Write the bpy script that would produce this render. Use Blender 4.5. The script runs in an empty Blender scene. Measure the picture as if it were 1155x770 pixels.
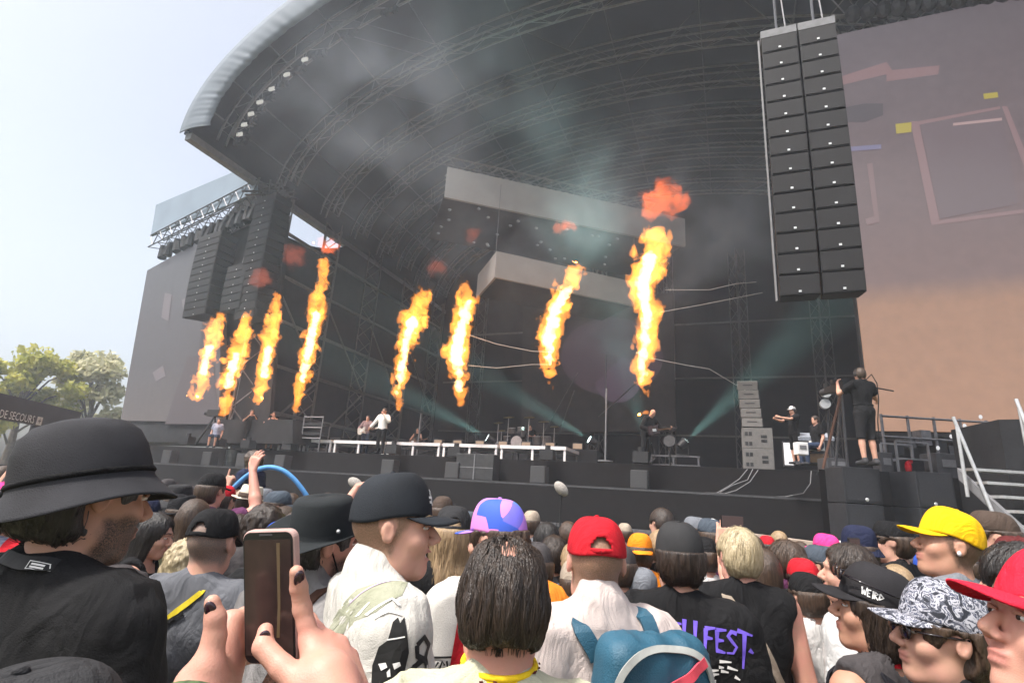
import bpy, bmesh, math, random
import numpy as np
from mathutils import Vector, Matrix
from mathutils.bvhtree import BVHTree

S = bpy.context.scene
COL = S.collection
R = math.radians
random.seed(7)

# ------------------------------------------------------------------ camera, sky, sun, exposure
EXPO = 1.0
H = 1.78
FP = 620.0                                   # focal length in pixels of a 1155 px wide picture
ROLL = math.atan(0.065)
PITCH = math.atan(175.0 * math.cos(ROLL) / FP)
Fv = np.array([0, math.cos(PITCH), math.sin(PITCH)])
U0 = np.array([0, -math.sin(PITCH), math.cos(PITCH)])
R0 = np.array([1.0, 0, 0])
Rv = R0 * math.cos(ROLL) + U0 * math.sin(ROLL)
Uv = -R0 * math.sin(ROLL) + U0 * math.cos(ROLL)
CAM = np.array([0, 0, H])

cam = bpy.data.cameras.new('camera')
cam.sensor_width = 36.0
cam.lens = 36.0 * FP / 1155.0
cam.clip_start = 0.05
cam.clip_end = 2000
cam_o = bpy.data.objects.new('camera', cam)
COL.objects.link(cam_o)
cam_o.matrix_world = Matrix(((Rv[0], Uv[0], -Fv[0], 0), (Rv[1], Uv[1], -Fv[1], 0), (Rv[2], Uv[2], -Fv[2], H), (0, 0, 0, 1)))
S.camera = cam_o

SUN_EL, SUN_AZ = 60.0, -125.0                 # azimuth measured from +Y towards +X
w = bpy.data.worlds.new('World'); S.world = w; w.use_nodes = True
nt = w.node_tree
sky = nt.nodes.new('ShaderNodeTexSky'); sky.sky_type = 'NISHITA'; sky.sun_disc = False
sky.sun_elevation = R(SUN_EL); sky.sun_rotation = R(SUN_AZ)
sky.air_density = 1.0; sky.dust_density = 5.0; sky.ozone_density = 1.0
hs_ = nt.nodes.new('ShaderNodeHueSaturation'); hs_.inputs['Saturation'].default_value = .5
nt.links.new(sky.outputs[0], hs_.inputs['Color']); nt.links.new(hs_.outputs[0], nt.nodes['Background'].inputs[0])
nt.nodes['Background'].inputs[1].default_value = 0.14

sun = bpy.data.lights.new('sun', 'SUN'); sun.energy = 2.7; sun.angle = R(6.0); sun.color = (1, .95, .88)
sun_o = bpy.data.objects.new('sun', sun); COL.objects.link(sun_o)
sd = Vector((math.sin(R(SUN_AZ)) * math.cos(R(SUN_EL)), math.cos(R(SUN_AZ)) * math.cos(R(SUN_EL)), math.sin(R(SUN_EL))))
sun_o.rotation_euler = sd.to_track_quat('Z', 'Y').to_euler()
sun_o.location = (0, 0, 60)

S.view_settings.view_transform = 'Standard'; S.view_settings.look = 'None'
S.view_settings.exposure = EXPO; S.view_settings.gamma = 1; S.view_settings.use_curve_mapping = False
S.render.engine = 'CYCLES'
cy = S.cycles
cy.use_denoising = True; cy.max_bounces = 6; cy.diffuse_bounces = 3; cy.glossy_bounces = 2
cy.transmission_bounces = 4; cy.volume_bounces = 1; cy.transparent_max_bounces = 8
cy.caustics_reflective = False; cy.caustics_refractive = False; cy.sample_clamp_indirect = 4
LIT = 1.0 / 2 ** EXPO                        # what a lit screen must emit to read as its colour

# ------------------------------------------------------------------ picture geometry -> world
def ray(x, y): return Fv + Rv * (x - 577.5) / FP - Uv * (y - 385) / FP
def pd(x, y, d): return CAM + ray(x, y) * d
def pz(x, y, z):
    r = ray(x, y); return CAM + r * ((z - H) / r[2])
def pp(x, y, P, n):
    r = ray(x, y); return CAM + r * (np.dot(np.asarray(P) - CAM, n) / np.dot(r, n))
# stage frame: a along the front (to the right), b into the stage, z up
ANG = R(22)
su = np.array([math.cos(ANG), -math.sin(ANG), 0]); sv = np.array([math.sin(ANG), math.cos(ANG), 0])
SO = np.array([9.98, 16.67, 0.0])
UP = np.array([0, 0, 1.0])
def Sg(a, b, z): return SO + su * a + sv * b + UP * z
def toS(P): q = np.asarray(P) - SO; return float(q @ su), float(q @ sv), float(P[2])

# ------------------------------------------------------------------ materials
def srgb(r, g, b):
    f = lambda c: (c / 255 / 12.92) if c / 255 <= .04045 else ((c / 255 + .055) / 1.055) ** 2.4
    return (f(r), f(g), f(b))
_M = {}
def mat(name, col, rough=.8, var=.18, scale=8.0, bump=0.0, bscale=200.0, metal=0.0, stretch=None, spec=.3, coords='Object', var2=None):
    if name in _M: return _M[name]
    m = bpy.data.materials.new(name); m.use_nodes = True; n = m.node_tree; L = n.links
    b = n.nodes['Principled BSDF']; b.inputs['Roughness'].default_value = rough; b.inputs['Metallic'].default_value = metal
    b.inputs['Specular IOR Level'].default_value = spec
    tc = n.nodes.new('ShaderNodeTexCoord'); src = tc.outputs[coords]
    if stretch:
        mp = n.nodes.new('ShaderNodeMapping'); mp.inputs['Scale'].default_value = stretch; L.new(src, mp.inputs[0]); src = mp.outputs[0]
    nz = n.nodes.new('ShaderNodeTexNoise'); nz.inputs['Scale'].default_value = scale; nz.inputs['Detail'].default_value = 5; L.new(src, nz.inputs[0])
    cr = n.nodes.new('ShaderNodeValToRGB')
    c2 = var2 if var2 else tuple(min(1, c * (1 + var)) for c in col)
    c1 = col if var2 else tuple(c * (1 - var) for c in col)
    cr.color_ramp.elements[0].position = .32; cr.color_ramp.elements[1].position = .68
    cr.color_ramp.elements[0].color = (*c1, 1); cr.color_ramp.elements[1].color = (*c2, 1)
    L.new(nz.outputs['Fac'], cr.inputs[0]); L.new(cr.outputs[0], b.inputs['Base Color'])
    if bump:
        n2 = n.nodes.new('ShaderNodeTexNoise'); n2.inputs['Scale'].default_value = bscale; n2.inputs['Detail'].default_value = 3; L.new(src, n2.inputs[0])
        bp = n.nodes.new('ShaderNodeBump'); bp.inputs['Strength'].default_value = bump; bp.inputs['Distance'].default_value = .01
        L.new(n2.outputs['Fac'], bp.inputs['Height']); L.new(bp.outputs[0], b.inputs['Normal'])
    _M[name] = m; return m
def cloth(name, col, var=.16):
    if 'cloth_' + name in _M: return _M['cloth_' + name]
    m = mat('cloth_' + name, col, .85, var, 14, .35, 380, spec=.15); n = m.node_tree; L = n.links; tc = [q for q in n.nodes if q.type == 'TEX_COORD'][0]; wv = [q for q in n.nodes if q.type == 'BUMP'][0]
    mp = n.nodes.new('ShaderNodeMapping'); mp.inputs['Scale'].default_value = (1, 1, .6); L.new(tc.outputs['Object'], mp.inputs[0])
    nz = n.nodes.new('ShaderNodeTexNoise'); nz.inputs['Scale'].default_value = 9; nz.inputs['Detail'].default_value = 3; nz.inputs['Distortion'].default_value = 1.2; L.new(mp.outputs[0], nz.inputs[0])
    ab = n.nodes.new('ShaderNodeMath'); ab.operation = 'PINGPONG'; ab.inputs[1].default_value = .14; L.new(nz.outputs['Fac'], ab.inputs[0])
    b2 = n.nodes.new('ShaderNodeBump'); b2.inputs['Strength'].default_value = .32; b2.inputs['Distance'].default_value = .10; L.new(ab.outputs[0], b2.inputs['Height']); L.new(b2.outputs[0], wv.inputs['Normal'])
    return m
def glow(name, col, k=1.0):
    if name in _M: return _M[name]
    m = bpy.data.materials.new(name); m.use_nodes = True; n = m.node_tree
    b = n.nodes['Principled BSDF']; b.inputs['Base Color'].default_value = (.02, .02, .02, 1); b.inputs['Roughness'].default_value = .6
    b.inputs['Emission Color'].default_value = (*col, 1); b.inputs['Emission Strength'].default_value = k
    _M[name] = m; return m
BLK = mat('black_drape', (.016, .016, .018), .9, .3, 2.0, .4, 12)
BLKP = mat('black_plastic', (.022, .022, .024), .55, .15, 20)
DGREY = mat('dark_grey_paint', (.06, .06, .065), .6, .2, 6)
GREY = mat('grey_paint', (.17, .17, .18), .55, .15, 6)
ALU = mat('aluminium', (.55, .55, .56), .4, .12, 12, metal=.6)
STEEL = mat('truss_steel', (.12, .12, .13), .5, .2, 12, metal=.4)
WHITE = mat('white_paint', (.75, .73, .73), .6, .08, 8)

# ------------------------------------------------------------------ mesh helpers
def mesh(name, V, F, mats, fm=None, smooth=False):
    me = bpy.data.meshes.new(name)
    me.from_pydata([tuple(map(float, v)) for v in V] if not isinstance(V, np.ndarray) else V.tolist(), [], F if not isinstance(F, np.ndarray) else F.tolist())
    for m in (mats if isinstance(mats, (list, tuple)) else [mats]): me.materials.append(m)
    if fm is not None: me.polygons.foreach_set('material_index', np.asarray(fm, dtype=np.int32))
    if smooth: me.polygons.foreach_set('use_smooth', np.ones(len(me.polygons), bool))
    me.update(); return me
def tag(o, label=None, cat=None, group=None, kind=None):
    if label: o['label'] = label
    if cat: o['category'] = cat
    if group: o['group'] = group
    if kind: o['kind'] = kind
    return o
def empty(name, loc, label=None, cat=None, group=None, rz=0.0):
    o = bpy.data.objects.new(name, None); COL.objects.link(o); o.location = tuple(loc); o.rotation_euler = (0, 0, rz)
    o.empty_display_size = .1
    return tag(o, label, cat, group)
class MB:
    def __init__(s): s.V = []; s.F = []; s.m = []; s.mi = 0
    def add(s, V, F):
        n = len(s.V); s.V += [tuple(map(float, v)) for v in V]; s.F += [tuple(i + n for i in f) for f in F]; s.m += [s.mi] * len(F); return s
    def hexa(s, P):                           # 8 corners: bottom 4 ccw, top 4 ccw
        return s.add(P, [(0, 3, 2, 1), (4, 5, 6, 7), (0, 1, 5, 4), (1, 2, 6, 5), (2, 3, 7, 6), (3, 0, 4, 7)])
    def boxS(s, a0, a1, b0, b1, z0, z1):      # a box square to the stage
        return s.hexa([Sg(a0, b0, z0), Sg(a1, b0, z0), Sg(a1, b1, z0), Sg(a0, b1, z0), Sg(a0, b0, z1), Sg(a1, b0, z1), Sg(a1, b1, z1), Sg(a0, b1, z1)])
    def box(s, c, ex, ey, ez, X=(1, 0, 0), Y=(0, 1, 0), Z=(0, 0, 1)):
        c = np.asarray(c, float); X = np.asarray(X, float) * ex / 2; Y = np.asarray(Y, float) * ey / 2; Z = np.asarray(Z, float) * ez / 2
        return s.hexa([c - X - Y - Z, c + X - Y - Z, c + X + Y - Z, c - X + Y - Z, c - X - Y + Z, c + X - Y + Z, c + X + Y + Z, c - X + Y + Z])
    def tube(s, pts, r, n=6, cap=True):
        pts = [np.asarray(p, float) for p in pts]; k = len(pts)
        rr = r if isinstance(r, (list, tuple, np.ndarray)) else [r] * k
        V = []; up = None
        for i, p in enumerate(pts):
            d = pts[min(i + 1, k - 1)] - pts[max(i - 1, 0)]; d = d / (np.linalg.norm(d) + 1e-9)
            if up is None:
                up = np.array([0, 0, 1.0]) if abs(d[2]) < .9 else np.array([1.0, 0, 0])
            x = np.cross(d, up); x /= np.linalg.norm(x) + 1e-9; y = np.cross(x, d); up = y
            for j in range(n):
                t = 2 * math.pi * j / n; V.append(p + (x * math.cos(t) + y * math.sin(t)) * rr[i])
        Fq = [(i * n + j, i * n + (j + 1) % n, (i + 1) * n + (j + 1) % n, (i + 1) * n + j) for i in range(k - 1) for j in range(n)]
        if cap: Fq += [tuple(range(n))[::-1], tuple((k - 1) * n + j for j in range(n))]
        return s.add(V, Fq)
    def cyl(s, a, b, r, n=12, r2=None): return s.tube([a, b], [r, r if r2 is None else r2], n)
    def ell(s, c, rx, ry, rz, nu=12, nv=8, X=(1, 0, 0), Y=(0, 1, 0), Z=(0, 0, 1)):
        c = np.asarray(c, float); X, Y, Z = map(lambda q: np.asarray(q, float), (X, Y, Z)); V = []
        for i in range(nv + 1):
            f = math.pi * i / nv
            for j in range(nu):
                t = 2 * math.pi * j / nu
                V.append(c + X * rx * math.sin(f) * math.cos(t) + Y * ry * math.sin(f) * math.sin(t) + Z * rz * math.cos(f))
        return s.add(V, [(i * nu + j, (i + 1) * nu + j, (i + 1) * nu + (j + 1) % nu, i * nu + (j + 1) % nu) for i in range(nv) for j in range(nu)])
    def prism(s, poly, off):                  # closed outline pushed by the vector off
        poly = [np.asarray(p, float) for p in poly]; off = np.asarray(off, float); n = len(poly)
        return s.add(poly + [p + off for p in poly], [tuple(range(n))[::-1], tuple(range(n, 2 * n))] + [(i, (i + 1) % n, n + (i + 1) % n, n + i) for i in range(n)])
    def truss(s, p, q, w, r=.025, seg=None, up=(0, 0, 1), n=4, four=True):
        p = np.asarray(p, float); q = np.asarray(q, float); d = q - p; L = np.linalg.norm(d); d /= L
        u = np.asarray(up, float); x = np.cross(d, u)
        if np.linalg.norm(x) < .1: x = np.cross(d, np.array([1.0, .3, 0]))
        x /= np.linalg.norm(x); y = np.cross(x, d); seg = seg or max(2, int(L / w))
        cs = [x + y, -x + y, -x - y, x - y] if four else [x * 1.0 + y * -.6, -x - y * .6, y * .8]
        cs = [c * w / 2 for c in cs]
        for c in cs: s.tube([p + c, q + c], r, n)
        for i in range(seg):
            a = p + d * L * i / seg; b = p + d * L * (i + 1) / seg
            for k in range(len(cs)):
                c0, c1 = cs[k], cs[(k + 1) % len(cs)]
                s.tube([a + (c0 if i % 2 else c1), b + (c1 if i % 2 else c0)], r * .6, n, False)
        return s
    def build(s, name, mats, parent=None, smooth=False, label=None, cat=None, group=None, kind=None, bevel=0.0, local=False):
        V = np.array(s.V, float)
        if parent is not None:
            loc = np.zeros(3)
            if not local:
                q = parent
                while q is not None: loc = loc + np.array(q.location); q = q.parent
        else:
            mn, mx = V.min(0), V.max(0); loc = np.array([(mn[0] + mx[0]) / 2, (mn[1] + mx[1]) / 2, mn[2]])
        me = mesh(name, V - loc, s.F, mats, s.m, smooth)
        o = bpy.data.objects.new(name, me); COL.objects.link(o)
        if parent is None: o.location = tuple(loc)
        else: o.parent = parent
        if bevel:
            bv = o.modifiers.new('bevel', 'BEVEL'); bv.width = bevel; bv.segments = 2; bv.limit_method = 'ANGLE'
        return tag(o, label, cat, group, kind)
def vnoise(P, f, seed=0):                     # value noise in [-1, 1]
    p = np.asarray(P) * f + 100.3; i = np.floor(p).astype(np.int64); t = p - i; t = t * t * (3 - 2 * t)
    def hsh(a, b, c):
        h = (a * 73856093) ^ (b * 19349663) ^ (c * 83492791) ^ (seed * 2654435); h = (h ^ (h >> 13)) * 1274126177
        return ((h & 0xFFFF) / 32767.5) - 1
    r = 0
    for dx in (0, 1):
        for dy in (0, 1):
            for dz in (0, 1):
                wgt = (t[..., 0] if dx else 1 - t[..., 0]) * (t[..., 1] if dy else 1 - t[..., 1]) * (t[..., 2] if dz else 1 - t[..., 2])
                r = r + wgt * hsh(i[..., 0] + dx, i[..., 1] + dy, i[..., 2] + dz)
    return r
# ================================================================== GROUND
MB().add([(-400, -200, 0), (400, -200, 0), (400, 600, 0), (-400, 600, 0)], [(0, 1, 2, 3)]).build('ground', mat('trodden_grass', (.12, .105, .06), .95, .3, .6, .5, 30, var2=(.07, .085, .03)), kind='structure')

# ================================================================== STAGE
AC, AHW, ASP, AH = -8.0, 18.2, 17.3, 8.5      # vault: centre, half width, springing height, rise
B0, B1 = -4.2, 22.0
def arc(t, db, off=0.0):                      # t from 0 (left eave) to 1 (right eave)
    th = math.pi * t
    return Sg(AC - (AHW + off) * math.cos(th), db, ASP + (AH + off) * math.sin(th))
stage = empty('festival_stage', Sg(-12, 0, 0), 'huge open air festival stage in black drape under an arched dark roof', 'stage')
DECKM = mat('stage_deck_ply', (.03, .03, .032), .7, .2, 3)
MB().boxS(-29, 0, 0, 22, 2.95, 3.1).build('deck', DECKM, stage)
SKM = mat('stage_skirt', (.006, .005, .0055), .95, .25, 3, .3, 60)
MB().boxS(-31, .0, -.006, .04, 0, 3.097).build('front_skirt', SKM, stage)
m = MB(); m.boxS(-33, .2, -.85, -.02, 2.2, 2.28); m.build('front_shelf', DECKM, stage)
m = MB(); m.boxS(-33, .2, -.86, -.82, 0, 2.197); m.build('shelf_skirt', SKM, stage)
m = MB()
m.boxS(-33, .2, -.868, -.862, 2.215, 2.26); m.build('edge_trim', DGREY, stage)
# roof shell
N = 72
V = []; Fq = []
for i in range(N + 1):
    for (b, off) in ((B0, 0), (B1, 0), (B1, .3), (B0, .3)): V.append(arc(i / N, b, off))
for i in range(N):
    for k in range(4): Fq.append((i * 4 + k, i * 4 + (k + 1) % 4, i * 4 + 4 + (k + 1) % 4, i * 4 + 4 + k))
Fq += [(0, 1, 2, 3), tuple(N * 4 + k for k in (3, 2, 1, 0))]
ROOFM = mat('roof_tarp_underside', (.012, .015, .021), .8, .25, .5, .1, 5)
MB().add(V, Fq).build('roof', ROOFM, stage, smooth=False)
# valance along the front edge
V = []; Fq = []; N2 = 400
for i in range(N2 + 1):
    t = i / N2; fold = .018 * math.sin(i * .61 + 2 * math.sin(i * .21)) * math.sin(i * .113 + 1) + .010 * math.sin(i * 1.3 + 3 * math.sin(i * .037))
    for k in range(5):
        q = k / 4; V.append(arc(t, B0 - .14 - .38 * math.sin(q * 3.14) * .3 - .5 * q * q * 0 + fold * q, .42 - 1.95 * q + .02 * q * math.sin(i * .31)))
for i in range(N2):
    for k in range(4): Fq.append((i * 5 + k, i * 5 + k + 1, i * 5 + 6 + k, i * 5 + 5 + k))
VALM = mat('valance_tarp', (.135, .16, .19), .7, .12, .7, .1, 6)
vo = MB().add(V, Fq).build('valance', VALM, stage, smooth=True)
sm = vo.modifiers.new('thickness', 'SOLIDIFY'); sm.thickness = .03
# arched roof trusses
TRM = mat('truss_alloy', (.20, .20, .21), .5, .15, 9, metal=.3)
for bi, b in enumerate((-2.6, 1.4, 5.0, 8.0, 11.0, 13.6, 16.2, 19.4)):
    m = MB(); n = 44; dz = 1.0
    ch = [[arc(.02 + .96 * i / n, b + s * .25, -.14 - (0 if k == 0 else dz)) for i in range(n + 1)] for k in (0, 1) for s in (-1, 1)]
    for c in ch: m.tube(c, .062, 5)
    for i in range(n):
        for (p, q) in ((0, 2), (1, 3), (2, 3)):
            m.tube([ch[p][i], ch[q][i + 1]] if i % 2 else [ch[p][i + 1], ch[q][i]], .016, 3, False)
    m.build('roof_truss', TRM, stage)
m = MB()
for t in (.06, .12, .19, .26, .34, .42, .5, .58, .66, .75, .85):
    m.tube([arc(t, B0 + .3, -.1), arc(t, B1 - .1, -.1)], .04, 5)
random.seed(3)
for i in range(26):
    t = random.uniform(.06, .8); b = random.uniform(-3, 17)
    m.tube([arc(t, b, -.5), arc(t + random.choice((-.07, .07)), b + 3.4, -1.1)], .03, 4)
m.build('roof_purlins', STEEL, stage)
for k, t in enumerate((.035, .058, .083, .11, .14, .172, .205)):
    P = arc(t, -2.6, -1.2); m = MB(); m.box(P, .34, .1, .16, su, sv)
    m.build('roof_lamp', glow('roof_lamp_lens', (1, .97, .88), .55 * LIT), stage)
for k, t in enumerate((.025, .045, .07, .097, .125, .155, .19, .225, .27, .32)):
    P = arc(t, -2.5, -1.3); m = MB(); m.box(P - UP * .02, 1.0, .06, .06, su, sv)
    for q in range(4): m.box(P + su * (q * .22 - .3) + UP * (-.15 + .05 * (q % 2)), .16, .2, .3, su, sv)
    m.build('lamp_cluster', BLKP, stage)
# eave edge, left wall, back wall
m = MB(); m.boxS(-26.35, -25.95, B0, B1, 16.95, 17.28); m.build('eave_beam', GREY, stage)
BACKM = mat('back_drape', (.016, .014, .016), .95, .3, 1.2, .4, 8)
poly = [Sg(AC - AHW * math.cos(math.pi * i / 40) * .995, 21.5, max(3.1, ASP + AH * math.sin(math.pi * i / 40) - .05)) for i in range(41)]
poly = [Sg(-26.1, 21.5, 3.1)] + poly + [Sg(10.1, 21.5, 3.1)]
MB().prism(poly, sv * .15).build('back_drape', BACKM, stage)
m = MB(); m.prism([Sg(-26.1, 1.6, 3.1), Sg(-26.1, 7.5, 3.1)] + [Sg(-26.1, 1.6 + 5.9 * q, 15.15 + 1.8 * q ** 2.2) for q in np.linspace(1, 0, 12)], su * .15); m.boxS(-26.1, -25.95, 7.5, 21.4, 3.1, 16.95); m.build('side_drape', mat('side_mesh', (.018, .017, .02), .95, .25, 2), stage)
m = MB(); m.boxS(9.9, 10.05, 1.6, 21.4, 0, 16.6); m.build('far_side_drape', BLK, stage)
FRM = mat('side_frame_steel', (.14, .13, .13), .6, .15, 7, metal=.2)
m = MB()
for b in (1.2, 5.4, 9.8, 14.4, 19): m.truss(Sg(-25.3, b, 3.1), Sg(-25.3, b, 17.2), .9, .05, 14)
m.build('side_tower', FRM, stage)
m = MB()
for z in (5.2, 7.6, 10.0, 12.4, 14.8):
    m.boxS(-25.02, -24.94, 1.2, 19, z - .09, z + .09)
for i, b in enumerate((1.2, 5.4, 9.8, 14.4)):
    m.tube([Sg(-24.9, b, 3.3), Sg(-24.9, b + 4.4, 7.4)], .06, 5); m.tube([Sg(-24.9, b + 4.4, 7.6), Sg(-24.9, b, 12)], .06, 5)
m.build('side_brace', FRM, stage)
m = MB()
for a in (-22, -17, -12, -7, -2, 3): m.truss(Sg(a, 20.6, 3.1), Sg(a, 20.6, 20 if a > -20 else 18), .8, .045, 16)
for z in (6.5, 10.5, 14.5): m.boxS(-25, 9, 20.5, 20.58, z, z + .12)
m.build('back_tower', FRM, stage)

# ================================================================== LEFT WING
ZW = 19.0
WA = pz(175, 232, ZW); WB = pz(285, 185, ZW); wd = (WB - WA); wd[2] = 0; wd /= np.linalg.norm(wd); wn = np.array([-wd[1], wd[0], 0])   # wn points away from the camera
if wn @ Fv < 0: wn = -wn
def wp(x, y, back=0.0): return pp(x, y, WA + wn * back, wn)
print('wing', toS(WA), toS(WB), 'depths', (WA - CAM) @ Fv, (WB - CAM) @ Fv)
wing = empty('side_screen', WA * [1, 1, 0] + np.array([0, 0, 0]), 'tall dim video screen on the far left wing of the stage', 'screen')
scr = [wp(136, 474), wp(247, 476), wp(250, 258), wp(166, 305)]
MB().prism([p + wn * .06 for p in scr], wn * .3).build('frame', DGREY, wing)
m = MB().prism(scr, wn * .05)
def screen_mat(name, stops, wob=.12, k=1.0, nscale=.5):
    mm = bpy.data.materials.new(name); mm.use_nodes = True; n = mm.node_tree; L = n.links; b = n.nodes['Principled BSDF']
    tc = n.nodes.new('ShaderNodeTexCoord'); sp = n.nodes.new('ShaderNodeSeparateXYZ'); L.new(tc.outputs['Generated'], sp.inputs[0])
    nz = n.nodes.new('ShaderNodeTexNoise'); nz.inputs['Scale'].default_value = nscale * 4; nz.inputs['Detail'].default_value = 6; L.new(tc.outputs['Object'], nz.inputs[0])
    ad = n.nodes.new('ShaderNodeMath'); ad.operation = 'MULTIPLY_ADD'; ad.inputs[1].default_value = wob; ad.inputs[2].default_value = -wob / 2; L.new(nz.outputs['Fac'], ad.inputs[0])
    a2 = n.nodes.new('ShaderNodeMath'); L.new(ad.outputs[0], a2.inputs[0]); L.new(sp.outputs[2], a2.inputs[1])
    cr = n.nodes.new('ShaderNodeValToRGB'); e = cr.color_ramp.elements
    while len(e) < len(stops): e.new(.5)
    for i, (p, c) in enumerate(stops): e[i].position = p; e[i].color = (*c, 1)
    L.new(a2.outputs[0], cr.inputs[0])
    n2 = n.nodes.new('ShaderNodeTexNoise'); n2.inputs['Scale'].default_value = 3; n2.inputs['Detail'].default_value = 8; L.new(tc.outputs['Object'], n2.inputs[0])
    mx = n.nodes.new('ShaderNodeMix'); mx.data_type = 'RGBA'; mx.blend_type = 'MULTIPLY'; mx.inputs['Factor'].default_value = .35
    L.new(cr.outputs[0], mx.inputs['A']); L.new(n2.outputs['Fac'], mx.inputs['B'])
    b.inputs['Base Color'].default_value = (.03, .03, .032, 1); b.inputs['Roughness'].default_value = .6
    L.new(mx.outputs['Result'], b.inputs['Emission Color']); b.inputs['Emission Strength'].default_value = k
    return mm
m.build('display', screen_mat('side_picture', [(0, srgb(122, 108, 104)), (.3, srgb(96, 90, 94)), (1, srgb(104, 104, 112))], k=LIT * .72), wing)
for poly in ([(186, 330), (194, 332), (190, 362), (182, 358)], [(205, 338), (224, 330), (224, 350), (208, 360)], [(172, 420), (184, 412), (187, 424), (176, 430)]):
    m = MB(); m.prism([wp(x, y, -.02) for x, y in poly], -wn * .004)
    m.build('picture_highlight', glow('side_picture_pink', srgb(122, 112, 116), LIT), wing)
m = MB().prism([wp(186, 478, -.03), wp(247, 478, -.03), wp(240, 400, -.03), wp(212, 402, -.03)], -wn * .004)
m.build('picture_shadow', glow('side_picture_dark', srgb(82, 70, 74), LIT), wing)
bn = MB().prism([wp(170, 266, -.5), wp(289, 218, -.5), wp(287, 184, -.5), wp(176, 231, -.5)], wn * .12)
bn.build('header_banner', mat('banner_blue_grey', (.20, .25, .31), .7, .08, .6), label='plain blue grey banner across the top of the left wing', cat='banner')
base = MB().prism([wp(130, 498, .1), wp(330, 500, .1), wp(330, 473, .1), wp(131, 473, .1)], wn * 2)
base.build('wing_platform', BLK, label='black draped platform under the left wing screen', cat='platform')
# black backing of the wing with its rigging
MB().prism([wp(245, 478, .9), wp(303, 478, .9), wp(326, 212, .9), wp(292, 200, .9), (wp(250, 250, .9))], wn * .2).build('wing_backdrop', mat('wing_drape', (.015, .015, .017), .9, .3, 2), label='black drape behind the hanging speakers of the left wing', cat='drape')
# lighting truss along the wing
tr = empty('lighting_truss', wp(240, 240), 'long lighting truss with hanging lamps above the left wing screen', 'truss')
m = MB(); m.truss(wp(176, 275, -.2), wp(300, 212, -.2), .8, .05, 20); m.truss(wp(190, 287, .6), wp(305, 232, .6), .6, .04, 16); m.build('truss_frame', STEEL, tr)
for i in range(14):
    t = (i + .3) / 14; P = wp(182 + 112 * t, 281 - 50 * t, -.1); m = MB()
    tilt = wd * random.uniform(-.4, .4) - UP
    m.box(P, .3, .3, .3, wd, wn); m.tube([P, P + tilt * .7], [.2, .26], 8)
    m.build('moving_head', BLKP, tr)
m = MB()
for i in range(30):
    t = random.random(); P = wp(285 + 30 * t + random.uniform(-10, 10), 200 + 20 * t, random.uniform(-.5, 1.0)); d_ = np.array([random.uniform(-1, 1), random.uniform(-1, 1), random.uniform(-.6, .6)])
    m.tube([P - d_, P + d_], .05, 4)
m.build('corner_rigging', STEEL, tr)

# ================================================================== LINE ARRAYS
CABM = mat('speaker_black', (.012, .011, .012), .6, .2, 10)
GRM = mat('speaker_grille', (.014, .013, .014), .7, .2, 60, .3, 300)
SILV = mat('silver_badge', (.7, .7, .7), .3, .1, 5, metal=.5)
def line_array(top, x, y, n, cw, ch, dp, tilt0, tilt1, label, bumper=True):
    x = np.asarray(x); y = np.asarray(y)                       # x: width direction, y: pointing away from listeners
    root = empty('line_array', top, label, 'speaker array', 'hanging line arrays')
    P = np.array(top, float)
    for i in range(n):
        t = i / max(1, n - 1); a = R(tilt0 + (tilt1 - tilt0) * t); dn = -UP * math.cos(a) + y * math.sin(a); fw = np.cross(x, dn); fw = fw if fw @ y < 0 else -fw
        C0 = P + dn * ch / 2
        c = MB()
        f0 = C0 + fw * dp / 2; bk = C0 - fw * dp / 2; hw = x * cw / 2 * .985; hh = dn * ch / 2 * .965
        c.hexa([f0 - hw + hh, f0 + hw + hh, bk + hw * .9 + hh * .8, bk - hw * .9 + hh * .8, f0 - hw - hh, f0 + hw - hh, bk + hw * .9 - hh * .8, bk - hw * .9 - hh * .8])
        cab = c.build('speaker_cabinet', CABM, root)
        g = MB(); g.box(f0 + fw * .012, cw * .93, .02, ch * .86, x, fw, dn); g.build('grille', GRM, cab)
        bd = MB(); bd.box(f0 + fw * .03 + x * cw * .0 + dn * ch * .30, .05, .014, .04, x, fw, dn); bd.build('badge', SILV, cab)
        P = P + dn * ch
    if bumper:
        m = MB(); m.box(np.array(top) + UP * .12, cw * 1.0, dp, .2, x, y); m.build('rigging_frame', GREY, root)
        m = MB(); m.tube([np.array(top) + UP * .2, np.array(top) + UP * 4.5], .03, 5); m.tube([np.array(top) + UP * .2 + x * .2, np.array(top) + UP * 4.5], .02, 4); m.build('hoist_chain', STEEL, root)
        m = MB(); m.tube([np.array(top) - x * (cw / 2 + .03) + UP * .2, (np.array(top) + P) / 2 - x * (cw / 2 + .03) , P - x * (cw / 2 + .03)], .03, 5); m.build('side_rail', GREY, root)
    return root
T = pd(898, 46, 12.7); Tb = pd(934, 336, 13.0)
hgt = T[2] - pz(934, 336, T[2] - 5)[2] if False else None
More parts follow.
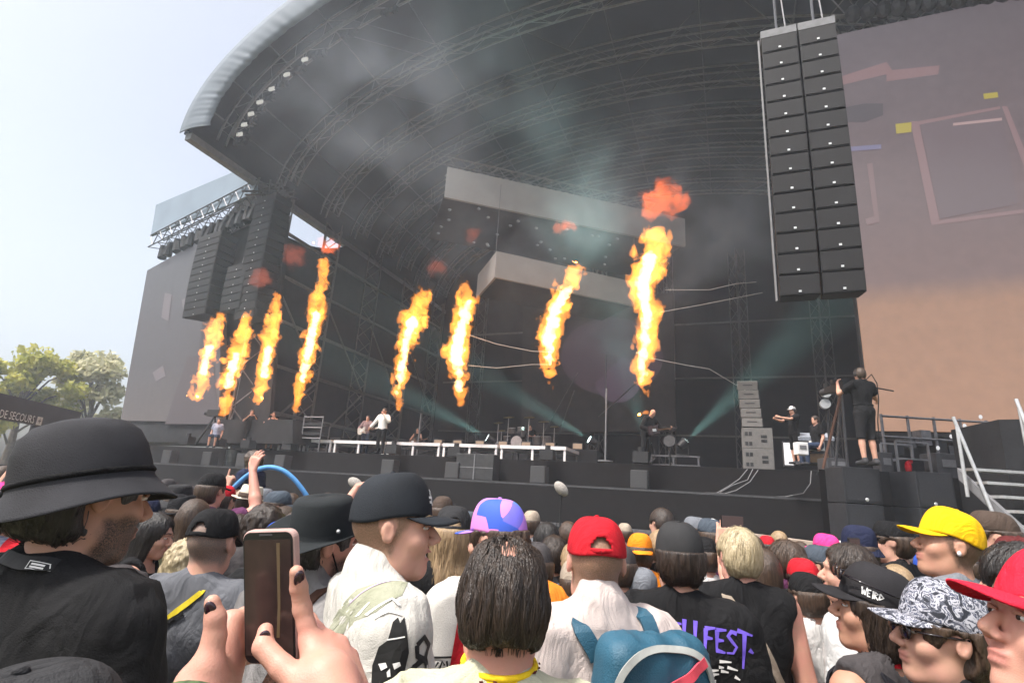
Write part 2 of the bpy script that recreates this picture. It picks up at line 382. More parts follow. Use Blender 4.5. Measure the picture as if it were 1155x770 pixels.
# length: vertical drop whose lower end shows at y = 336
best = min(np.arange(3, 9, .02), key=lambda L_: abs((lambda q: 385 - FP * (q @ Uv) / (q @ Fv))(T - UP * L_ - CAM) - 336))
nrow = 14; chh = best / nrow
for s, side in ((-1, 'left'), (1, 'right')):
    line_array(T + su * s * .385, su, sv, nrow, .74, chh, .55, -2, 3, f'big hanging black line array beside the right screen, {side} column of the two')
def wing_array(x0, x1, yt, yb, n, back, lab):
    xm = (x0 + x1) / 2; P = wp(xm, yt, back); Q = wp(xm, yb, back); cw = np.linalg.norm(wp(x1, yt, back) - wp(x0, yt, back))
    line_array(P, wd, wn, n, cw, (P[2] - Q[2]) / n, 1.0, -2, 4, lab, False)
wing_array(236, 260, 268, 354, 12, -.6, 'narrow hanging speaker column overlapping the right edge of the side screen')
wing_array(300, 321, 226, 356, 16, -.2, 'tallest hanging speaker column at the corner of the left wing')
wing_array(268, 290, 302, 350, 6, -.2, 'short hanging speaker column between two longer ones on the left wing')
MB().prism([wp(272, 300, .1), wp(290, 300, .1), wp(303, 246, .1), wp(285, 255, .1)], wn * .3).build('rigging_panel', GREY, label='plain grey panel hanging above the short speaker column', cat='panel')

# ================================================================== RIGHT SCREEN
rs = empty('main_screen', Sg(6, .6, 0), 'giant video screen right of the stage showing a dim brown and pink picture', 'screen')
ZT, ZB = 19.3, 4.42
MB().boxS(1.08, 13.5, .66, 1.1, ZB - .15, ZT + .1).build('frame', BLKP, rs)
m = MB().boxS(1.1, 13.5, .55, .65, ZB, ZT)
m.build('display', screen_mat('main_picture', [(0, srgb(200, 148, 114)), (.27, srgb(182, 134, 104)), (.325, srgb(132, 102, 98)), (.5, srgb(116, 92, 94)), (1, srgb(112, 102, 108))], wob=.012, k=LIT * .88), rs)
def rsq(poly, col, name, dz):
    m = MB(); m.prism([pp(x, y, Sg(0, .55 - dz, 0), sv) for x, y in poly], -sv * .003); m.build(name, glow('picture_' + name, srgb(*col), LIT), rs)
m_p = [[(944, 88), (1000, 70), (1008, 82), (946, 97)], [(1000, 80), (1060, 74), (1058, 84), (1000, 92)], [(1027, 137), (1036, 137), (1060, 250), (1050, 250)], [(1130, 120), (1136, 120), (1156, 170), (1156, 190)], [(1050, 250), (1155, 236), (1155, 240), (1051, 254)], [(1036, 137), (1128, 120), (1128, 123), (1036, 141)]]
m = MB()
for q in m_p: m.prism([pp(x, y, Sg(0, .545, 0), sv) for x, y in q], -sv * .003)
m.build('picture_bars', glow('picture_rose', srgb(134, 106, 108), LIT), rs)
rsq([(1010, 140), (1028, 138), (1028, 149), (1011, 151)], (168, 152, 60), 'picture_lamp', .02)
rsq([(1109, 106), (1125, 104), (1126, 110), (1110, 112)], (176, 160, 70), 'picture_lamp', .02)
rsq([(950, 122), (975, 117), (996, 117), (996, 130), (975, 138), (952, 138)], (76, 68, 74), 'picture_blot', .012)
rsq([(955, 166), (994, 163), (994, 168), (956, 171)], (114, 110, 140), 'picture_line', .016)
rsq([(1038, 142), (1130, 126), (1148, 230), (1060, 247)], (104, 88, 93), 'picture_window', .008)
rsq([(1075, 139), (1130, 133), (1130, 136), (1075, 142)], (168, 140, 138), 'picture_streak', .016)
rsq([(978, 185), (984, 184), (992, 250), (978, 254), (976, 247), (986, 244)], (126, 102, 104), 'picture_hook', .012)
m = MB()
for i in range(13):
    x0 = 962 + i * 17; P = pp(x0, 16 - i * 2.4, Sg(0, .3, 0), sv)
    m.ell(P, .27, .25, .35, 8, 6, su, sv)
m.build('gathered_drape', BLKP, rs)
m = MB(); m.truss(pp(935, 22, Sg(0, 1.0, 0), sv), pp(1180, -20, Sg(0, 1.0, 0), sv), 1.0, .05, 12); m.build('header_truss', STEEL, rs)

# ================================================================== LED HEADERS
HM = mat('unlit_led_panel', (.23, .22, .215), .6, .08, 1.5)
hd = pd(505, 188, 24); hz_ = hd[2]; he = pz(742, 240, hz_); dirh = he - hd; dirh /= np.linalg.norm(dirh); nh = np.array([-dirh[1], dirh[0], 0]); nh = nh if nh @ Fv > 0 else -nh
print('header', hd, he, np.linalg.norm(he - hd))
hb = pp(505, 223, hd, nh)[2]
LEDH = empty('led_header', hd, 'long unlit grey video header hanging high over the stage', 'video header')
L1 = np.linalg.norm(he - hd) + 1.5
def hbox(root, o, d, n, L_, z0, z1, dp, name, mt):
    a = np.array([o[0], o[1], 0.0]); b = a + d * L_
    return MB().hexa([a + UP * z0, b + UP * z0, b + n * dp + UP * z0, a + n * dp + UP * z0, a + UP * z1, b + UP * z1, b + n * dp + UP * z1, a + n * dp + UP * z1]).build(name, mt, root)
hbox(LEDH, hd, dirh, nh, L1, hb, hz_, .12, 'panel', HM)
m = MB(); m.truss(hd + nh * .5 + UP * .3, he + nh * .5 + UP * .3, .6, .04, 18); m.build('truss', TRM, LEDH)
hbox(LEDH, hd + nh * .14, dirh, nh, L1, hb + .15, hb + .3, 4.5, 'light_pod', BLK)
m = MB(); random.seed(5)
for i in range(26):
    P = hd * [1, 1, 0] + UP * (hb + .08) + dirh * random.uniform(.3, L1 * .8) + nh * random.uniform(.3, 4.2); m.ell(P, .09, .09, .05, 6, 4)
m.build('pod_lamps', glow('pod_lamp', (.6, .6, .62), .22 * LIT), LEDH)
h2 = pd(560, 283, 23.2); z2 = h2[2]; e2 = pz(716, 318, z2); d2 = e2 - h2; d2 /= np.linalg.norm(d2); n2_ = np.array([-d2[1], d2[0], 0]); n2_ = n2_ if n2_ @ Fv > 0 else -n2_
b2 = pp(556, 312, h2, n2_)[2]
HL = empty('led_header', h2, 'smaller unlit grey video header hanging below the long one', 'video header')
hbox(HL, h2, d2, n2_, np.linalg.norm(e2 - h2), b2, z2, .12, 'panel', HM)
ret = pz(535, 336, b2) - pp(556, 312, h2, n2_); ret[2] = 0; rl = min(6, np.linalg.norm(ret)); ret /= np.linalg.norm(ret); rn = np.array([-ret[1], ret[0], 0]); rn = rn if rn @ d2 > 0 else -rn
hbox(HL, h2 + rn * .01 + ret * .0, ret, rn, rl, b2 + .003, z2 - .003, .1, 'return_panel', HM)
hbox(HL, h2 + n2_ * .14 + d2 * .12, d2, n2_, np.linalg.norm(e2 - h2), b2 + .2, b2 + .32, 3, 'light_pod', BLK)
m = MB(); m.tube([h2 + UP * .02 + n2_ * .06, h2 + UP * 3.2 + n2_ * .06], .012, 4); m.tube([e2 + UP * .02 + n2_ * .06, e2 + UP * 3.2 + n2_ * .06], .012, 4); m.build('hanger_wire', STEEL, HL)
h3 = pd(662, 304, 24.5); b3 = pd(662, 330, 24.5)[2]; e3 = pz(718, 312, h3[2]); d3 = e3 - h3; d3 /= np.linalg.norm(d3); n3 = np.array([-d3[1], d3[0], 0]); n3 = n3 if n3 @ Fv > 0 else -n3
m = MB(); m.box((h3 + e3) / 2 * [1, 1, 0] + UP * (h3[2] + b3) / 2 + n3 * 2.4, np.linalg.norm(e3 - h3), .1, h3[2] - b3, d3, n3); m.build('led_screen', HM, label='short unlit grey video panel behind the smaller header', cat='video panel')
# back video wall with dim violet picture
P0 = Sg(0, 15, 0)
def bq(poly, dz): return MB().prism([pp(x, y, P0 - sv * dz, sv) for x, y in poly], -sv * .01)
bw = empty('back_video_wall', Sg(-8, 15, 3.1), 'dim video wall at the back of the stage with a violet disc', 'screen')
MB().prism([pp(x, y, P0, sv) for x, y in ((590, 340), (760, 330), (762, 486), (588, 488))], sv * .2).build('panel', mat('video_wall_black', (.03, .028, .03), .6, .2, 2), bw)
disc = [(690 + 58 * math.cos(t), 402 + 44 * math.sin(t)) for t in np.arange(0, 6.28, .2)]
bq(disc, .02).build('picture_disc', glow('dim_violet', srgb(74, 56, 70), LIT * .5), bw)
bq([(697 + 26 * math.cos(t), 428 + 26 * math.sin(t)) for t in np.arange(-1.4, 3.2, .2)], .04).build('picture_crescent', glow('pale_violet', srgb(98, 78, 98), LIT * .5), bw)
m = MB()
for (x0, y0, x1, y1) in ((612, 490, 652, 420), (630, 490, 648, 440), (683, 400, 684, 500), (675, 470, 720, 430)):
    m.tube([pp(x0, y0, P0 - sv * .3, sv), pp(x1, y1, P0 - sv * .3, sv)], .04, 5)
m.build('support_legs', STEEL, bw)
CABW = mat('pale_cable', (.40, .38, .37), .6, .1, 5)
for i, c in enumerate([[(530, 378), (560, 388), (600, 396), (622, 397)], [(528, 412), (560, 415), (600, 411), (622, 411)], [(745, 352), (790, 344), (830, 336), (860, 330)], [(750, 327), (800, 327), (830, 320), (853, 318)], [(735, 404), (775, 412), (800, 416), (820, 428), (842, 441)]]):
    names = ['upper pale cable sagging in front of the small header', 'lower pale cable running left of the violet disc', 'lowest pale cable curving towards the right array', 'pale cable hanging high near the right array', 'kinked pale cable descending to the speaker stack']
    MB().tube([pd(x, y, 22) for x, y in c], .014, 5).build('hanging_cable', CABW, label=names[i], cat='cable')
# ================================================================== PEOPLE: one skin grown from a distance field per person
def axis(zones, lo, hi, coarse):
    x = [lo]
    while x[-1] < hi:
        s = coarse
        for (c, hw, h) in zones:
            dd = abs(x[-1] - c) - hw
            s = min(s, h if dd < 0 else h + dd * .35)
        x.append(x[-1] + s)
    return np.array(x)
class Field:
    def __init__(s, xs, ys, zs):
        s.x, s.y, s.z = xs, ys, zs; s.F = np.full((len(xs), len(ys), len(zs)), .5, np.float32)
    def sl(s, lo, hi):
        r = []
        for a, l, h in zip((s.x, s.y, s.z), lo, hi):
            i = max(0, np.searchsorted(a, l) - 1); j = min(len(a), np.searchsorted(a, h) + 1); r.append(slice(i, j))
        return tuple(r)
    def grid(s, q):
        return np.stack(np.meshgrid(s.x[q[0]], s.y[q[1]], s.z[q[2]], indexing='ij'), -1).astype(np.float32)
    def smin(s, q, d, k):
        a = s.F[q]
        if k <= 0: s.F[q] = np.minimum(a, d); return
        h = np.maximum(k - np.abs(a - d), 0) / k; s.F[q] = np.minimum(a, d) - h * h * k / 4
    def cut(s, q, d, k=.004):                 # remove where d < 0
        a = s.F[q]; d = -d; h = np.maximum(k - np.abs(a - d), 0) / k; s.F[q] = np.maximum(a, d) + h * h * k / 4
    def cone(s, a, b, ra, rb, k=.03, cut=False, flat=None):
        a = np.asarray(a, float); b = np.asarray(b, float); mr = max(ra, rb) + .03 + k
        q = s.sl(np.minimum(a, b) - mr, np.maximum(a, b) + mr)
        if 0 in s.F[q].shape: return
        P = s.grid(q) - a.astype(np.float32); ba = (b - a).astype(np.float32); L = float(ba @ ba) + 1e-9
        t = np.clip((P @ ba) / L, 0, 1); d = np.linalg.norm(P - t[..., None] * ba, axis=-1) - (ra + (rb - ra) * t)
        if flat is not None:                  # end cut square at b
            d = np.maximum(d, ((P @ ba) / math.sqrt(L)) - math.sqrt(L))
        s.cut(q, d, k) if cut else s.smin(q, d, k)
    def ell(s, c, r, k=.03, M=None, cut=False):
        c = np.asarray(c, float); r = np.asarray(r, float); mr = max(r) + .03 + k if M is not None else r + .03 + k
        q = s.sl(c - mr, c + mr)
        if 0 in s.F[q].shape: return
        P = s.grid(q) - c.astype(np.float32)
        if M is not None: P = P @ np.asarray(M, np.float32)      # rows of M^T: world -> local
        k0 = np.linalg.norm(P / r, axis=-1); k1 = np.linalg.norm(P / (r * r), axis=-1) + 1e-6
        d = k0 * (k0 - 1) / k1
        s.cut(q, d, k) if cut else s.smin(q, d, k)
    def nets(s):
        F = s.F; nx, ny, nz = F.shape; g = F < 0
        c = [(i, j, k) for i in (0, 1) for j in (0, 1) for k in (0, 1)]
        cnt = sum(g[i:nx - 1 + i, j:ny - 1 + j, k:nz - 1 + k].astype(np.int8) for i, j, k in c)
        act = (cnt > 0) & (cnt < 8); I = np.argwhere(act)
        if len(I) == 0: return np.zeros((0, 3)), np.zeros((0, 4), int)
        cv = np.stack([F[I[:, 0] + i, I[:, 1] + j, I[:, 2] + k] for i, j, k in c], 1)
        pos = np.zeros((len(I), 3)); n = np.zeros(len(I))
        for a in range(8):
            for b in range(a + 1, 8):
                da = np.array(c[b]) - np.array(c[a])
                if np.abs(da).sum() != 1: continue
                va, vb = cv[:, a], cv[:, b]; m = (va < 0) != (vb < 0); t = np.where(m, va / (va - vb + 1e-12), 0)
                pos += np.where(m[:, None], np.array(c[a]) + t[:, None] * da, 0); n += m
        pos /= n[:, None]
        V = np.empty_like(pos)
        for ax, arr in enumerate((s.x, s.y, s.z)):
            V[:, ax] = arr[I[:, ax]] + pos[:, ax] * (arr[I[:, ax] + 1] - arr[I[:, ax]])
        idx = np.full(act.shape, -1, np.int64); idx[act] = np.arange(len(I)); Q = []
        for ax in range(3):
            sh = [slice(None)] * 3; sh2 = [slice(None)] * 3; sh[ax] = slice(0, -1); sh2[ax] = slice(1, None)
            d = g[tuple(sh)] != g[tuple(sh2)]; E = np.argwhere(d); o = [a for a in range(3) if a != ax]
            E = E[(E[:, o[0]] > 0) & (E[:, o[1]] > 0) & (E[:, o[0]] < F.shape[o[0]] - 1) & (E[:, o[1]] < F.shape[o[1]] - 1)]
            if len(E) == 0: continue
            st = g[tuple(E.T)]
            def cell(a, b): e = E.copy(); e[:, o[0]] -= a; e[:, o[1]] -= b; return idx[tuple(e.T)]
            q = np.stack([cell(0, 0), cell(1, 0), cell(1, 1), cell(0, 1)], 1)
            flip = st if ax != 1 else ~st
            q[~flip] = q[~flip][:, ::-1]; Q.append(q)
        return V, np.concatenate(Q)
def rot(yaw=0, pitch=0, roll=0):              # yaw + turns left, pitch + looks up, roll + tips to the right
    return np.array(Matrix.Rotation(R(yaw), 3, 'Z') @ Matrix.Rotation(R(pitch), 3, 'X') @ Matrix.Rotation(R(roll), 3, 'Y'))
HC = np.array([0, .012, 1.635]); HP = np.array([0, -.005, 1.54])
def hand_prims(wr, d, n, side, curl=.35, spread=.12, thumb=.6):
    """palm, four fingers and thumb as cones; d points to the fingers, n out of the back of the hand"""
    d = np.asarray(d, float); d /= np.linalg.norm(d); n = np.asarray(n, float); n = n - d * (n @ d); n /= np.linalg.norm(n); x = np.cross(d, n) * side   # x towards the thumb
    out = []; wr = np.asarray(wr, float)
    for i, (o, pl, L) in enumerate(((.030, .092, .078), (.010, .096, .087), (-.010, .092, .080), (-.029, .083, .062))):
        kn = wr + d * pl + x * o; out.append((wr + x * o * .55 + d * .01, kn, .015, .0115, .012))
        p = kn; a = curl[i] if isinstance(curl, (list, tuple)) else curl; ang = 0; sp = (o / .03) * spread
        for sgm, rr in ((.46, .0095), (.31, .0085), (.23, .0075)):
            ang += a; dd = d * math.cos(ang) - n * math.sin(ang) + x * sp * math.cos(ang); dd /= np.linalg.norm(dd)
            q = p + dd * L * sgm; out.append((p, q, rr + .0008, rr, .004)); p = q
    b = wr + d * .022 + x * .026; t1 = b + (d * .75 + x * thumb - n * .25) * .042; t2 = t1 + (d * .9 + x * thumb * .5 - n * .25) * .034; t3 = t2 + (d * .95 + x * thumb * .2 - n * .3) * .027
    out += [(wr + d * .012 + x * .012, b, .017, .0155, .012), (b, t1, .0145, .012, .006), (t1, t2, .0115, .0105, .004), (t2, t3, .0105, .0085, .003)]
    return out
SKIN = {'fair': mat('skin_fair', (.50, .285, .20), .62, .10, 26, .12, 420, spec=.35, var2=(.56, .295, .225)), 'tan': mat('skin_tan', (.40, .215, .14), .5, .10, 26, .12, 420, spec=.35, var2=(.47, .24, .165)),
        'olive': mat('skin_olive', (.36, .20, .135), .5, .10, 26, .12, 420, spec=.35, var2=(.42, .225, .16)), 'pink': mat('skin_flushed', (.50, .27, .195), .5, .16, 22, .12, 420, spec=.35, var2=(.57, .265, .21))}
for s_ in SKIN.values():
    b_ = s_.node_tree.nodes['Principled BSDF']; b_.inputs['Subsurface Weight'].default_value = .12; b_.inputs['Subsurface Radius'].default_value = (.01, .004, .002); b_.inputs['Subsurface Scale'].default_value = .5
LIPS = mat('lips', (.46, .22, .175), .45, .1, 20)
HAIRC = {k: mat('hair_' + k, c, .42, .35, 40, .5, 90, stretch=(3, 3, .35), spec=.5, var2=c2) for k, c, c2 in (
    ('black', (.010, .009, .009), (.028, .024, .022)), ('brown', (.028, .017, .011), (.075, .045, .028)), ('darkbrown', (.015, .010, .008), (.045, .029, .020)), ('blond', (.32, .25, .14), (.52, .43, .28)),
    ('sandy', (.20, .13, .07), (.36, .25, .14)), ('grey', (.15, .14, .13), (.36, .35, .34)), ('red', (.16, .05, .02), (.30, .11, .05)))}
EYEW = mat('eye_white', (.7, .68, .66), .25, .05, 10); EYED = mat('eye_iris', (.03, .02, .015), .15, .1, 10)
JEANS = cloth('denim', (.035, .05, .09)); BLKC = cloth('black', (.011, .011, .012)); SHOE = mat('shoe_rubber', (.04, .04, .045), .7, .2, 9)
TEETH = mat('teeth', (.75, .73, .68), .3, .05, 10)

class Person: pass
BUILT = {}
def figure(key, sex='m', bulk=1.0, head=(0, 0, 0), arms=(None, None), lean=0.0, res=.012, coarse=.022, shirt='tee', hair=('short', 'brown'), beard=None, smile=False, face=True, sit=False, legs=None, shorts=False, fine=(), hatted=False):
    """returns meshes in a local frame: +Y the way the body faces, feet at z = 0, 1.75 m tall"""
    fr = Person(); w_ = bulk
    HR = rot(*head)
    LR = np.array(Matrix.Rotation(R(-lean), 3, 'X')); LP = np.array([0, 0, .95])
    up = lambda p: LP + LR @ (np.asarray(p, float) - LP)                       # upper body leans about the hips
    HM_ = LR @ HR
    hd_ = lambda p: up(HP + HR @ (np.asarray(p, float) + HC - HP))             # p relative to the head's centre
    sh_w = .172 * (1 if sex == 'm' else .9) * (.5 + .5 * w_)
    A = []
    for sd_ in (-1, 1):
        a = arms[0 if sd_ < 0 else 1]; S0 = up((sd_ * sh_w, -.012, 1.425))
        if a is None: el = up((sd_ * (sh_w + .055), -.035, 1.145)); wr = up((sd_ * (sh_w + .06), .07, .905)); hn = (LR @ np.array([0, .25, -1]), LR @ np.array([sd_, .2, 0]), .45)
        else: el = np.array(a['el'], float); wr = np.array(a['wr'], float); hn = a.get('hand', (wr - el, (sd_, 0, .2), .4))
        A.append((sd_, S0, el, wr, hn, a))
    zx = [(hd_((0, 0, 0))[0], .13, res)]; zy = [(hd_((0, 0, 0))[1], .15, res)]; zz = [(hd_((0, 0, 0))[2], .17, res)]
    for (sd_, S0, el, wr, hn, a) in A:
        if a is not None and a.get('fine'):
            c = wr + np.asarray(hn[0], float) / np.linalg.norm(hn[0]) * .08; f = a['fine']
            zx.append((c[0], .11, f)); zy.append((c[1], .11, f)); zz.append((c[2], .12, f))
    pts = np.array([up((0, 0, 1.4)), hd_((0, 0, .15)), hd_((0, .13, 0)), hd_((0, -.13, 0)), (.28, .3, 0), (-.28, -.2, 0)] + [q for a in A for q in (a[2], a[3])] + [a[3] + np.asarray(a[4][0]) / np.linalg.norm(a[4][0]) * .17 for a in A])
    if sit or legs: pts = np.vstack([pts, [[.3, .65, 0], [-.3, -.2, 0]]])
    lo = pts.min(0) - .12; hi = pts.max(0) + .12; lo[2] = -.02; lo[0] = min(lo[0], -.36 * w_); hi[0] = max(hi[0], .36 * w_)
    xs, ys, zs = axis(zx, lo[0], hi[0], coarse), axis(zy, lo[1], hi[1], coarse), axis(zz, lo[2], hi[2], coarse)
    fl = sex == 'f'
    def torso(f, o=0.0, k=.05, low=True):
        wst = .118 if fl else .14
        f.ell((0, -.005, .955), np.array([.16 * w_, .118 * w_, .12]) + o, k)
        f.ell(up((0, .004, 1.11)), np.array([wst * w_, .098 * w_, .16]) + o, k, LR)
        f.ell(up((0, -.004, 1.29)), np.array([(.15 if fl else .165) * w_, .115 * (.6 + .4 * w_), .17]) + o, k, LR)
        if fl:
            for q in (-1, 1): f.ell(up((q * .07, .085, 1.27)), np.array([.06, .055, .06]) + o, k, LR)
        f.cone(up((-sh_w * .8, -.015, 1.425)), up((sh_w * .8, -.015, 1.425)), .053 + o, .053 + o, k)
        for q in (-1, 1): f.cone(up((q * .03, -.022, 1.492)), up((q * sh_w * .85, -.018, 1.435)), .040 + o, .045 + o, k)
        if w_ > 1.15: f.ell(up((0, .06, 1.08)), np.array([.15 * w_, .11 * w_, .14]) + o, k, LR)
    hipz = .92
    if legs: J = legs
    elif sit: J = [((q * .09, 0, .92), (q * .13, .42, .90), (q * .13, .40, .46)) for q in (-1, 1)]
    else: J = [((q * .085, 0, .90), (q * .1, .012, .49), (q * .11, -.02, .09)) for q in (-1, 1)]
    def leg(f, o=0.0, full=True, kn=1.0):
        for hp, kne, an in J:
            hp, kne, an = map(lambda q: np.asarray(q, float), (hp, kne, an))
            f.cone(hp, kne, .086 * (.5 + .5 * w_) + o, .056 + o, .03)
            if full: f.cone(kne, kne + (an - kne) * .35, .055 + o, .053 + o, .02); f.cone(kne + (an - kne) * .35, an, .053 + o, .036 + o, .02)
            elif kn > 0: f.cone(kne, kne + (an - kne) * .12, .058 + o, .062 + o, .02, flat=True)
    f = Field(xs, ys, zs)
    torso(f); leg(f)
    for hp, kne, an in J:
        an = np.asarray(an, float); f.cone(an + [0, -.02, -.04], an + [0, .15, -.055], .038, .03, .02)
    f.cone(up((0, -.018, 1.44)), hd_((0, -.02, -.05)), .062 if not fl else .05, .056 if not fl else .047, .035)
    # head
    he_ = lambda c, r, k=.02, cut=False: f.ell(hd_(c), r, k, HM_, cut)
    hcn = lambda a, b, ra, rb, k=.012, cut=False: f.cone(hd_(a), hd_(b), ra, rb, k, cut)
    he_((0, -.014, .026), (.075, .097, .090)); he_((0, .026, -.030), (.058, .060, .074), .03)
    hcn((-.034, .016, -.072), (.034, .016, -.072), .032, .032, .03); hcn((-.036, .02, -.082), (-.012, .060, -.100), .018, .016, .02); hcn((.036, .02, -.082), (.012, .060, -.100), .018, .016, .02); he_((0, .060, -.062), (.030, .030, .026), .02); he_((0, .064, -.094), (.022, .021, .018), .022)
    if face:
        for q in (-1, 1):
            he_((q * .038, .056, -.024), (.027, .028, .027), .02); hcn((q * .012, .083, .030), (q * .05, .064, .027), .011, .011, .014)
            f.ell(hd_((q * .031, .099, .010)), (.017, .015, .011), .012, HM_, True)
            hcn((q * .011, .098, -.029), (q * .011, .088, -.026), .0085, .007, .006)
            f.ell(hd_((q * .079, -.010, .000)), (.009, .0175, .029), .008, HM_); f.ell(hd_((q * .087, -.004, .002)), (.005, .009, .017), .004, HM_, True)
        hcn((0, .084, .022), (0, .110, -.020), .0070, .0115, .010); he_((0, .094, .020), (.02, .006, .008), .01, True)
        he_((0, .087, -.0525), (.023, .012, .0068), .006); he_((0, .085, -.0655), (.020, .012, .0075), .006)
        hcn((-.022, .100, -.059), (.022, .100, -.059), .0042, .0042, .003, True); he_((0, .098, -.0775), (.018, .008, .006), .006, True)
        if smile: hcn((-.022, .090, -.0585), (.022, .090, -.0585), .0075, .0075, .004, True)
    # arms and hands
    for (sd_, S0, el, wr, hn, a) in A:
        th = .9 if fl else 1.0
        f.cone(S0, el, .052 * th * (.4 + .6 * w_), .041 * th, .035); f.cone(el, el + (wr - el) * .3, .041 * th, .043 * th, .015); f.cone(el + (wr - el) * .3, wr, .043 * th, .027 * th, .015)
        for (p0, p1, r0, r1, k) in (a['prims'] if a and 'prims' in a else hand_prims(wr, hn[0], hn[1], -sd_, hn[2])): f.cone(p0, p1, max(r0, coarse * .42 if not (a and a.get('fine')) else r0), max(r1, coarse * .4 if not (a and a.get('fine')) else r1), k)
    V, Q = f.nets(); fr.body = (V, Q)
    hl = (V - up(HP)) @ HM_ + (HP - HC)                                         # head-local
    qc = hl[Q].mean(1); ishead = (np.abs(qc[:, 0]) < .1) & (qc[:, 2] > -.13) & (qc[:, 2] < .15) & (np.abs(qc[:, 1]) < .14)
    fm = np.zeros(len(Q), int)
    if face and res < .009:
        if False: fm[ishead & (np.abs(qc[:, 0]) < .024) & (qc[:, 2] > -.070) & (qc[:, 2] < -.047) & (qc[:, 1] > .0855) & (np.abs(qc[:, 0]) < .020 + .0 * qc[:, 2])] = 1
        if smile: fm[ishead & (np.abs(qc[:, 0]) < .03) & (np.abs(qc[:, 0]) < .021) & (qc[:, 2] > -.0625) & (qc[:, 2] < -.0525) & (qc[:, 1] > .07) & (qc[:, 1] < .0925)] = 2
    if ishead.any() and (beard or (hair and hair[0] == 'buzz')):
        dith = vnoise(qc, 160, 4) * .012 + vnoise(qc, 50, 6) * .006
        if False: fm[ishead & (qc[:, 1] < .045 + (qc[:, 2] - .03) * .5 + dith) & (qc[:, 2] > -.075 - .2 * (qc[:, 1] + .05) + dith) & ~((np.abs(qc[:, 0]) > .0715) & (qc[:, 2] < .04) & (qc[:, 1] > -.035))] = 3
        if False: fm[ishead & (qc[:, 2] < -.035 + dith) & (qc[:, 2] > -.122) & (qc[:, 1] > .0 + dith + .25 * (qc[:, 2] + .08)) & (fm == 0) & ~((qc[:, 2] > -.075) & (np.abs(qc[:, 0]) < .018) & (qc[:, 2] < -.044))] = 3
    fr.fm = fm
    sm_ = lambda e0, e1, x: (lambda t: t * t * (3 - 2 * t))(np.clip((x - e0) / (e1 - e0), 0, 1))
    hv = (np.abs(hl[:, 0]) < .1) & (hl[:, 2] > -.13) & (hl[:, 2] < .15) & (np.abs(hl[:, 1]) < .14); nz3 = vnoise(hl, 55, 4) * .007; X_, Y_, Z_ = hl.T; stub = np.zeros(len(V)); lip = np.zeros(len(V))
    ear = (np.abs(X_) > .0725) & (Z_ < .04) & (Z_ > -.05) & (Y_ > -.036) & (Y_ < .03)
    if hair and hair[0] == 'buzz': stub = np.maximum(stub, sm_(.008, -.012, Y_ - (.045 + (Z_ - .03) * .5) + nz3) * sm_(-.012, .022, Z_ + .070 + .2 * (Y_ + .05) + nz3) * hv * ~ear)
    if beard: stub = np.maximum(stub, sm_(.006, -.014, Z_ + .036 - .15 * np.abs(X_) + nz3) * sm_(-.012, .012, Y_ - .002 - .25 * (Z_ + .08) + nz3) * sm_(-.13, -.118, Z_) * hv * (1 - .8 * sm_(.021, .016, np.abs(X_)) * sm_(-.073, -.068, Z_) * sm_(-.044, -.049, Z_)))
    if face: lip = sm_(.026, .017, np.abs(X_)) * sm_(-.073, -.066, Z_) * sm_(-.043, -.0485, Z_) * sm_(.074, .080, Y_) * hv
    fr.stub = stub; fr.lip = lip
    # clothes
    fr.shirt = None
    if shirt:
        g = Field(xs, ys, zs); o = .018 if shirt != 'jacket' else .030
        torso(g, o, .06); lon = shirt in ('long', 'jacket')
        if shirt in ('tee', 'long', 'jacket', 'loose'):
            for (sd_, S0, el, wr, hn, a) in A:
                fr_ = {'tee': .72, 'loose': 1.0}.get(shirt, 1.0); e = S0 + (el - S0) * fr_; ro = .046 * (.4 + .6 * w_) + o
                g.cone(S0, e, ro + .008, ro + (.012 if not lon else .004), .05, flat=not lon)
                if lon: g.cone(el, el + (wr - el) * .5, .05 + o, .046 + o, .03); g.cone(el + (wr - el) * .5, el + (wr - el) * .95, .046 + o, .036 + o, .02, flat=True)
                if shirt == 'loose': g.cone(el, el + (wr - el) * .25, ro + .014, ro + .012, .03, flat=True)
        if shirt in ('vest', 'tank'):
            for (sd_, S0, el, wr, hn, a) in A: g.ell(S0 + LR @ np.array([sd_ * (.055 if shirt == 'vest' else .045), 0, -.03]), (.055, .14, .11 if shirt == 'vest' else .14), .012, LR, True)
        nk = {'tee': .078, 'vest': .08, 'tank': .105, 'jacket': .068}.get(shirt, .075)
        q_ = g.sl(up((0, 0, 1.5)) - .3, up((0, 0, 1.5)) + .3)
        if shirt == 'jacket': g.cone(up((0, -.03, 1.46)), up((0, -.028, 1.535)), .085, .078, .02)
        P = g.grid((slice(None),) * 3)
        band = np.abs(g.F) < .06
        nz_ = np.zeros_like(g.F); pb = P[band]; st = pb * np.array([1, 1, .55]); w1 = vnoise(st, 6, 3) * .009 + np.abs(vnoise(st + vnoise(pb, 5, 9)[:, None] * .08, 12, 5)) * .019 - .006 + np.abs(vnoise(st * np.array([1.3, 1, .6]) + vnoise(pb, 9, 1)[:, None] * .05, 24, 8)) * .006
        nz_[band] = w1; g.F = g.F + nz_
        g.ell(up((0, .012, 1.512 if shirt != 'tank' else 1.49)), (nk, nk, .050 if shirt != 'tank' else .075), .006, LR, True)
        if shirt == 'jacket': g.ell(up((0, .03, 1.56)), (.062, .075, .06), .006, LR, True)
        z0 = .86 if shirt != 'jacket' else .82
        g.F = np.maximum(g.F, (z0 - P[..., 2]))
        fr.shirt = g.nets()
    t = Field(xs, ys, zs); leg(t, .016, not shorts, 1); t.ell((0, -.005, .93), np.array([.165 * w_, .122 * w_, .12]) + .008, .04)
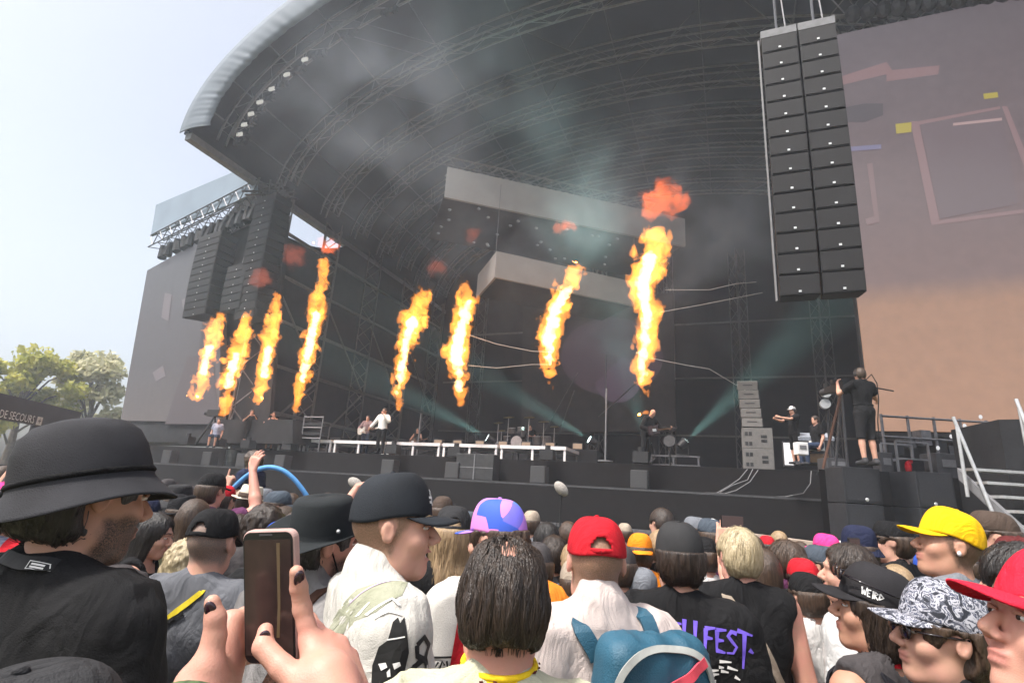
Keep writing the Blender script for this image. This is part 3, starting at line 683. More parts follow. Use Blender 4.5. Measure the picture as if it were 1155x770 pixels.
    P = t.grid((slice(None),) * 3); t.F = np.maximum(t.F, P[..., 2] - 1.02); fr.trousers = t.nets()
    fr.shoes = []
    for hp, kne, an in J:
        an = np.asarray(an, float); sh = Field(axis([], an[0] - .1, an[0] + .1, .018), axis([], an[1] - .14, an[1] + .26, .018), axis([], an[2] - .14, an[2] + .1, .018)); sh.cone(an + [0, -.03, -.045], an + [0, .16, -.058], .046, .04, .02); sh.cone(an + [0, -.01, -.04], an + [0, -.01, .03], .045, .045, .02, flat=True); fr.shoes.append(sh.nets())
    # hair
    fr.hair = None
    st_ = hair[0] if hair else None
    if st_ and not (st_ == 'buzz'):
        nearh = res < .009
        hr = res * (.8 if nearh else 1)
        c = hd_((0, -.03, 0)); ext = .20
        bot = {'long': .42, 'curly_long': .38, 'ponytail': .40}.get(st_, .2)
        h = Field(axis([], c[0] - ext, c[0] + ext, hr), axis([], c[1] - ext - .05, c[1] + ext, hr), axis([], c[2] - bot, c[2] + ext, hr))
        hh_ = lambda cc, r, k=.01, cut=False: h.ell(hd_(cc), r, k, HM_, cut)
        th = {'buzz': -.001, 'short': .014, 'bald_back': .007, 'curly': .045, 'thin': .006}.get(st_, .015)
        hh_((0, -.016, .028), np.array([.075, .097, .090]) + th)
        if st_ in ('short', 'bald_back', 'curly', 'long', 'curly_long', 'ponytail', 'bun', 'thin', 'bob'):
            hh_((0, -.045, -.02), np.array([.068, .062, .07]) + th, .03)
        if st_ in ('long', 'curly_long'):
            wv = .075 if st_ == 'long' else .095
            hh_((0, -.075, -.13), (wv, .045, .16), .05); hh_((0, -.085, -.24), (wv * 1.05, .04, .14), .05)
            for q in (-1, 1): hh_((q * .07, -.02, -.10), (.025, .05, .14), .03)
        if st_ == 'bob': hh_((0, -.03, -.06), (.088, .08, .10), .03)
        if st_ == 'ponytail':
            h.cone(hd_((0, -.10, .02)), hd_((0, -.15, -.0)), .03, .028, .02); h.cone(hd_((0, -.15, .0)), hd_((0, -.145, -.16)), .030, .028, .02); h.cone(hd_((0, -.145, -.16)), hd_((0, -.12, -.33)), .028, .012, .02)
        if st_ == 'bun': hh_((0, -.135, .01), (.048, .045, .045), .015)
        # open the face and trim at the nape
        hh_((0, .115, -.03), (.074 if st_ != 'curly' else .082, .085, .115), .012, True)
        for q in (-1, 1):
            if st_ not in ('long', 'curly_long', 'bob', 'curly'): h.ell(hd_((q * .085, .005, -.03)), (.03, .045, .055), .008, HM_, True)
        if st_ in ('short', 'thin', 'bun', 'ponytail', 'buzz', 'bald_back'):
            P = h.grid((slice(None),) * 3); L_ = (P - up(HP)) @ HM_ + (HP - HC)
            h.F = np.maximum(h.F, (-.088 + (.028 if st_ == 'bald_back' else 0) - .25 * (L_[..., 1] + .05)) - L_[..., 2]) if st_ != 'ponytail' else np.where(L_[..., 1] > -.1, np.maximum(h.F, (-.085 - .2 * (L_[..., 1] + .05)) - L_[..., 2]), h.F)
        P = h.grid((slice(None),) * 3); L_ = (P - up(HP)) @ HM_; bnd = np.abs(h.F) < .05; pb = L_[bnd]
        if st_ in ('curly', 'curly_long'): dn_ = vnoise(pb, 38, 2) * .012 + vnoise(pb, 80, 4) * .006
        else: dn_ = vnoise(pb * np.array([1, 1, .25]), 60, 2) * .0045 + vnoise(pb * np.array([1, 1, .2]), 140, 6) * .003 * (1 if nearh else 0)
        nz_ = np.zeros_like(h.F); nz_[bnd] = dn_; h.F = h.F + nz_
        if st_ == 'bald_back':
            q_ = h.sl(hd_((0, -.07, .105)) - .09, hd_((0, -.07, .105)) + .09); Pq = h.grid(q_); dq = np.linalg.norm((Pq - hd_((.004, -.055, .112))) / np.array([.030, .036, .04]), axis=-1) - 1 + vnoise(Pq, 70, 8) * .5
            h.F[q_] = np.maximum(h.F[q_], -dq * .03)
        if hatted:
            P = h.grid((slice(None),) * 3); L_ = (P - up(HP)) @ HM_ + (HP - HC) - np.array([0, -.014, .026]); r_ = np.array([.078, .099, .093]); k0 = np.linalg.norm(L_ / r_, axis=-1)
            h.F = np.where(L_[..., 2] > .012, np.maximum(h.F, (k0 - 1) * .08), h.F)
        fr.hair = h.nets()
    fr.beard = None
    if beard == 'full':
        h = Field(*[axis([], hd_((0, .03, -.06))[i] - .14, hd_((0, .03, -.06))[i] + .14, max(.0045, res * .8)) for i in range(3)])
        h.ell(hd_((0, .03, -.045)), (.060, .064, .078), .02, HM_); h.cone(hd_((-.034, .02, -.08)), hd_((.034, .02, -.08)), .037, .037, .03); h.ell(hd_((0, .066, -.098)), (.03, .028, .026), .02, HM_)
        h.ell(hd_((0, .092, -.058)), (.022, .02, .013), .004, HM_, True); h.ell(hd_((0, .08, .01)), (.07, .06, .055), .012, HM_, True)
        P = h.grid((slice(None),) * 3); L_ = (P - up(HP)) @ HM_ + (HP - HC); h.F = np.maximum(h.F, L_[..., 2] - (.0 - .02)); h.F = np.maximum(h.F, (-.005 + .25 * (L_[..., 2] + .05)) - L_[..., 1]) + .001 * vnoise(L_, 150, 3)
        fr.beard = h.nets()
    fr.hd = hd_; fr.HM = HM_; fr.up = up; fr.LR = LR; fr.A = A; fr.sh_w = sh_w
    return fr

def patch(P, name, VQ, mats, smooth=True, fm=None, kids=None):
    me = mesh(name, VQ[0], VQ[1], mats, fm, smooth); o = bpy.data.objects.new(name, me); COL.objects.link(o); o.parent = P; return o

# ------------------------------------------------------------------ hats, all in head space: +Y front, z up from the head's centre
def cap_parts(hdf, fwd=0, tilt=0, lift=0.0, high=.0, hole=True, flat=False, peak=.072, fine=True, front_panel=False, wide=1.0):
    nu, nv = (72, 18) if fine else (28, 8)
    rx, ry, z0, ht = .0835 * wide, .1045 * wide, .032 + lift, .098 + high
    M_ = rot(fwd, tilt, 0); c0 = np.array([0, -.012, z0])
    T_ = lambda p: hdf(c0 * [1, 1, 1] + M_ @ (np.asarray(p, float)))
    V = []; UVk = []
    for j in range(nv + 1):
        f = j / nv; ph = f * math.pi / 2
        for i in range(nu):
            t = 2 * math.pi * i / nu; seam = 1 - .012 * math.exp(-((((t + math.pi / 6) % (math.pi / 3)) - math.pi / 6) / .05) ** 2)
            rr = math.cos(ph) ** .62; zz = math.sin(ph) ** 1.08 * ht
            frontness = max(0, math.sin(t)); zz += .012 * frontness * math.sin(2 * ph)
            V.append(T_((rx * rr * math.cos(t) * seam, ry * rr * math.sin(t) * seam, zz + .004 * math.sin(3 * t) * (1 - f) - .010 * (1 - f) * (math.sin(t) < -.2) * abs(math.sin(t)))))
    Fq = []
    for j in range(nv):
        for i in range(nu):
            t = 2 * math.pi * (i + .5) / nu; f = (j + .5) / nv
            bk = abs(((t - 1.5 * math.pi) + math.pi) % (2 * math.pi) - math.pi)
            if hole and fine and (bk / .40) ** 2 + (f * 1.0 / .34) ** 2 < 1 and f > .10: continue
            Fq.append((j * nu + i, j * nu + (i + 1) % nu, (j + 1) * nu + (i + 1) % nu, (j + 1) * nu + i))
    crown = (np.array(V), Fq)
    bm = MB(); n = 24 if fine else 10; mrow = 6 if fine else 3; Vb = []
    for k in range(mrow + 1):
        q = k / mrow
        for i in range(n + 1):
            t = math.pi / 2 + (i / n - .5) * 2 * 1.12; x = rx * 1.0 * math.cos(t); y = ry * 1.0 * math.sin(t); s_ = (i / n - .5) * 2
            ext = peak * (1 - abs(s_) ** 2.6) * q
            Vb.append(T_((x * (1 + .10 * q * (1 - abs(s_) ** 4)), y + ext * 1.06, .002 - (.012 if flat else .045) * (s_ * s_) * (1 - abs(s_) ** 2.6) * q - .012 * q * q * (1 - abs(s_) ** 2.6))))
    Fb = [(k * (n + 1) + i, k * (n + 1) + i + 1, (k + 1) * (n + 1) + i + 1, (k + 1) * (n + 1) + i) for k in range(mrow) for i in range(n)]
    return crown, (np.array(Vb), Fb), T_, (rx, ry, ht)
def solid(o, t, off=1.0):
    md = o.modifiers.new('thickness', 'SOLIDIFY'); md.thickness = t; md.offset = off; return o
def add_cap(P, hdf, cm, bm_=None, button=True, sub=True, **kw):
    cr, br, T_, (rx, ry, ht) = cap_parts(hdf, **kw)
    c = patch(P, 'cap', cr, cm); solid(c, .0025)
    b = patch(c, 'brim', br, bm_ or cm); solid(b, .004)
    if button and kw.get('fine', True):
        m = MB(); m.ell(T_((0, 0, ht + .003)), .008, .008, .005, 8, 6); m.build('button', cm, c, True, local=True)
    c['_T'] = 0
    return c, T_, (rx, ry, ht)
def lathe_hat(hdf, prof, M_, c0, nu=48, brimf=None, sx=.92, sy=1.06, pinch=None):
    V = []; T_ = lambda p: hdf(np.asarray(c0) + M_ @ np.asarray(p, float))
    for (r, z) in prof:
        for i in range(nu):
            t = 2 * math.pi * i / nu; x, y, zz = r * sx * math.cos(t), r * sy * math.sin(t), z
            if brimf: zz += brimf(t, r)
            if pinch: x, y, zz = pinch(x, y, zz)
            V.append(T_((x, y, zz)))
    Fq = [(j * nu + i, j * nu + (i + 1) % nu, (j + 1) * nu + (i + 1) % nu, (j + 1) * nu + i) for j in range(len(prof) - 1) for i in range(nu)]
    return (np.array(V), Fq), T_

# ------------------------------------------------------------------ one person in the crowd or on the stage
def skin_with(skin, sk_):
    nm = f'{SKIN[skin].name}_{sk_}'
    if nm in _M: return _M[nm]
    m = SKIN[skin].copy(); m.name = nm; n = m.node_tree; L = n.links; b = n.nodes['Principled BSDF']; src = b.inputs['Base Color'].links[0].from_socket
    at = n.nodes.new('ShaderNodeAttribute'); at.attribute_name = 'lip'; mx = n.nodes.new('ShaderNodeMix'); mx.data_type = 'RGBA'; ml = n.nodes.new('ShaderNodeMath'); ml.operation = 'MULTIPLY'; ml.inputs[1].default_value = .75; L.new(at.outputs['Fac'], ml.inputs[0]); L.new(ml.outputs[0], mx.inputs['Factor']); L.new(src, mx.inputs['A']); mx.inputs['B'].default_value = (.40, .15, .125, 1)
    a2 = n.nodes.new('ShaderNodeAttribute'); a2.attribute_name = 'stub'; tc = n.nodes.new('ShaderNodeTexCoord'); nz = n.nodes.new('ShaderNodeTexNoise'); nz.inputs['Scale'].default_value = 420; nz.inputs['Detail'].default_value = 2; L.new(tc.outputs['Object'], nz.inputs[0])
    mr = n.nodes.new('ShaderNodeMapRange'); mr.inputs['From Min'].default_value = .3; mr.inputs['From Max'].default_value = .62; mr.inputs['To Min'].default_value = .55; L.new(nz.outputs['Fac'], mr.inputs['Value']); m3 = n.nodes.new('ShaderNodeMath'); m3.operation = 'MULTIPLY'; L.new(a2.outputs['Fac'], m3.inputs[0]); L.new(mr.outputs[0], m3.inputs[1])
    x2 = n.nodes.new('ShaderNodeMix'); x2.data_type = 'RGBA'; L.new(m3.outputs[0], x2.inputs['Factor']); L.new(mx.outputs['Result'], x2.inputs['A']); x2.inputs['B'].default_value = (*STUBC[sk_], 1); L.new(x2.outputs['Result'], b.inputs['Base Color'])
    _M[nm] = m; return m
NOLOCKS = {'man with thinning black hair and a yellow neck scarf in the centre', 'woman in a grey patterned cap with dark sunglasses facing left'}
STUBC = dict(black=(.022, .015, .012), brown=(.09, .055, .037), darkbrown=(.05, .032, .023), sandy=(.21, .13, .08), grey=(.17, .14, .12), blond=(.36, .25, .16), red=(.2, .09, .05))
PEOPLE = {}
def person(label, x, y, d, yaw=0, base=0.0, group='people in the crowd', skin='fair', shirt=('tee', BLKC), trousers=JEANS, hat=None, key=None, eyes=None, far=None, height=None, xyz=None, sock=None, **kw):
    top = pd(x, y, d) if xyz is None else np.asarray(xyz, float)
    h = height or (top[2] - base)
    if hat and hat[0] != 'visorless': h -= .018
    if not 1.35 < h < 2.0: print('HEIGHT', label, round(h, 2))
    sc = h / 1.745
    res = kw.pop('res', .0048 if d < 1.4 else .0062 if d < 2.2 else .009 if d < 3.4 else .014)
    coarse = kw.pop('coarse', .016 if d < 2.2 else .022 if d < 3.4 else .028)
    if d > 4.5: kw.setdefault('face', d < 8)
    fr = figure(label, hatted=bool(hat), shirt=shirt[0] if shirt else None, res=res, coarse=coarse, **kw)
    # the head's top must stand at the pixel: shift the feet back by the head's own offset
    ht = fr.hd((0, 0, .115)) * sc; cz, sz = math.cos(R(yaw)), math.sin(R(yaw))
    off = np.array([ht[0] * cz - ht[1] * sz, ht[0] * sz + ht[1] * cz])
    P = empty('person', (top[0] - off[0], top[1] - off[1], base), label, 'person', group, R(yaw)); P.scale = (sc, sc, sc)
    if kw.get('lean') or kw.get('sit'):
        P.location.z = base
    fr.root = P; fr.sc = sc
    hc = kw.get('hair') or ('short', 'brown')
    fr.bodyo = patch(P, 'body', fr.body, [skin_with(skin, kw.get('beard') or (hc[1] if hc else 'brown')), LIPS, TEETH], fm=fr.fm)
    for nm_, ar_ in (('stub', fr.stub), ('lip', fr.lip)): fr.bodyo.data.attributes.new(nm_, 'FLOAT', 'POINT').data.foreach_set('value', ar_.astype(np.float32))
    if fr.shirt is not None: fr.shirto = patch(P, 'shirt', fr.shirt, shirt[1])
    fr.trouserso = patch(P, 'shorts' if kw.get('shorts') else 'trousers', fr.trousers, trousers)
    for q in fr.shoes: patch(P, 'shoe', q, SHOE)
    if fr.hair is not None: fr.hairo = patch(P, 'hair', fr.hair, HAIRC[hc[1]])
    if fr.hair is not None and d < 3.8 and xyz is None and d > .6 and label not in NOLOCKS:
        cut_ = hc[0] not in ('long', 'curly_long', 'ponytail', 'bob')
        strands(fr, 650, 6 if not cut_ else 4, .014 if not cut_ else .010, .0016, hc[1], (.0, -.04, .115), len(label), .0045, zmax=(-.02 if hat[0] in ('bucket', 'boonie', 'fedora') else .015) if hat else None, zmin=-.1 if cut_ else None)
    if res < .009 and kw.get('face', True):
        for q in (-1, 1):
            m = MB(); m.ell(fr.hd((q * .0315, .0775, .0095)), .0135, .0115, .0055, 12, 8, *(fr.HM.T)); e = m.build('eye', EYEW, P, True, local=True)
            m = MB(); m.ell(fr.hd((q * .0315, .0868, .0095)), .0055, .0026, .0048, 10, 6, *(fr.HM.T)); m.build('iris', EYED, e, True, local=True)
            m = MB(); m.tube([fr.hd((q * .015, .0935, .0360)), fr.hd((q * .034, .087, .0385)), fr.hd((q * .054, .069, .032))], [.0028, .0034, .0012], 6); m.build('eyebrow', HAIRC[hc[1]], P, True, local=True)
            m = MB(); m.tube([fr.hd((q * .018, .0865, .0135)), fr.hd((q * .0315, .0885, .0165)), fr.hd((q * .046, .080, .0125))], [.002, .0045, .002], 6); m.build('eyelid', SKIN[skin], P, True, local=True)
    fine = d < 3.0
    if hat:
        kind, hm_ = hat[0], hat[1]; hk = hat[2] if len(hat) > 2 else {}
        if kind == 'cap': fr.cap, fr.T, fr.cs = add_cap(P, fr.hd, hm_, fine=fine, **hk)
        elif kind == 'beanie':
            pr = [(.088, -.0), (.092, .02), (.092, .05), (.085, .085), (.06, .115), (.03, .128), (.001, .131)]
            vq, _ = lathe_hat(fr.hd, pr, rot(0, hk.get('tilt', 8), 0), (0, -.014, .005)); fr.cap = patch(P, 'beanie', vq, hm_)
        elif kind == 'bucket':
            nse = lambda t, r: .006 * math.sin(3 * t + 1) * max(0, (r - .112) / .04)
            pr = [(.001, .122), (.045, .119), (.075, .110), (.095, .092), (.106, .064), (.111, .030), (.112, .012), (.1125, .010), (.114, .003), (.127, -.014), (.142, -.031), (.150, -.040)]
            pr = [(r * hk.get('k', 1), z * hk.get('kz', 1)) for r, z in pr]
            pr2 = []
            for a, b in zip(pr, pr[1:]): pr2 += [a, ((a[0] + b[0]) / 2, (a[1] + b[1]) / 2)]
            pr2.append(pr[-1])
            vq, fr.T = lathe_hat(fr.hd, pr2, rot(hk.get('yaw', 0), hk.get('tilt', 4), hk.get('roll', 0)), hk.get('c', (0, -.012, .035)), 72, nse); fr.cap = patch(P, 'bucket_hat', vq, hm_); solid(fr.cap, .003)
        elif kind == 'boonie':
            up_ = hk.get('curl', .05)
            nse = lambda t, r: max(0, (r - .1) / .09) ** 1.3 * (up_ * (math.cos(t) ** 2) * 1.2 - .02 + .006 * math.sin(5 * t))
            pr = [(.001, .118), (.06, .117), (.082, .113), (.092, .10), (.096, .06), (.1, .02), (.101, .004), (.104, 0), (.13, -.003), (.16, -.008), (.178, -.012), (.184, -.014)]
            vq, fr.T = lathe_hat(fr.hd, pr, rot(hk.get('yaw', 0), hk.get('tilt', 6), hk.get('roll', 0)), (0, -.012, .03), 64, nse); fr.cap = patch(P, 'brimmed_hat', vq, hm_); solid(fr.cap, .003)
        elif kind == 'fedora':
            pinch = lambda x, y, z: (x * (1 - .18 * max(0, y / .1) * (z > .06)), y, z - .018 * math.exp(-(x / .03) ** 2) * (z > .08))
            nse = lambda t, r: max(0, (r - .1) / .05) * (.016 * abs(math.cos(t)) - .004)
            pr = [(.001, .115), (.05, .115), (.078, .112), (.088, .10), (.096, .05), (.1, .006), (.105, 0), (.125, -.001), (.145, 0), (.150, .001)]
            vq, fr.T = lathe_hat(fr.hd, pr, rot(0, hk.get('tilt', 4), hk.get('roll', 0)), (0, -.012, .03), 40, nse, pinch=pinch); fr.cap = patch(P, 'fedora_hat', vq, hm_); solid(fr.cap, .004)
            if len(hat) > 3:
                pr = [(.0975, .045), (.1025, .008)]; vq, _ = lathe_hat(fr.hd, pr, rot(0, hk.get('tilt', 4), hk.get('roll', 0)), (0, -.012, .03), 40, None); b = patch(fr.cap, 'hat_band', vq, hat[3]); solid(b, .003)
    return fr

def strands(fr, n=1500, seg=5, step=.012, w_=.0011, hc='brown', whorl=(.0, -.05, .115), seed=0, lift=.0025, thin=None, zmax=None, bulk=.5, zmin=None):
    """separate locks combed over the hair, away from the crown and downwards"""
    V, Q = fr.hair; rng = np.random.default_rng(seed); tri = V[Q]; ar = np.linalg.norm(np.cross(tri[:, 1] - tri[:, 0], tri[:, 2] - tri[:, 0]), axis=1); nm = np.cross(tri[:, 1] - tri[:, 0], tri[:, 2] - tri[:, 0]); nm /= np.linalg.norm(nm, axis=1)[:, None] + 1e-9
    idx = rng.choice(len(Q), n, p=ar / ar.sum()); t = BVHTree.FromPolygons([v.co.copy() for v in fr.hairo.data.vertices] + [v.co.copy() for v in fr.bodyo.data.vertices], [tuple(p.vertices) for p in fr.hairo.data.polygons] + [tuple(i + len(fr.hairo.data.vertices) for i in p.vertices) for p in fr.bodyo.data.polygons]) if whorl[1] > .03 else bvh(fr.hairo); wh = fr.hd(whorl); VV = []; FF = []; tt = fr.hd((0, 0, 0))
    for i in idx:
        p = Vector(tri[i].mean(0) + rng.normal(size=3) * .003); k0 = len(VV); pts = []; nn0 = Vector(nm[i])
        if zmax is not None and (np.array(p) - tt) @ fr.HM[:, 2] > zmax: continue
        jit = Vector(rng.normal(size=3) * .35); sg = int(rng.integers(max(2, seg - 2), seg + 2)); lf = lift * rng.uniform(.2, 1.6)
        for k in range(sg + 1):
            c, nn, _, _ = t.find_nearest(p)
            if c is None or (zmin is not None and (np.array(c) - tt) @ fr.HM[:, 2] < zmin): break
            pts.append((c + nn * (lf * (.4 + .6 * math.sin(3.14 * min(1, k / sg + .2)))), nn)); g = (p - Vector(wh)); g.normalize(); dr = g * .8 + Vector((0, 0, -.75)) + jit * .45; dr = dr - nn * dr.dot(nn)
            if dr.length < 1e-4: break
            p = c + dr.normalized() * step
        m_ = len(pts)
        if m_ < 3: continue
        for k, (c, nn) in enumerate(pts):
            d = (pts[min(k + 1, m_ - 1)][0] - pts[max(k - 1, 0)][0]).normalized(); s_ = d.cross(nn).normalized() * w_ * rng.uniform(.7, 1.3) * (1 - .75 * (k / (m_ - 1)) ** 2)
            VV += [tuple(c - s_), tuple(c + nn * w_ * bulk), tuple(c + s_)]
        for k in range(m_ - 1):
            a = k0 + 3 * k; FF += [(a, a + 1, a + 4, a + 3), (a + 1, a + 2, a + 5, a + 4)]
    me = mesh('hair_locks', VV, FF, HAIRC[hc], None, True); o = bpy.data.objects.new('hair_locks', me); COL.objects.link(o); o.parent = fr.hairo
def bvh(o): me = o.data; return BVHTree.FromPolygons([v.co.copy() for v in me.vertices], [tuple(p.vertices) for p in me.polygons])
def ribbon(P, name, pts, wid, m, on=None, off=.004, thick=.003, n=40, wide_dir=None, cnr=False):
    """a strap laid on the surface 'on' through the given points"""
    pts = [Vector(p) for p in pts]; seg = []; k = len(pts) - 1
    for i in range(n + 1):
        t = i / n * k; j = min(int(t), k - 1); u_ = t - j; p0, p1, p2, p3 = pts[max(j - 1, 0)], pts[j], pts[j + 1], pts[min(j + 2, k)]
        seg.append(.5 * ((2 * p1) + (p2 - p0) * u_ + (2 * p0 - 5 * p1 + 4 * p2 - p3) * u_ * u_ + (3 * p1 - p0 - 3 * p2 + p3) * u_ ** 3))
    T_ = [bvh(o) for o in (on if isinstance(on, (list, tuple)) else [on])] if on else []; S_, Nn = [], []
    for p in seg:
        best = None
        for t in T_:
            c, nn, i, dist = t.find_nearest(p)
            if c is not None and (best is None or (c - p).length < best[2]): best = (c, nn, (c - p).length)
        if best: S_.append(best[0] + best[1] * off); Nn.append(best[1])
        else: S_.append(p); Nn.append(Vector(wide_dir) if wide_dir else Vector((0, -1, 0)))
    for _ in range(3): S_ = [S_[0]] + [(S_[i - 1] + S_[i] * 2 + S_[i + 1]) / 4 for i in range(1, n)] + [S_[-1]]; Nn = [Nn[0]] + [(Nn[i - 1] + Nn[i] + Nn[i + 1]).normalized() for i in range(1, n)] + [Nn[-1]]
    V = []; Fq = []
    for i in range(n + 1):
        d = (S_[min(i + 1, n)] - S_[max(i - 1, 0)]).normalized(); s_ = d.cross(Nn[i]).normalized() * wid / 2; a = Nn[i] * thick
        V += [S_[i] - s_, S_[i] + s_, S_[i] + s_ + a, S_[i] - s_ + a]
    for i in range(n):
        for q in range(4): Fq.append((i * 4 + q, i * 4 + (q + 1) % 4, i * 4 + 4 + (q + 1) % 4, i * 4 + 4 + q))
    Fq += [(3, 2, 1, 0), (n * 4, n * 4 + 1, n * 4 + 2, n * 4 + 3)]
    me = mesh(name, [tuple(v) for v in V], Fq, m, None, False); o = bpy.data.objects.new(name, me); COL.objects.link(o); o.parent = P; return o
def decal(P, name, polys, m, on, o, x, y, nrm, lift=.0015):
    """flat drawn shapes (lists of 2-D outlines) wrapped onto a surface: o the anchor, x / y the axes in metres, nrm pointing out of the cloth"""
    t = bvh(on); o, x, y, nrm = map(Vector, (o, x, y, nrm)); bm = bmesh.new()
    for poly in polys:
        vs = [bm.verts.new((p[0], p[1], 0)) for p in poly]
        try: bm.faces.new(vs)
        except ValueError: pass
    bmesh.ops.triangulate(bm, faces=bm.faces[:])
    for _ in range(4):
        le = [e for e in bm.edges if ((x * (e.verts[0].co.x - e.verts[1].co.x)) + (y * (e.verts[0].co.y - e.verts[1].co.y))).length > .02]
        if not le: break
        bmesh.ops.subdivide_edges(bm, edges=le, cuts=1); bmesh.ops.triangulate(bm, faces=bm.faces[:])
    for v in bm.verts:
        p = o + x * v.co.x + y * v.co.y; h, nn, i, dd = t.ray_cast(p + nrm * .15, -nrm, .4)
        if h is None: h, nn, i, dd = t.find_nearest(p)
        v.co = h + nrm * lift
    me = bpy.data.meshes.new(name); bm.to_mesh(me); bm.free(); me.materials.append(m); ob = bpy.data.objects.new(name, me); COL.objects.link(ob); ob.parent = P; return ob
def stroke(pts, w0, w1=None):
    """a pen stroke as a polygon, tapered from w0 to w1"""
    w1 = w0 if w1 is None else w1; L_, Rr = [], []; n = len(pts)
    for i, p in enumerate(pts):
        a = np.array(pts[max(i - 1, 0)], float); b = np.array(pts[min(i + 1, n - 1)], float); d = b - a; d /= np.linalg.norm(d) + 1e-9; q = np.array([-d[1], d[0]]) * (w0 + (w1 - w0) * i / max(1, n - 1)) / 2
        L_.append(tuple(np.array(p) + q)); Rr.append(tuple(np.array(p) - q))
    return L_ + Rr[::-1]
def text_polys(txt, size=1.0):
    cu = bpy.data.curves.new('t', 'FONT'); cu.body = txt; cu.size = size; cu.resolution_u = 2; o = bpy.data.objects.new('t', cu); COL.objects.link(o)
    me = o.to_mesh(); out = [[(me.vertices[i].co.x, me.vertices[i].co.y) for i in p.vertices] for p in me.polygons]; o.to_mesh_clear(); bpy.data.objects.remove(o); bpy.data.curves.remove(cu)
    return out

C = {k: cloth(k, c) for k, c in dict(charcoal=(.03, .03, .032), faded=(.055, .05, .052), grey=(.16, .17, .19), heather=(.12, .125, .14), white=(.60, .59, .58), cream=(.50, .47, .40), red=(.47, .014, .024), yellow=(.83, .47, .008),
    orange=(.80, .24, .015), pink=(.72, .05, .24), rose=(.55, .22, .28), teal=(.035, .14, .22), navy=(.018, .022, .05), green=(.17, .62, .06), violet=(.20, .09, .5), brown=(.07, .05, .04), beige=(.34, .28, .22), olive=(.06, .062, .035),
    slate=(.06, .075, .095), straw=(.62, .57, .46), blue=(.03, .09, .45), maroon=(.10, .02, .02), felt=(.016, .016, .018), plum=(.1, .03, .08)).items()}
STRIPE = mat('plaid_cloth', (.45, .45, .5), .85, .3, 30, var2=(.08, .10, .2), stretch=(1, 1, 6))
PAPER = mat('white_print', (.75, .74, .72), .7, .05, 20)
# ================================================================== ON THE STAGE
DZ = 3.1
def aX(x, b, z=DZ):                           # stage a-coordinate of the pixel column x at depth b on a level z (solved on the line)
    lo, hi = -34.0, 6.0
    for _ in range(50):
        mid = (lo + hi) / 2; q = Sg(mid, b, z) - CAM; px_ = 577.5 + FP * (q @ Rv) / (q @ Fv)
        if px_ < x: lo = mid
        else: hi = mid
    return lo
# white edged riser tables along the front
RIS = mat('riser_white_edge', (.72, .70, .70), .5, .06, 9)
xs_ = [311, 374, 434, 497, 562, 640, 657]
for i in range(5):
    a0, a1 = aX(xs_[i] + 1, .35), aX(xs_[i + 1] - 1, .35); a0 += .02; a1 -= .02
    rt = empty('stage_riser', Sg((a0 + a1) / 2, .35, DZ), ['leftmost', 'second from left', 'middle', 'second from right', 'rightmost'][i] + ' of the five white edged riser platforms along the stage front', 'riser platform', 'riser platforms')
    MB().boxS(a0, a1, .3, 2.2, 3.52, 3.64).build('platform_edge', RIS, rt)
    MB().boxS(a0 + .02, a1 - .02, .32, 2.18, 3.643, 3.65).build('top', DECKM, rt)
    for a in (a0 + .06, a1 - .06, (a0 + a1) / 2):
        for b in (.36, 2.1): MB().boxS(a - .04, a + .04, b - .03, b + .03, DZ + .002, 3.518).build('leg', RIS if b < 1 else STEEL, rt)
    m = MB(); m.tube([Sg(a0 + .06, 2.0, 3.15), Sg((a0 + a1) / 2, 2.0, 3.48)], .025, 5); m.tube([Sg(a1 - .06, 2.0, 3.15), Sg((a0 + a1) / 2, 2.0, 3.48)], .025, 5); m.build('brace', STEEL, rt)
# front fill speakers on the shelf
ff = [(193, 'far left end'), (238, 'left of the oil-drum sized case'), (277, 'below the crew in black'), (320, 'below the left end of the risers'), (441, 'below the singer'), (513, 'beside the black road case'), (609, 'below the drum kit lights'), (722, 'below the guitarist')]
for x, w_ in ff:
    a = aX(x, -.5, 2.5); m = MB(); m.boxS(a - .27, a + .27, -.78, -.35, 2.284, 2.86); o = m.build('front_fill_speaker', mat('fill_speaker_grey', (.06, .06, .064), .6, .12, 12), label='grey front fill speaker on the stage shelf, ' + w_, cat='speaker', group='front fill speakers', bevel=.012)
    m = MB(); m.boxS(a - .24, a + .24, -.793, -.782, 2.31, 2.83); m.build('grille', mat('fill_grille', (.05, .05, .053), .7, .1, 60, .3, 200), o)
a = aX(538, -.4, 2.5); m = MB(); m.boxS(a - .75, a + .75, -.7, -.1, 2.284, 3.2); rc = m.build('road_case', mat('road_case_black', (.035, .035, .037), .5, .2, 6), label='black road case standing on the stage shelf below the risers', cat='road case', bevel=.02)
m = MB(); m.boxS(a - .02, a + .02, -.72, -.70, 2.29, 3.19); m.boxS(a - .75, a + .75, -.715, -.703, 2.7, 2.73); m.build('edge_trim', GREY, rc)
a = aX(262, -.4, 2.5); m = MB(); m.cyl(Sg(a, -.4, 2.285), Sg(a, -.4, 3.0), .32, 18)
for z in (2.5, 2.75): m.tube([Sg(a + .325 * math.cos(t), -.4 + .325 * math.sin(t), z) for t in np.linspace(0, 6.28, 20)], .012, 5)
m.build('oil_drum', mat('drum_dark', (.03, .035, .035), .4, .2, 9, metal=.4), label='dark metal drum on the stage shelf at the left', cat='drum')
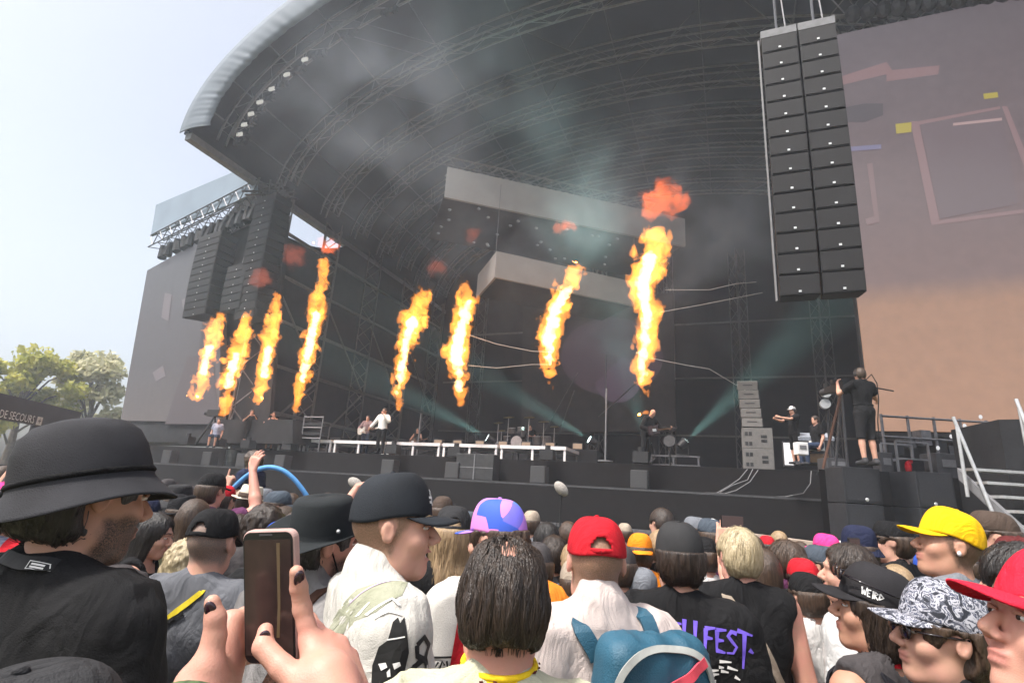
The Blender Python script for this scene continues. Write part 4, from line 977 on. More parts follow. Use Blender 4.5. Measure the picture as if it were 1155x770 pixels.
# drum riser, kit and drummer
ad = aX(588, 6, 4.1)
MB().boxS(ad - 6.0, ad + 4.0, 4.6, 8.6, DZ + .002, 3.95).build('drum_riser', BLK, label='long black backline riser carrying the drum kit', cat='riser')
KIT = mat('drum_shell', (.10, .09, .09), .3, .3, 9, spec=.5); SKIN_D = mat('drum_head', (.45, .42, .42), .6, .15, 5); CYM = mat('cymbal_bronze', (.45, .34, .14), .3, .2, 12, metal=.9)
kit = empty('drum_kit', Sg(ad, 6, 3.955), 'drum kit with bronze cymbals on the black riser', 'drum kit')
Z0 = 3.955
m = MB(); m.cyl(Sg(ad, 5.3, Z0 + .32), Sg(ad, 5.75, Z0 + .32), .30, 20); k1 = m.build('bass_drum', KIT, kit); m = MB(); m.cyl(Sg(ad, 5.285, Z0 + .32), Sg(ad, 5.298, Z0 + .32), .28, 20); m.build('drum_head', SKIN_D, k1)
for (da, db, z, r, h_) in ((-.35, 5.6, .75, .17, .25), (.12, 5.55, .78, .18, .26), (.75, 6.1, .25, .22, .42), (-.8, 6.1, .5, .18, .16), (1.15, 6.3, .25, .24, .45)):
    m = MB(); m.cyl(Sg(ad + da, db, Z0 + z), Sg(ad + da, db - .05, Z0 + z + h_), r, 16); t_ = m.build('tom', KIT, kit); m = MB(); m.cyl(Sg(ad + da, db - .05, Z0 + z + h_ + .002), Sg(ad + da, db - .052, Z0 + z + h_ + .012), r * .97, 16); m.build('drum_head', SKIN_D, t_)
for (da, db, z, r) in ((-1.15, 5.7, 1.25, .24), (-.55, 5.5, 1.5, .27), (.5, 5.5, 1.5, .27), (1.15, 5.8, 1.35, .26), (-1.2, 6.3, .95, .19), (1.5, 6.4, 1.2, .22)):
    m = MB(); m.tube([Sg(ad + da, db, Z0), Sg(ad + da, db, Z0 + z)], .015, 5)
    for q in range(3): m.tube([Sg(ad + da, db, Z0 + .35), Sg(ad + da + .28 * math.cos(q * 2.1), db + .28 * math.sin(q * 2.1), Z0 + .01)], .012, 4)
    st = m.build('cymbal_stand', ALU, kit); m = MB(); m.tube([Sg(ad + da, db, Z0 + z), Sg(ad + da, db - .006, Z0 + z + .02), Sg(ad + da, db - .01, Z0 + z + .035)], [r, r * .45, .03], 18); m.build('cymbal', CYM, st)
person('drummer in dark clothes behind the drum kit', 600, 477, 27, xyz=Sg(ad + .1, 6.9, 5.42), yaw=158, base=3.53, sit=True, group='people on the stage', shirt=('tee', BLKC), hair=('short', 'brown'), height=1.76, arms=(dict(el=(-.3, .15, 1.15), wr=(-.2, .42, 1.15)), dict(el=(.3, .18, 1.2), wr=(.22, .42, 1.35))))
m = MB(); m.cyl(Sg(ad + .12, 7.0, Z0), Sg(ad + .12, 7.0, Z0 + .42), .17, 14); m.build('drum_stool', BLKP, label='small black drum stool under the drummer', cat='stool')
for i, (x, w_) in enumerate(((495, 'leftmost'), (517, 'second from left'), (542, 'third from left'), (568, 'left of the bass drum'), (594, 'right of the bass drum'), (621, 'second from right'), (652, 'rightmost'))):
    a = aX(x, 4.75, 4.1); m = MB(); m.boxS(a - .24, a + .24, 4.65, 4.95, 3.953, 4.25); o = m.build('floor_light', DGREY, label=f'small boxy stage light on the black riser, {w_} in its row', cat='stage light', group='row of floor lights'); m = MB(); m.boxS(a - .2, a + .2, 4.635, 4.648, 3.98, 4.2); m.build('lens_panel', glow('warm_lens', srgb(205, 170, 140), LIT * .8), o)
# musicians
WS = cloth('white_shirt', (.72, .69, .66), .06)
sg_ = person('singer in a loose white shirt holding a microphone to his mouth', 433, 468, 22.3, yaw=168, base=DZ, group='people on the stage', shirt=('long', WS), trousers=BLKC, hair=('short', 'brown'), face=True, bulk=1.12, height=1.80, arms=(dict(el=(-.30, .14, 1.24), wr=(-.07, .23, 1.50), hand=((.5, .3, .6), (-.4, .8, -.2), 1.2)), dict(el=(.34, .02, 1.18), wr=(.46, .12, .95))))
m = MB();
for q in (-1, 1): m.ell(sg_.hd((q * .034, .10, .012)), .030, .008, .022, 8, 6)
m.tube([sg_.hd((-.085, 0, .016)), sg_.hd((-.07, .09, .016)), sg_.hd((.07, .09, .016)), sg_.hd((.085, 0, .016))], .004, 5); m.build('sunglasses', BLKP, sg_.root, local=True)
MW = sg_.root.matrix_basis
m = MB(); p0 = np.array(MW @ Vector(sg_.hd((-.01, .135, -.058)))); p1 = np.array(MW @ Vector((-.05, .27, 1.47))); m.tube([p0, p0 + (p1 - p0) * .3, p0 + (p1 - p0) * .31, p1], [.03, .028, .018, .014], 8); m.build('microphone', BLKP, label='black microphone in the hand of the white shirted singer', cat='microphone')
gt = person('bald guitarist in black bending over his guitar', 738, 466, 18.2, yaw=205, base=DZ, lean=26, head=(-15, -22, 0), group='people on the stage', shirt=('long', BLKC), trousers=BLKC, hair=None, face=True, height=1.86, skin='fair', arms=(dict(el=(-.34, .28, 1.12), wr=(-.50, .52, 1.08), hand=((-.3, .3, .6), (0, .8, -.2), .9)), dict(el=(.36, .2, 1.08), wr=(.14, .40, .98), hand=((-.8, .3, -.2), (0, 1, 0), .5))))
def guitar(fr, label, colr, c=(0.08, .40, .98), ang=12, yawg=-8):
    P = empty('electric_guitar', fr.root.location, label, 'guitar', None, fr.root.rotation_euler.z); P.scale = fr.root.scale
    M_ = rot(yawg, 0, ang); T_ = lambda x, y, z: np.array(c) + M_ @ np.array([-x, y, z])
    out = [(-.22, .0), (-.20, .13), (-.10, .15), (.0, .10), (.09, .15), (.15, .17), (.13, .06), (.13, -.05), (.15, -.13), (.08, -.12), (.0, -.09), (-.1, -.16), (-.2, -.13)]
    m = MB(); m.prism([T_(x, 0, z) for x, z in out], T_(0, .045, 0) - T_(0, 0, 0)); m.build('body', colr, P, local=True)
    m = MB(); m.prism([T_(.12, .02, .025), T_(.62, .02, .022), T_(.62, .02, -.022), T_(.12, .02, -.025)], T_(0, .055, 0) - T_(0, .02, 0)); m.build('neck', mat('guitar_neck', (.10, .05, .025), .4, .2, 20), P, local=True)
    m = MB(); m.prism([T_(.62, .02, .03), T_(.80, .02, .05), T_(.82, .02, -.01), T_(.62, .02, -.03)], T_(0, .045, 0) - T_(0, .02, 0)); m.build('headstock', colr, P, local=True)
    m = MB(); m.box(T_(-.02, .055, 0), .12, .02, .08, M_[:, 0], M_[:, 1], M_[:, 2]); m.build('pickup', SILV, P, local=True)
guitar(gt, 'dark electric guitar held low by the bald guitarist', mat('guitar_lacquer', (.03, .012, .012), .2, .2, 6, spec=.6), c=(.06, .44, 1.0), ang=10)
bs = person('guitarist in a plaid shirt standing left of the singer', 414, 479, 24, yaw=175, base=DZ, group='people on the stage', shirt=('long', mat('plaid_pink', (.30, .19, .18), .85, .3, 25, var2=(.12, .08, .09))), hair=('short', 'brown'), height=1.7, arms=(dict(el=(-.3, .12, 1.15), wr=(-.3, .36, 1.15)), dict(el=(.32, .1, 1.12), wr=(.1, .32, 1.0))))
guitar(bs, 'pale electric guitar of the musician in the plaid shirt', mat('guitar_pale', (.5, .45, .4), .3, .1, 8), c=(.06, .32, 1.02))
b2 = person('bare armed bassist far back beside a tall stand', 471, 487, 27.5, yaw=170, base=DZ, group='people on the stage', shirt=('vest', BLKC), hair=('long', 'brown'), height=1.68, arms=(dict(el=(-.3, .12, 1.15), wr=(-.34, .36, 1.2)), dict(el=(.32, .1, 1.12), wr=(.1, .32, 1.0))))
guitar(b2, 'bass guitar of the bassist far back', mat('guitar_brown', (.12, .06, .03), .3, .2, 8), c=(.06, .32, 1.02))
# stage crew, left
cr1 = person('stage hand in black shorts with a shoulder camera at the left', 284, 466, 25.2, yaw=210, base=DZ, group='people on the stage', shirt=('tee', BLKC), trousers=BLKC, shorts=True, hair=('short', 'brown'), height=1.76, arms=(dict(el=(-.3, .2, 1.2), wr=(-.15, .38, 1.4)), dict(el=(.3, .2, 1.2), wr=(.15, .38, 1.4))))
cr2 = person('woman in black shorts with raised arms at the left of the stage', 309, 468, 25.2, yaw=190, base=DZ, sex='f', group='people on the stage', shirt=('tank', BLKC), trousers=BLKC, shorts=True, hair=('long', 'brown'), height=1.72, arms=(dict(el=(-.28, .25, 1.3), wr=(-.06, .3, 1.52)), dict(el=(.3, .2, 1.2), wr=(.28, .42, 1.2))))
person('crew member in a white patterned shirt seated by the tripod', 246, 480, 24.5, yaw=190, base=DZ - .44, sit=True, group='people on the stage', shirt=('tee', STRIPE), shorts=True, hair=('short', 'black'), height=1.66, xyz=pd(246, 480, 24.5))
tp = empty('camera_tripod', pd(236, 497, 25) * [1, 1, 0] + UP * DZ, 'broadcast camera on a tall tripod at the left end of the stage', 'camera tripod')
hdp = pd(243, 466, 25); m = MB(); m.box(hdp, .7, .3, .3, su, sv); m.cyl(hdp - su * .35, hdp - su * .6, .1, 10); m.build('camera', BLKP, tp)
for q in (-1, 0, 1): m = MB(); m.tube([hdp - UP * .15, hdp * [1, 1, 0] + UP * (DZ + .01) + su * q * .6 + sv * (.4 if q == 0 else -.2)], .045, 6); m.build('leg', BLKP, tp)
for x, y0, wd_, hh_, lab in ((300, 498, 1.2, 1.9, 'tall black equipment rack at the left of the stage'), (322, 498, .9, 1.1, 'low black amplifier stack beside the tall rack'), (368, 500, 1.6, .9, 'long low equipment case behind the left risers')):
    P = Sg(aX(x, 3, DZ), 3.2, DZ); m = MB(); m.box(P + UP * (hh_ / 2 + .002), wd_, .7, hh_, su, sv); o = m.build('equipment_rack', mat('rack_black', (.04, .04, .042), .5, .25, 8), label=lab, cat='equipment rack', bevel=.02)
    m = MB()
    for z in np.arange(.15, hh_ - .1, .22): m.box(P + UP * z - sv * .36, wd_ * .8, .02, .12, su, sv)
    m.build('front_panel', GREY, o)
kt = empty('keyboard_stand', pd(350, 496, 23.5) * [1, 1, 0] + UP * DZ, 'keyboard rack of thin metal frames left of the singer', 'keyboard stand')
kp = np.array(kt.location); m = MB()
for q in (-.5, .5): m.tube([kp + su * q, kp + su * q + UP * 1.5], .03, 5); m.tube([kp + su * q + sv * .5, kp + su * q + sv * .5 + UP * 1.1], .03, 5)
for z in (.55, 1.0, 1.45): m.tube([kp - su * .5 + UP * z, kp + su * .5 + UP * z], .03, 5)
m.build('frame', GREY, kt)
for z in (.75, 1.15): m = MB(); m.box(kp + UP * z + sv * .2, 1.2, .35, .12, su, sv); m.build('keyboard', BLKP, kt)
# spotlights with their beams in the haze
TEAL = (.50, 1.0, .82)
def spot(x, y, d, tx, ty, td, label, e=900, ang=16):
    P = pd(x, y, d); Q = pd(tx, ty, td); dr = (Q - P) / np.linalg.norm(Q - P); root = empty('spotlight', P, label, 'stage light', 'teal beam lights')
    m = MB(); m.tube([P - dr * .34, P - dr * .1, P - dr * .03], [.13, .16, .18], 14); m.build('housing', BLKP, root)
    m = MB(); m.tube([P - dr * .028, P - dr * .018], [.15, .15], 14); m.build('lens', glow('teal_lens', (.75, 1.0, .95), 6 * LIT), root)
    m = MB(); m.tube([P - dr * .2 + su * .2, P - dr * .2 + su * .2 - UP * .35, P - dr * .2 - su * .2 - UP * .35, P - dr * .2 - su * .2], .02, 5); m.build('yoke', DGREY, root)
    L_ = bpy.data.lights.new('beam', 'SPOT'); L_.energy = e; L_.color = TEAL; L_.spot_size = R(ang); L_.spot_blend = 1.0; L_.shadow_soft_size = .12
    lo = bpy.data.objects.new('beam', L_); COL.objects.link(lo); lo.location = tuple(P); lo.rotation_euler = Vector(-dr).to_track_quat('Z', 'Y').to_euler()
spot(549, 493, 24, 478, 455, 24, 'teal stage light aimed left beside the drum kit', 34000, 18)
spot(664, 495, 23, 610, 462, 23, 'teal stage light aimed left at the right end of the riser', 34000, 16)
spot(774, 497, 19.5, 835, 440, 20, 'teal stage light aimed up right behind the bald guitarist', 38000, 20)
spot(730, 500, 19.6, 712, 440, 20, 'teal stage light aimed upwards behind the bald guitarist', 9000, 30)
spot(590, 486, 26, 588, 430, 27.5, 'teal stage light shining straight up behind the drums', 1500, 24)
fl = pd(755, 497, 19); rd = empty('round_lamp', fl, 'round grey lamp on a stand right of the bald guitarist', 'lamp'); m = MB(); m.cyl(fl, fl + sv * .15, .2, 18); m.build('reflector', DGREY, rd); m = MB(); m.tube([fl + sv * .1, fl * [1, 1, 0] + sv * .1 + UP * DZ], .03, 6); m.build('stand', BLKP, rd)
m = MB(); m.boxS(aX(735, 1.5), aX(790, 1.5), 1.4, 1.5, 3.5, 3.56); m.boxS(aX(735, 1.5), aX(790, 1.5), 1.4, 1.5, 3.2, 3.24)
for x in (735, 760, 788): a = aX(x, 1.5); m.boxS(a - .03, a + .03, 1.42, 1.48, DZ, 3.5)
m.build('pedal_rack', STEEL, label='low metal rail behind the guitarist on the stage floor', cat='rail')
for x, y0, y1, d, lab in ((684, 438, 524, 19, 'thin tall pole standing right of the drum riser'), (475, 466, 500, 26, 'thin microphone pole beside the bassist')):
    P = pd(x, y0, d); m = MB(); m.tube([P * [1, 1, 0] + UP * DZ, P], .03, 6); m.cyl(P * [1, 1, 0] + UP * DZ, P * [1, 1, 0] + UP * (DZ + .04), .25, 12); m.build('pole', GREY, label=lab, cat='pole')
# infill speaker stack on the right
ip = pd(861, 528, 15.2); ia = toS(ip)[0]
st = empty('speaker_stack', Sg(ia, .7, DZ), 'grey ground stack of two subwoofers and five slim speakers at the right of the stage', 'speaker stack')
SPG = mat('speaker_warm_grey', (.13, .125, .12), .6, .1, 9)
for k in range(2):
    z = DZ + .004 + k * .66; m = MB(); m.boxS(ia - .46, ia + .46, .35, 1.2, z, z + .655); s_ = m.build('subwoofer', SPG, st, bevel=.012)
    for (dx, dz) in ((-.32, .14), (-.2, .14), (-.32, .46), (-.2, .46), (.2, .24), (.2, .38)):
        m = MB(); m.boxS(ia + dx - .045, ia + dx + .045, .342, .352, z + dz - .05, z + dz + .07) if dx < 0 else m.boxS(ia + dx - .09, ia + dx + .09, .342, .352, z + dz - .04, z + dz + .05); m.build('port', BLKP, s_)
for k in range(5):
    z = DZ + 1.36 + k * .325; sh_ = .05 * (k - 2) * (-1); c = Sg(ia - .12 - .02 * k, .75, z + .15); tl = R(-3 + 4 * k)
    Y = sv * math.cos(tl) + UP * math.sin(tl); Zz = np.cross(su, Y); m = MB(); m.box(c, .62, .5, .29, su, Y, Zz); s_ = m.build('slim_speaker', SPG, st, bevel=.012)
    m = MB(); m.box(c - Y * .252 + Zz * .02, .3, .01, .03, su, Y, Zz); m.build('handle_slot', BLKP, s_)
    m = MB(); m.box(c + su * .33, .04, .4, .25, su, Y, Zz); m.build('side_hinge', BLKP, s_)
tk = person('technician in a white cap and headphones reaching towards the speaker stack', 893, 458, 15.2, yaw=100, base=DZ, group='people on the stage', shirt=('tee', BLKC), trousers=BLKC, shorts=True, hair=('short', 'brown'), hat=('cap', WHITE, dict(hole=False)), arms=(dict(el=(-.2, .26, 1.32), wr=(-.12, .52, 1.36)), dict(el=(.2, .26, 1.30), wr=(.14, .50, 1.33))))
m = MB()
for q in (-1, 1): m.ell(tk.hd((q * .092, -.01, 0)), .022, .04, .045, 8, 6)
m.tube([tk.hd((-.095, -.01, .02)), tk.hd((-.075, -.01, .10)), tk.hd((0, -.01, .14)), tk.hd((.075, -.01, .10)), tk.hd((.095, -.01, .02))], .012, 6); m.build('headphones', BLKP, tk.root, local=True)
P = pd(889, 516, 15.9); m = MB(); m.box(P * [1, 1, 0] + UP * (DZ + .36), .26, .3, .7, su, sv); o = m.build('light_box', DGREY, label='brightly glowing light panel beside the technician', cat='light panel'); m = MB(); m.box(P * [1, 1, 0] + UP * (DZ + .36) - sv * .155, .22, .01, .62, su, sv); m.build('glowing_face', glow('bright_face', (1, .97, .97), 1.4 * LIT), o)
P = pd(920, 512, 14.8) * [1, 1, 0] + UP * DZ; cs_ = empty('mixing_case', P, 'open flight case with a pale mixing desk beside the technician', 'flight case')
m = MB(); m.box(P + UP * .36, .78, .7, .7, su, sv); m.build('case_body', DGREY, cs_, bevel=.015); m = MB(); m.box(P + UP * .76, .85, .75, .08, su, sv * .96 + UP * .28, UP * .96 - sv * .28); m.build('desk', mat('pale_blue_metal', (.45, .48, .55), .4, .2, 14, metal=.3), cs_); m = MB(); m.box(P + UP * .48 - sv * .355, .36, .01, .26, su, sv); m.build('label_sheet', PAPER if 'PAPER' in globals() else WHITE, cs_); m = MB(); m.box(P + UP * .16 - sv * .355, .5, .01, .22, su, sv); m.build('wood_panel', mat('plywood', (.22, .14, .08), .7, .2, 8), cs_)
person('crew member sitting behind the flight case', 919, 472, 14.6, yaw=95, base=DZ - .42, sit=True, group='people on the stage', shirt=('tee', BLKC), hair=('short', 'darkbrown'), height=1.66)
# cables hanging over the stage front
for pts, lab in (([(843, 529, .0), (834, 540, 0), (822, 548, 0), (808, 556, 0)], 'grey cable trailing down from the stage deck, leftmost'), ([(849, 529, 0), (843, 541, 0), (826, 547, 0), (812, 555, 0)], 'grey cable trailing down from the stage deck, middle'), ([(855, 530, 0), (846, 543, 0), (830, 553, 0), (815, 557, 0)], 'grey cable trailing down from the stage deck, right'), ([(915, 531, 0), (914, 545, 0), (906, 556, 0), (885, 560, 0), (850, 559, 0), (812, 556, 0), (760, 554, 0), (700, 551, 0)], 'long grey cable looping down and along the shelf edge')):
    MB().tube([pp(x, y, Sg(0, -.06 - .7 * min(1, max(0, (y - 531) / 24)), 0), sv) for x, y, _ in pts], .014, 5).build('stage_cable', GREY, label=lab, cat='cable', group='cables on the stage front')

# ================================================================== RIGHT CAMERA PLATFORM
WX = np.array([1.0, 0, 0]); WY = np.array([0, 1.0, 0])
SB = pd(950, 530, 10.7); PZ = 2.76; x0 = SB[0]; y0 = SB[1]
xb_ = (x0 + .1) * (y0 + 5) / (y0 + 1) + .05; m = MB(); m.hexa([(x0 + .1, y0 + 1.0, 0), (x0 + 9, y0 + 1.0, 0), (x0 + 9, y0 + 5, 0), (xb_, y0 + 5, 0), (x0 + .1, y0 + 1.0, PZ - .01), (x0 + 9, y0 + 1.0, PZ - .01), (x0 + 9, y0 + 5, PZ - .01), (xb_, y0 + 5, PZ - .01)])
m.build('camera_platform', SKM, label='black draped camera platform right of the stage', cat='platform')
ss = empty('subwoofer_stack', (x0 + 1.08, y0 + .5, 0), 'stack of wide black subwoofers in front of the camera platform', 'speaker stack')
SUBM = mat('subwoofer_black', (.022, .023, .027), .6, .15, 9); hs = .69
for k in range(4):
    z = .003 + k * hs; zz = z + hs - .012
    for q, nm in ((0, 'left'), (1, 'right')):
        m = MB(); xa, xb = (x0, x0 + .90) if q == 0 else (x0 + 1.26, x0 + 2.16); sl = .17
        if q == 0: m.hexa([(xa, y0, z), (xb - sl, y0, z), (xb, y0 + .6, z), (xa, y0 + .6, z), (xa, y0, zz), (xb - sl, y0, zz), (xb, y0 + .6, zz), (xa, y0 + .6, zz)])
        else: m.hexa([(xa + sl, y0, z), (xb, y0, z), (xb, y0 + .6, z), (xa, y0 + .6, z), (xa + sl, y0, zz), (xb, y0, zz), (xb, y0 + .6, zz), (xa, y0 + .6, zz)])
        sb = m.build('subwoofer', SUBM, ss, bevel=.012)
        m = MB(); ga, gb = (xa + .05, xb - sl - .04) if q == 0 else (xa + sl + .04, xb - .05); m.hexa([(ga, y0 - .012, z + .05), (gb, y0 - .012, z + .05), (gb, y0 - .002, z + .05), (ga, y0 - .002, z + .05), (ga, y0 - .012, zz - .05), (gb, y0 - .012, zz - .05), (gb, y0 - .002, zz - .05), (ga, y0 - .002, zz - .05)]); m.build('grille', mat('sub_grille', (.028, .029, .034), .75, .15, 50, .4, 220), sb)
        m = MB(); bx = xa + .42 if q == 0 else xb - .42; m.ell((bx, y0 - .016, z + .08), .035, .008, .035, 12, 6); m.build('badge', SILV, sb)
    m = MB(); m.box((x0 + 1.08, y0 + .55, (z + zz) / 2), .38, .08, hs - .02); m.build('throat', BLK, ss)
co = person('camera operator in black shorts seen from behind on the platform', 969, 421, 10.75, yaw=8, base=PZ + .01, group='people on the stage', shirt=('tee', BLKC), trousers=cloth('black_shorts', (.018, .018, .02)), shorts=True, hair=('short', 'brown'), bulk=1.08, res=.01, height=1.84, arms=(dict(el=(-.32, .18, 1.28), wr=(-.20, .34, 1.50)), dict(el=(.36, .12, 1.26), wr=(.52, .26, 1.24))))
m = MB()
for q in (-1, 1): m.ell(co.hd((q * .092, -.01, 0)), .022, .04, .045, 8, 6)
m.tube([co.hd((-.095, -.01, .02)), co.hd((-.075, -.01, .10)), co.hd((0, -.01, .128)), co.hd((.075, -.01, .10)), co.hd((.095, -.01, .02))], .012, 6); m.build('headphones', BLKP, co.root, local=True)
m = MB(); m.tube([(x, y, 1.06) for x, y in [(.17 * math.cos(t), .12 * math.sin(t)) for t in np.linspace(0, 6.3, 20)]], .018, 5); m.build('waist_bag', BLKC, co.root, local=True)
ct = empty('broadcast_camera', pd(948, 436, 11.9), 'black broadcast camera on a tripod in front of the operator', 'camera'); cpz = pd(948, 436, 11.9)
m = MB(); m.box(cpz, .16, .42, .2, WX, WY); m.box(cpz + WY * .35, .13, .3, .14, WX, WY); m.box(cpz - WX * .13 + UP * .1, .12, .1, .08, WX, WY); m.build('camera_body', BLKP, ct); m = MB(); m.cyl(cpz + WY * .5, cpz + WY * .7, .075, 14); m.build('lens', DGREY, ct)
for q, (lx, lyy) in enumerate(((936, 505), (953, 512), (962, 500))):
    f_ = pd(928 + q * 14, 525, 11.6 + .4 * (q == 1)) * [1, 1, 0] + UP * PZ; m = MB(); m.tube([cpz - UP * .15, f_], .028, 6); m.build('leg', STEEL if q != 0 else mat('tripod_wood', (.10, .05, .035), .5, .2, 9), ct)
m = MB(); m.tube([cpz - WY * .25, cpz - WY * .55 + WX * .35 - UP * .1, cpz - WY * .6 + WX * .72 - UP * .16], .015, 5); m.build('pan_bar', BLKP, ct)
m = MB(); m.tube([pd(x, y, 11.4) for x, y in ((975, 430), (983, 422), (989, 432), (991, 450), (990, 475), (992, 500))], .011, 5); m.build('camera_cable', BLKP, label='thin black cable looping behind the camera operator', cat='cable')
for (x, y, r, lab) in ((932, 443, .11, 'upper'), (931, 455, .12, 'lower')):
    P = pd(x, y, 13.5); o = empty('work_lamp', P, f'{lab} round grey lamp on the pole left of the camera operator', 'lamp', 'round lamps on a pole'); m = MB(); m.cyl(P, P + sv * .14, r, 16); m.build('lamp_face', mat('lamp_glass_grey', (.32, .33, .34), .3, .1, 9), o); m = MB(); m.tube([P + sv * .142, P + sv * .28], [r * .9, .06], 12); m.build('shell', BLKP, o)
P = pd(932, 455, 13.7); m = MB(); m.tube([P * [1, 1, 0] + UP * PZ, P + UP * .5], .035, 6)
for q in range(3): m.tube([P * [1, 1, 0] + UP * (PZ + .8), P * [1, 1, 0] + UP * (PZ + .01) + WX * .4 * math.cos(q * 2.1) + WY * .4 * math.sin(q * 2.1)], .02, 5)
m.build('lamp_stand', BLKP, label='black stand carrying the two round lamps', cat='stand')
for (x, y, wd_, hh_, dd, lab, mt_) in ((1022, 524, .72, .75, .5, 'open metal equipment frame behind the subwoofer stack', STEEL), (1062, 522, .6, .55, .5, 'low dark rack right of the open equipment frame', DGREY), (996, 524, .28, .5, .3, 'narrow dark box at the feet of the camera operator', DGREY), (940, 526, .5, .3, .4, 'small dark case by the tripod on the platform', DGREY), (905, 528, .25, .28, .2, 'small pale box on the deck by the flight case', WHITE)):
    P = pd(x, y, 12.4) * [1, 1, 0] + UP * (PZ if x > 930 else DZ); o = empty('equipment_case', P, lab, 'equipment case'); m = MB()
    if mt_ is STEEL:
        for sx in (-1, 1):
            for sy in (-1, 1): m.box(P + WX * sx * wd_ / 2 + WY * sy * dd / 2 + UP * hh_ / 2, .04, .04, hh_)
        for z in (.02, hh_ * .5, hh_): 
            for sy in (-1, 1): m.box(P + WY * sy * dd / 2 + UP * z, wd_, .035, .035)
        m.build('frame', GREY, o); m = MB(); m.box(P + UP * hh_ * .3 + WX * .1, wd_ * .5, dd * .7, hh_ * .4); m.build('amplifier', BLKP, o); m = MB(); m.ell(P + UP * .2 - WX * .1 - WY * .2, .07, .07, .14, 8, 6); m.ell(P + UP * .33 - WX * .04 - WY * .2, .05, .05, .06, 8, 6); m.build('red_reel', cloth('red', (.47, .014, .024)), o)
    else:
        m.box(P + UP * hh_ / 2, wd_, dd, hh_); m.build('case_body', mt_, o, bevel=.015); m = MB(); m.box(P + UP * hh_ * .6 - WY * (dd / 2 + .006), wd_ * .6, .01, hh_ * .3); m.build('front_plate', GREY, o)
# scaffold clutter behind the platform and the dark box on the right
sc_ = empty('scaffold_frame', pd(1090, 522, 13) * [1, 1, 0] + UP * PZ, 'dark scaffold with cable drums behind the platform stairs', 'scaffold'); m = MB()
for x in (1000, 1030, 1060, 1090, 1120, 1150):
    P = pd(x, 522, 13.2) * [1, 1, 0]; m.tube([P + UP * PZ, P + UP * 4.3], .035, 5)
for z in (3.2, 3.75, 4.25): m.tube([pd(1000, 520, 13.2) * [1, 1, 0] + UP * z, pd(1160, 520, 13.2) * [1, 1, 0] + UP * z], .03, 5)
m.build('tubes', STEEL, sc_)
random.seed(8)
for k in range(9):
    P = pd(1006 + k * 17, 512 - random.uniform(0, 18), 13.5); m = MB(); m.box(P, random.uniform(.2, .4), .3, random.uniform(.2, .45)); m.build('stored_case', [BLKP, DGREY, STEEL][k % 3], sc_)
m = MB()
for x, y in ((1088, 480), (1073, 492), (1058, 505), (1106, 470), (1118, 478)): m.ell(pd(x, y, 12.9), .04, .03, .05, 8, 6)
m.build('clip_lamps', glow('clip_lamp', (.8, .8, .82), LIT), sc_)
B_ = pd(1126, 530, 10.0); m = MB(); t0, t1 = pd(1126, 473, 10.2), pd(1170, 455, 8.8)
m.hexa([(t0[0], t0[1], 0), (t0[0] + 3, t0[1] - 1.2, 0), (t0[0] + 3.5, t0[1] + 1, 0), (t0[0] + .3, t0[1] + 1.5, 0), (t0[0], t0[1], t0[2]), (t0[0] + 3, t0[1] - 1.2, t0[2] + .1), (t0[0] + 3.5, t0[1] + 1, t0[2] + .1), (t0[0] + .3, t0[1] + 1.5, t0[2])])
m.build('black_wall_flat', BLK, label='black covered block standing behind the stairs at the right edge', cat='block')
# aluminium stairs
stp = pd(1083, 534, 9.6); stt = empty('metal_stairs', (stp[0] + .6, stp[1], 0), 'aluminium stairs with handrails climbing to the camera platform', 'stairs')
for i in range(12):
    z = PZ - .03 - i * .225; y = stp[1] - i * .20
    if z < .1: break
    m = MB(); m.box((stp[0] + .72 + .045 * i, y - .05, z), 1.28, .26, .045); m.build('tread', ALU, stt)
for q in (0, 1):
    xq = stp[0] + .04 + q * 1.36; m = MB(); m.prism([(xq, stp[1] + .1, PZ - .2), (xq, stp[1] + .1, PZ), (xq + .54, stp[1] - 2.45, .02), (xq + .5, stp[1] - 2.45, -.0), (xq + .5, stp[1] - 2.2, .0)], WX * .05); m.build('stringer', GREY, stt)
    hr = [pd(1075, 470, 9.7), pd(1098, 525, 9.35), pd(1131, 606, 8.85)] if q == 0 else [pd(1146, 450, 9.6), pd(1166, 500, 9.2), pd(1196, 585, 8.7)]
    dd_ = (hr[2] - hr[0]); m = MB(); m.tube([hr[0], hr[1], hr[2], hr[2] + dd_ * .25], .028, 8); m.tube([hr[0] + dd_ * .08, (hr[0] + dd_ * .08) * [1, 1, 0] + UP * (PZ - .5)], .028, 8); m.build('handrail', ALU, stt)
# crowd barrier in front of the stage
for i in range(12):
    a0 = -26 + i * 2.4; br = empty('crowd_barrier', Sg(a0 + 1.2, -6.2, 0), 'steel crowd barrier section with a plywood step in front of the stage pit', 'barrier', 'crowd barrier sections')
    MB().boxS(a0 + .01, a0 + 2.39, -6.25, -6.21, .05, 1.18).build('panel', DGREY, br); MB().boxS(a0 + .01, a0 + 2.39, -6.32, -6.14, 1.185, 1.26).build('top_rail', STEEL, br); MB().boxS(a0 + .01, a0 + 2.39, -6.2, -5.4, .3, .36).build('step', mat('beige_ply', (.36, .29, .24), .7, .15, 4), br)
pb = pz(812, 597, 1.34); pb2 = pz(925, 612, 1.34); dpb = pb2 - pb; dpb /= np.linalg.norm(dpb); npb = np.array([-dpb[1], dpb[0], 0])
m = MB(); m.hexa([pb - UP * .10, pb2 - UP * .10, pb2 + npb * .25 - UP * .10, pb + npb * .25 - UP * .10, pb, pb2, pb2 + npb * .25, pb + npb * .25]); o = m.build('pit_counter', mat('beige_ply', (.36, .29, .24)), label='beige plywood counter in the pit at the foot of the stage', cat='counter')
m = MB()
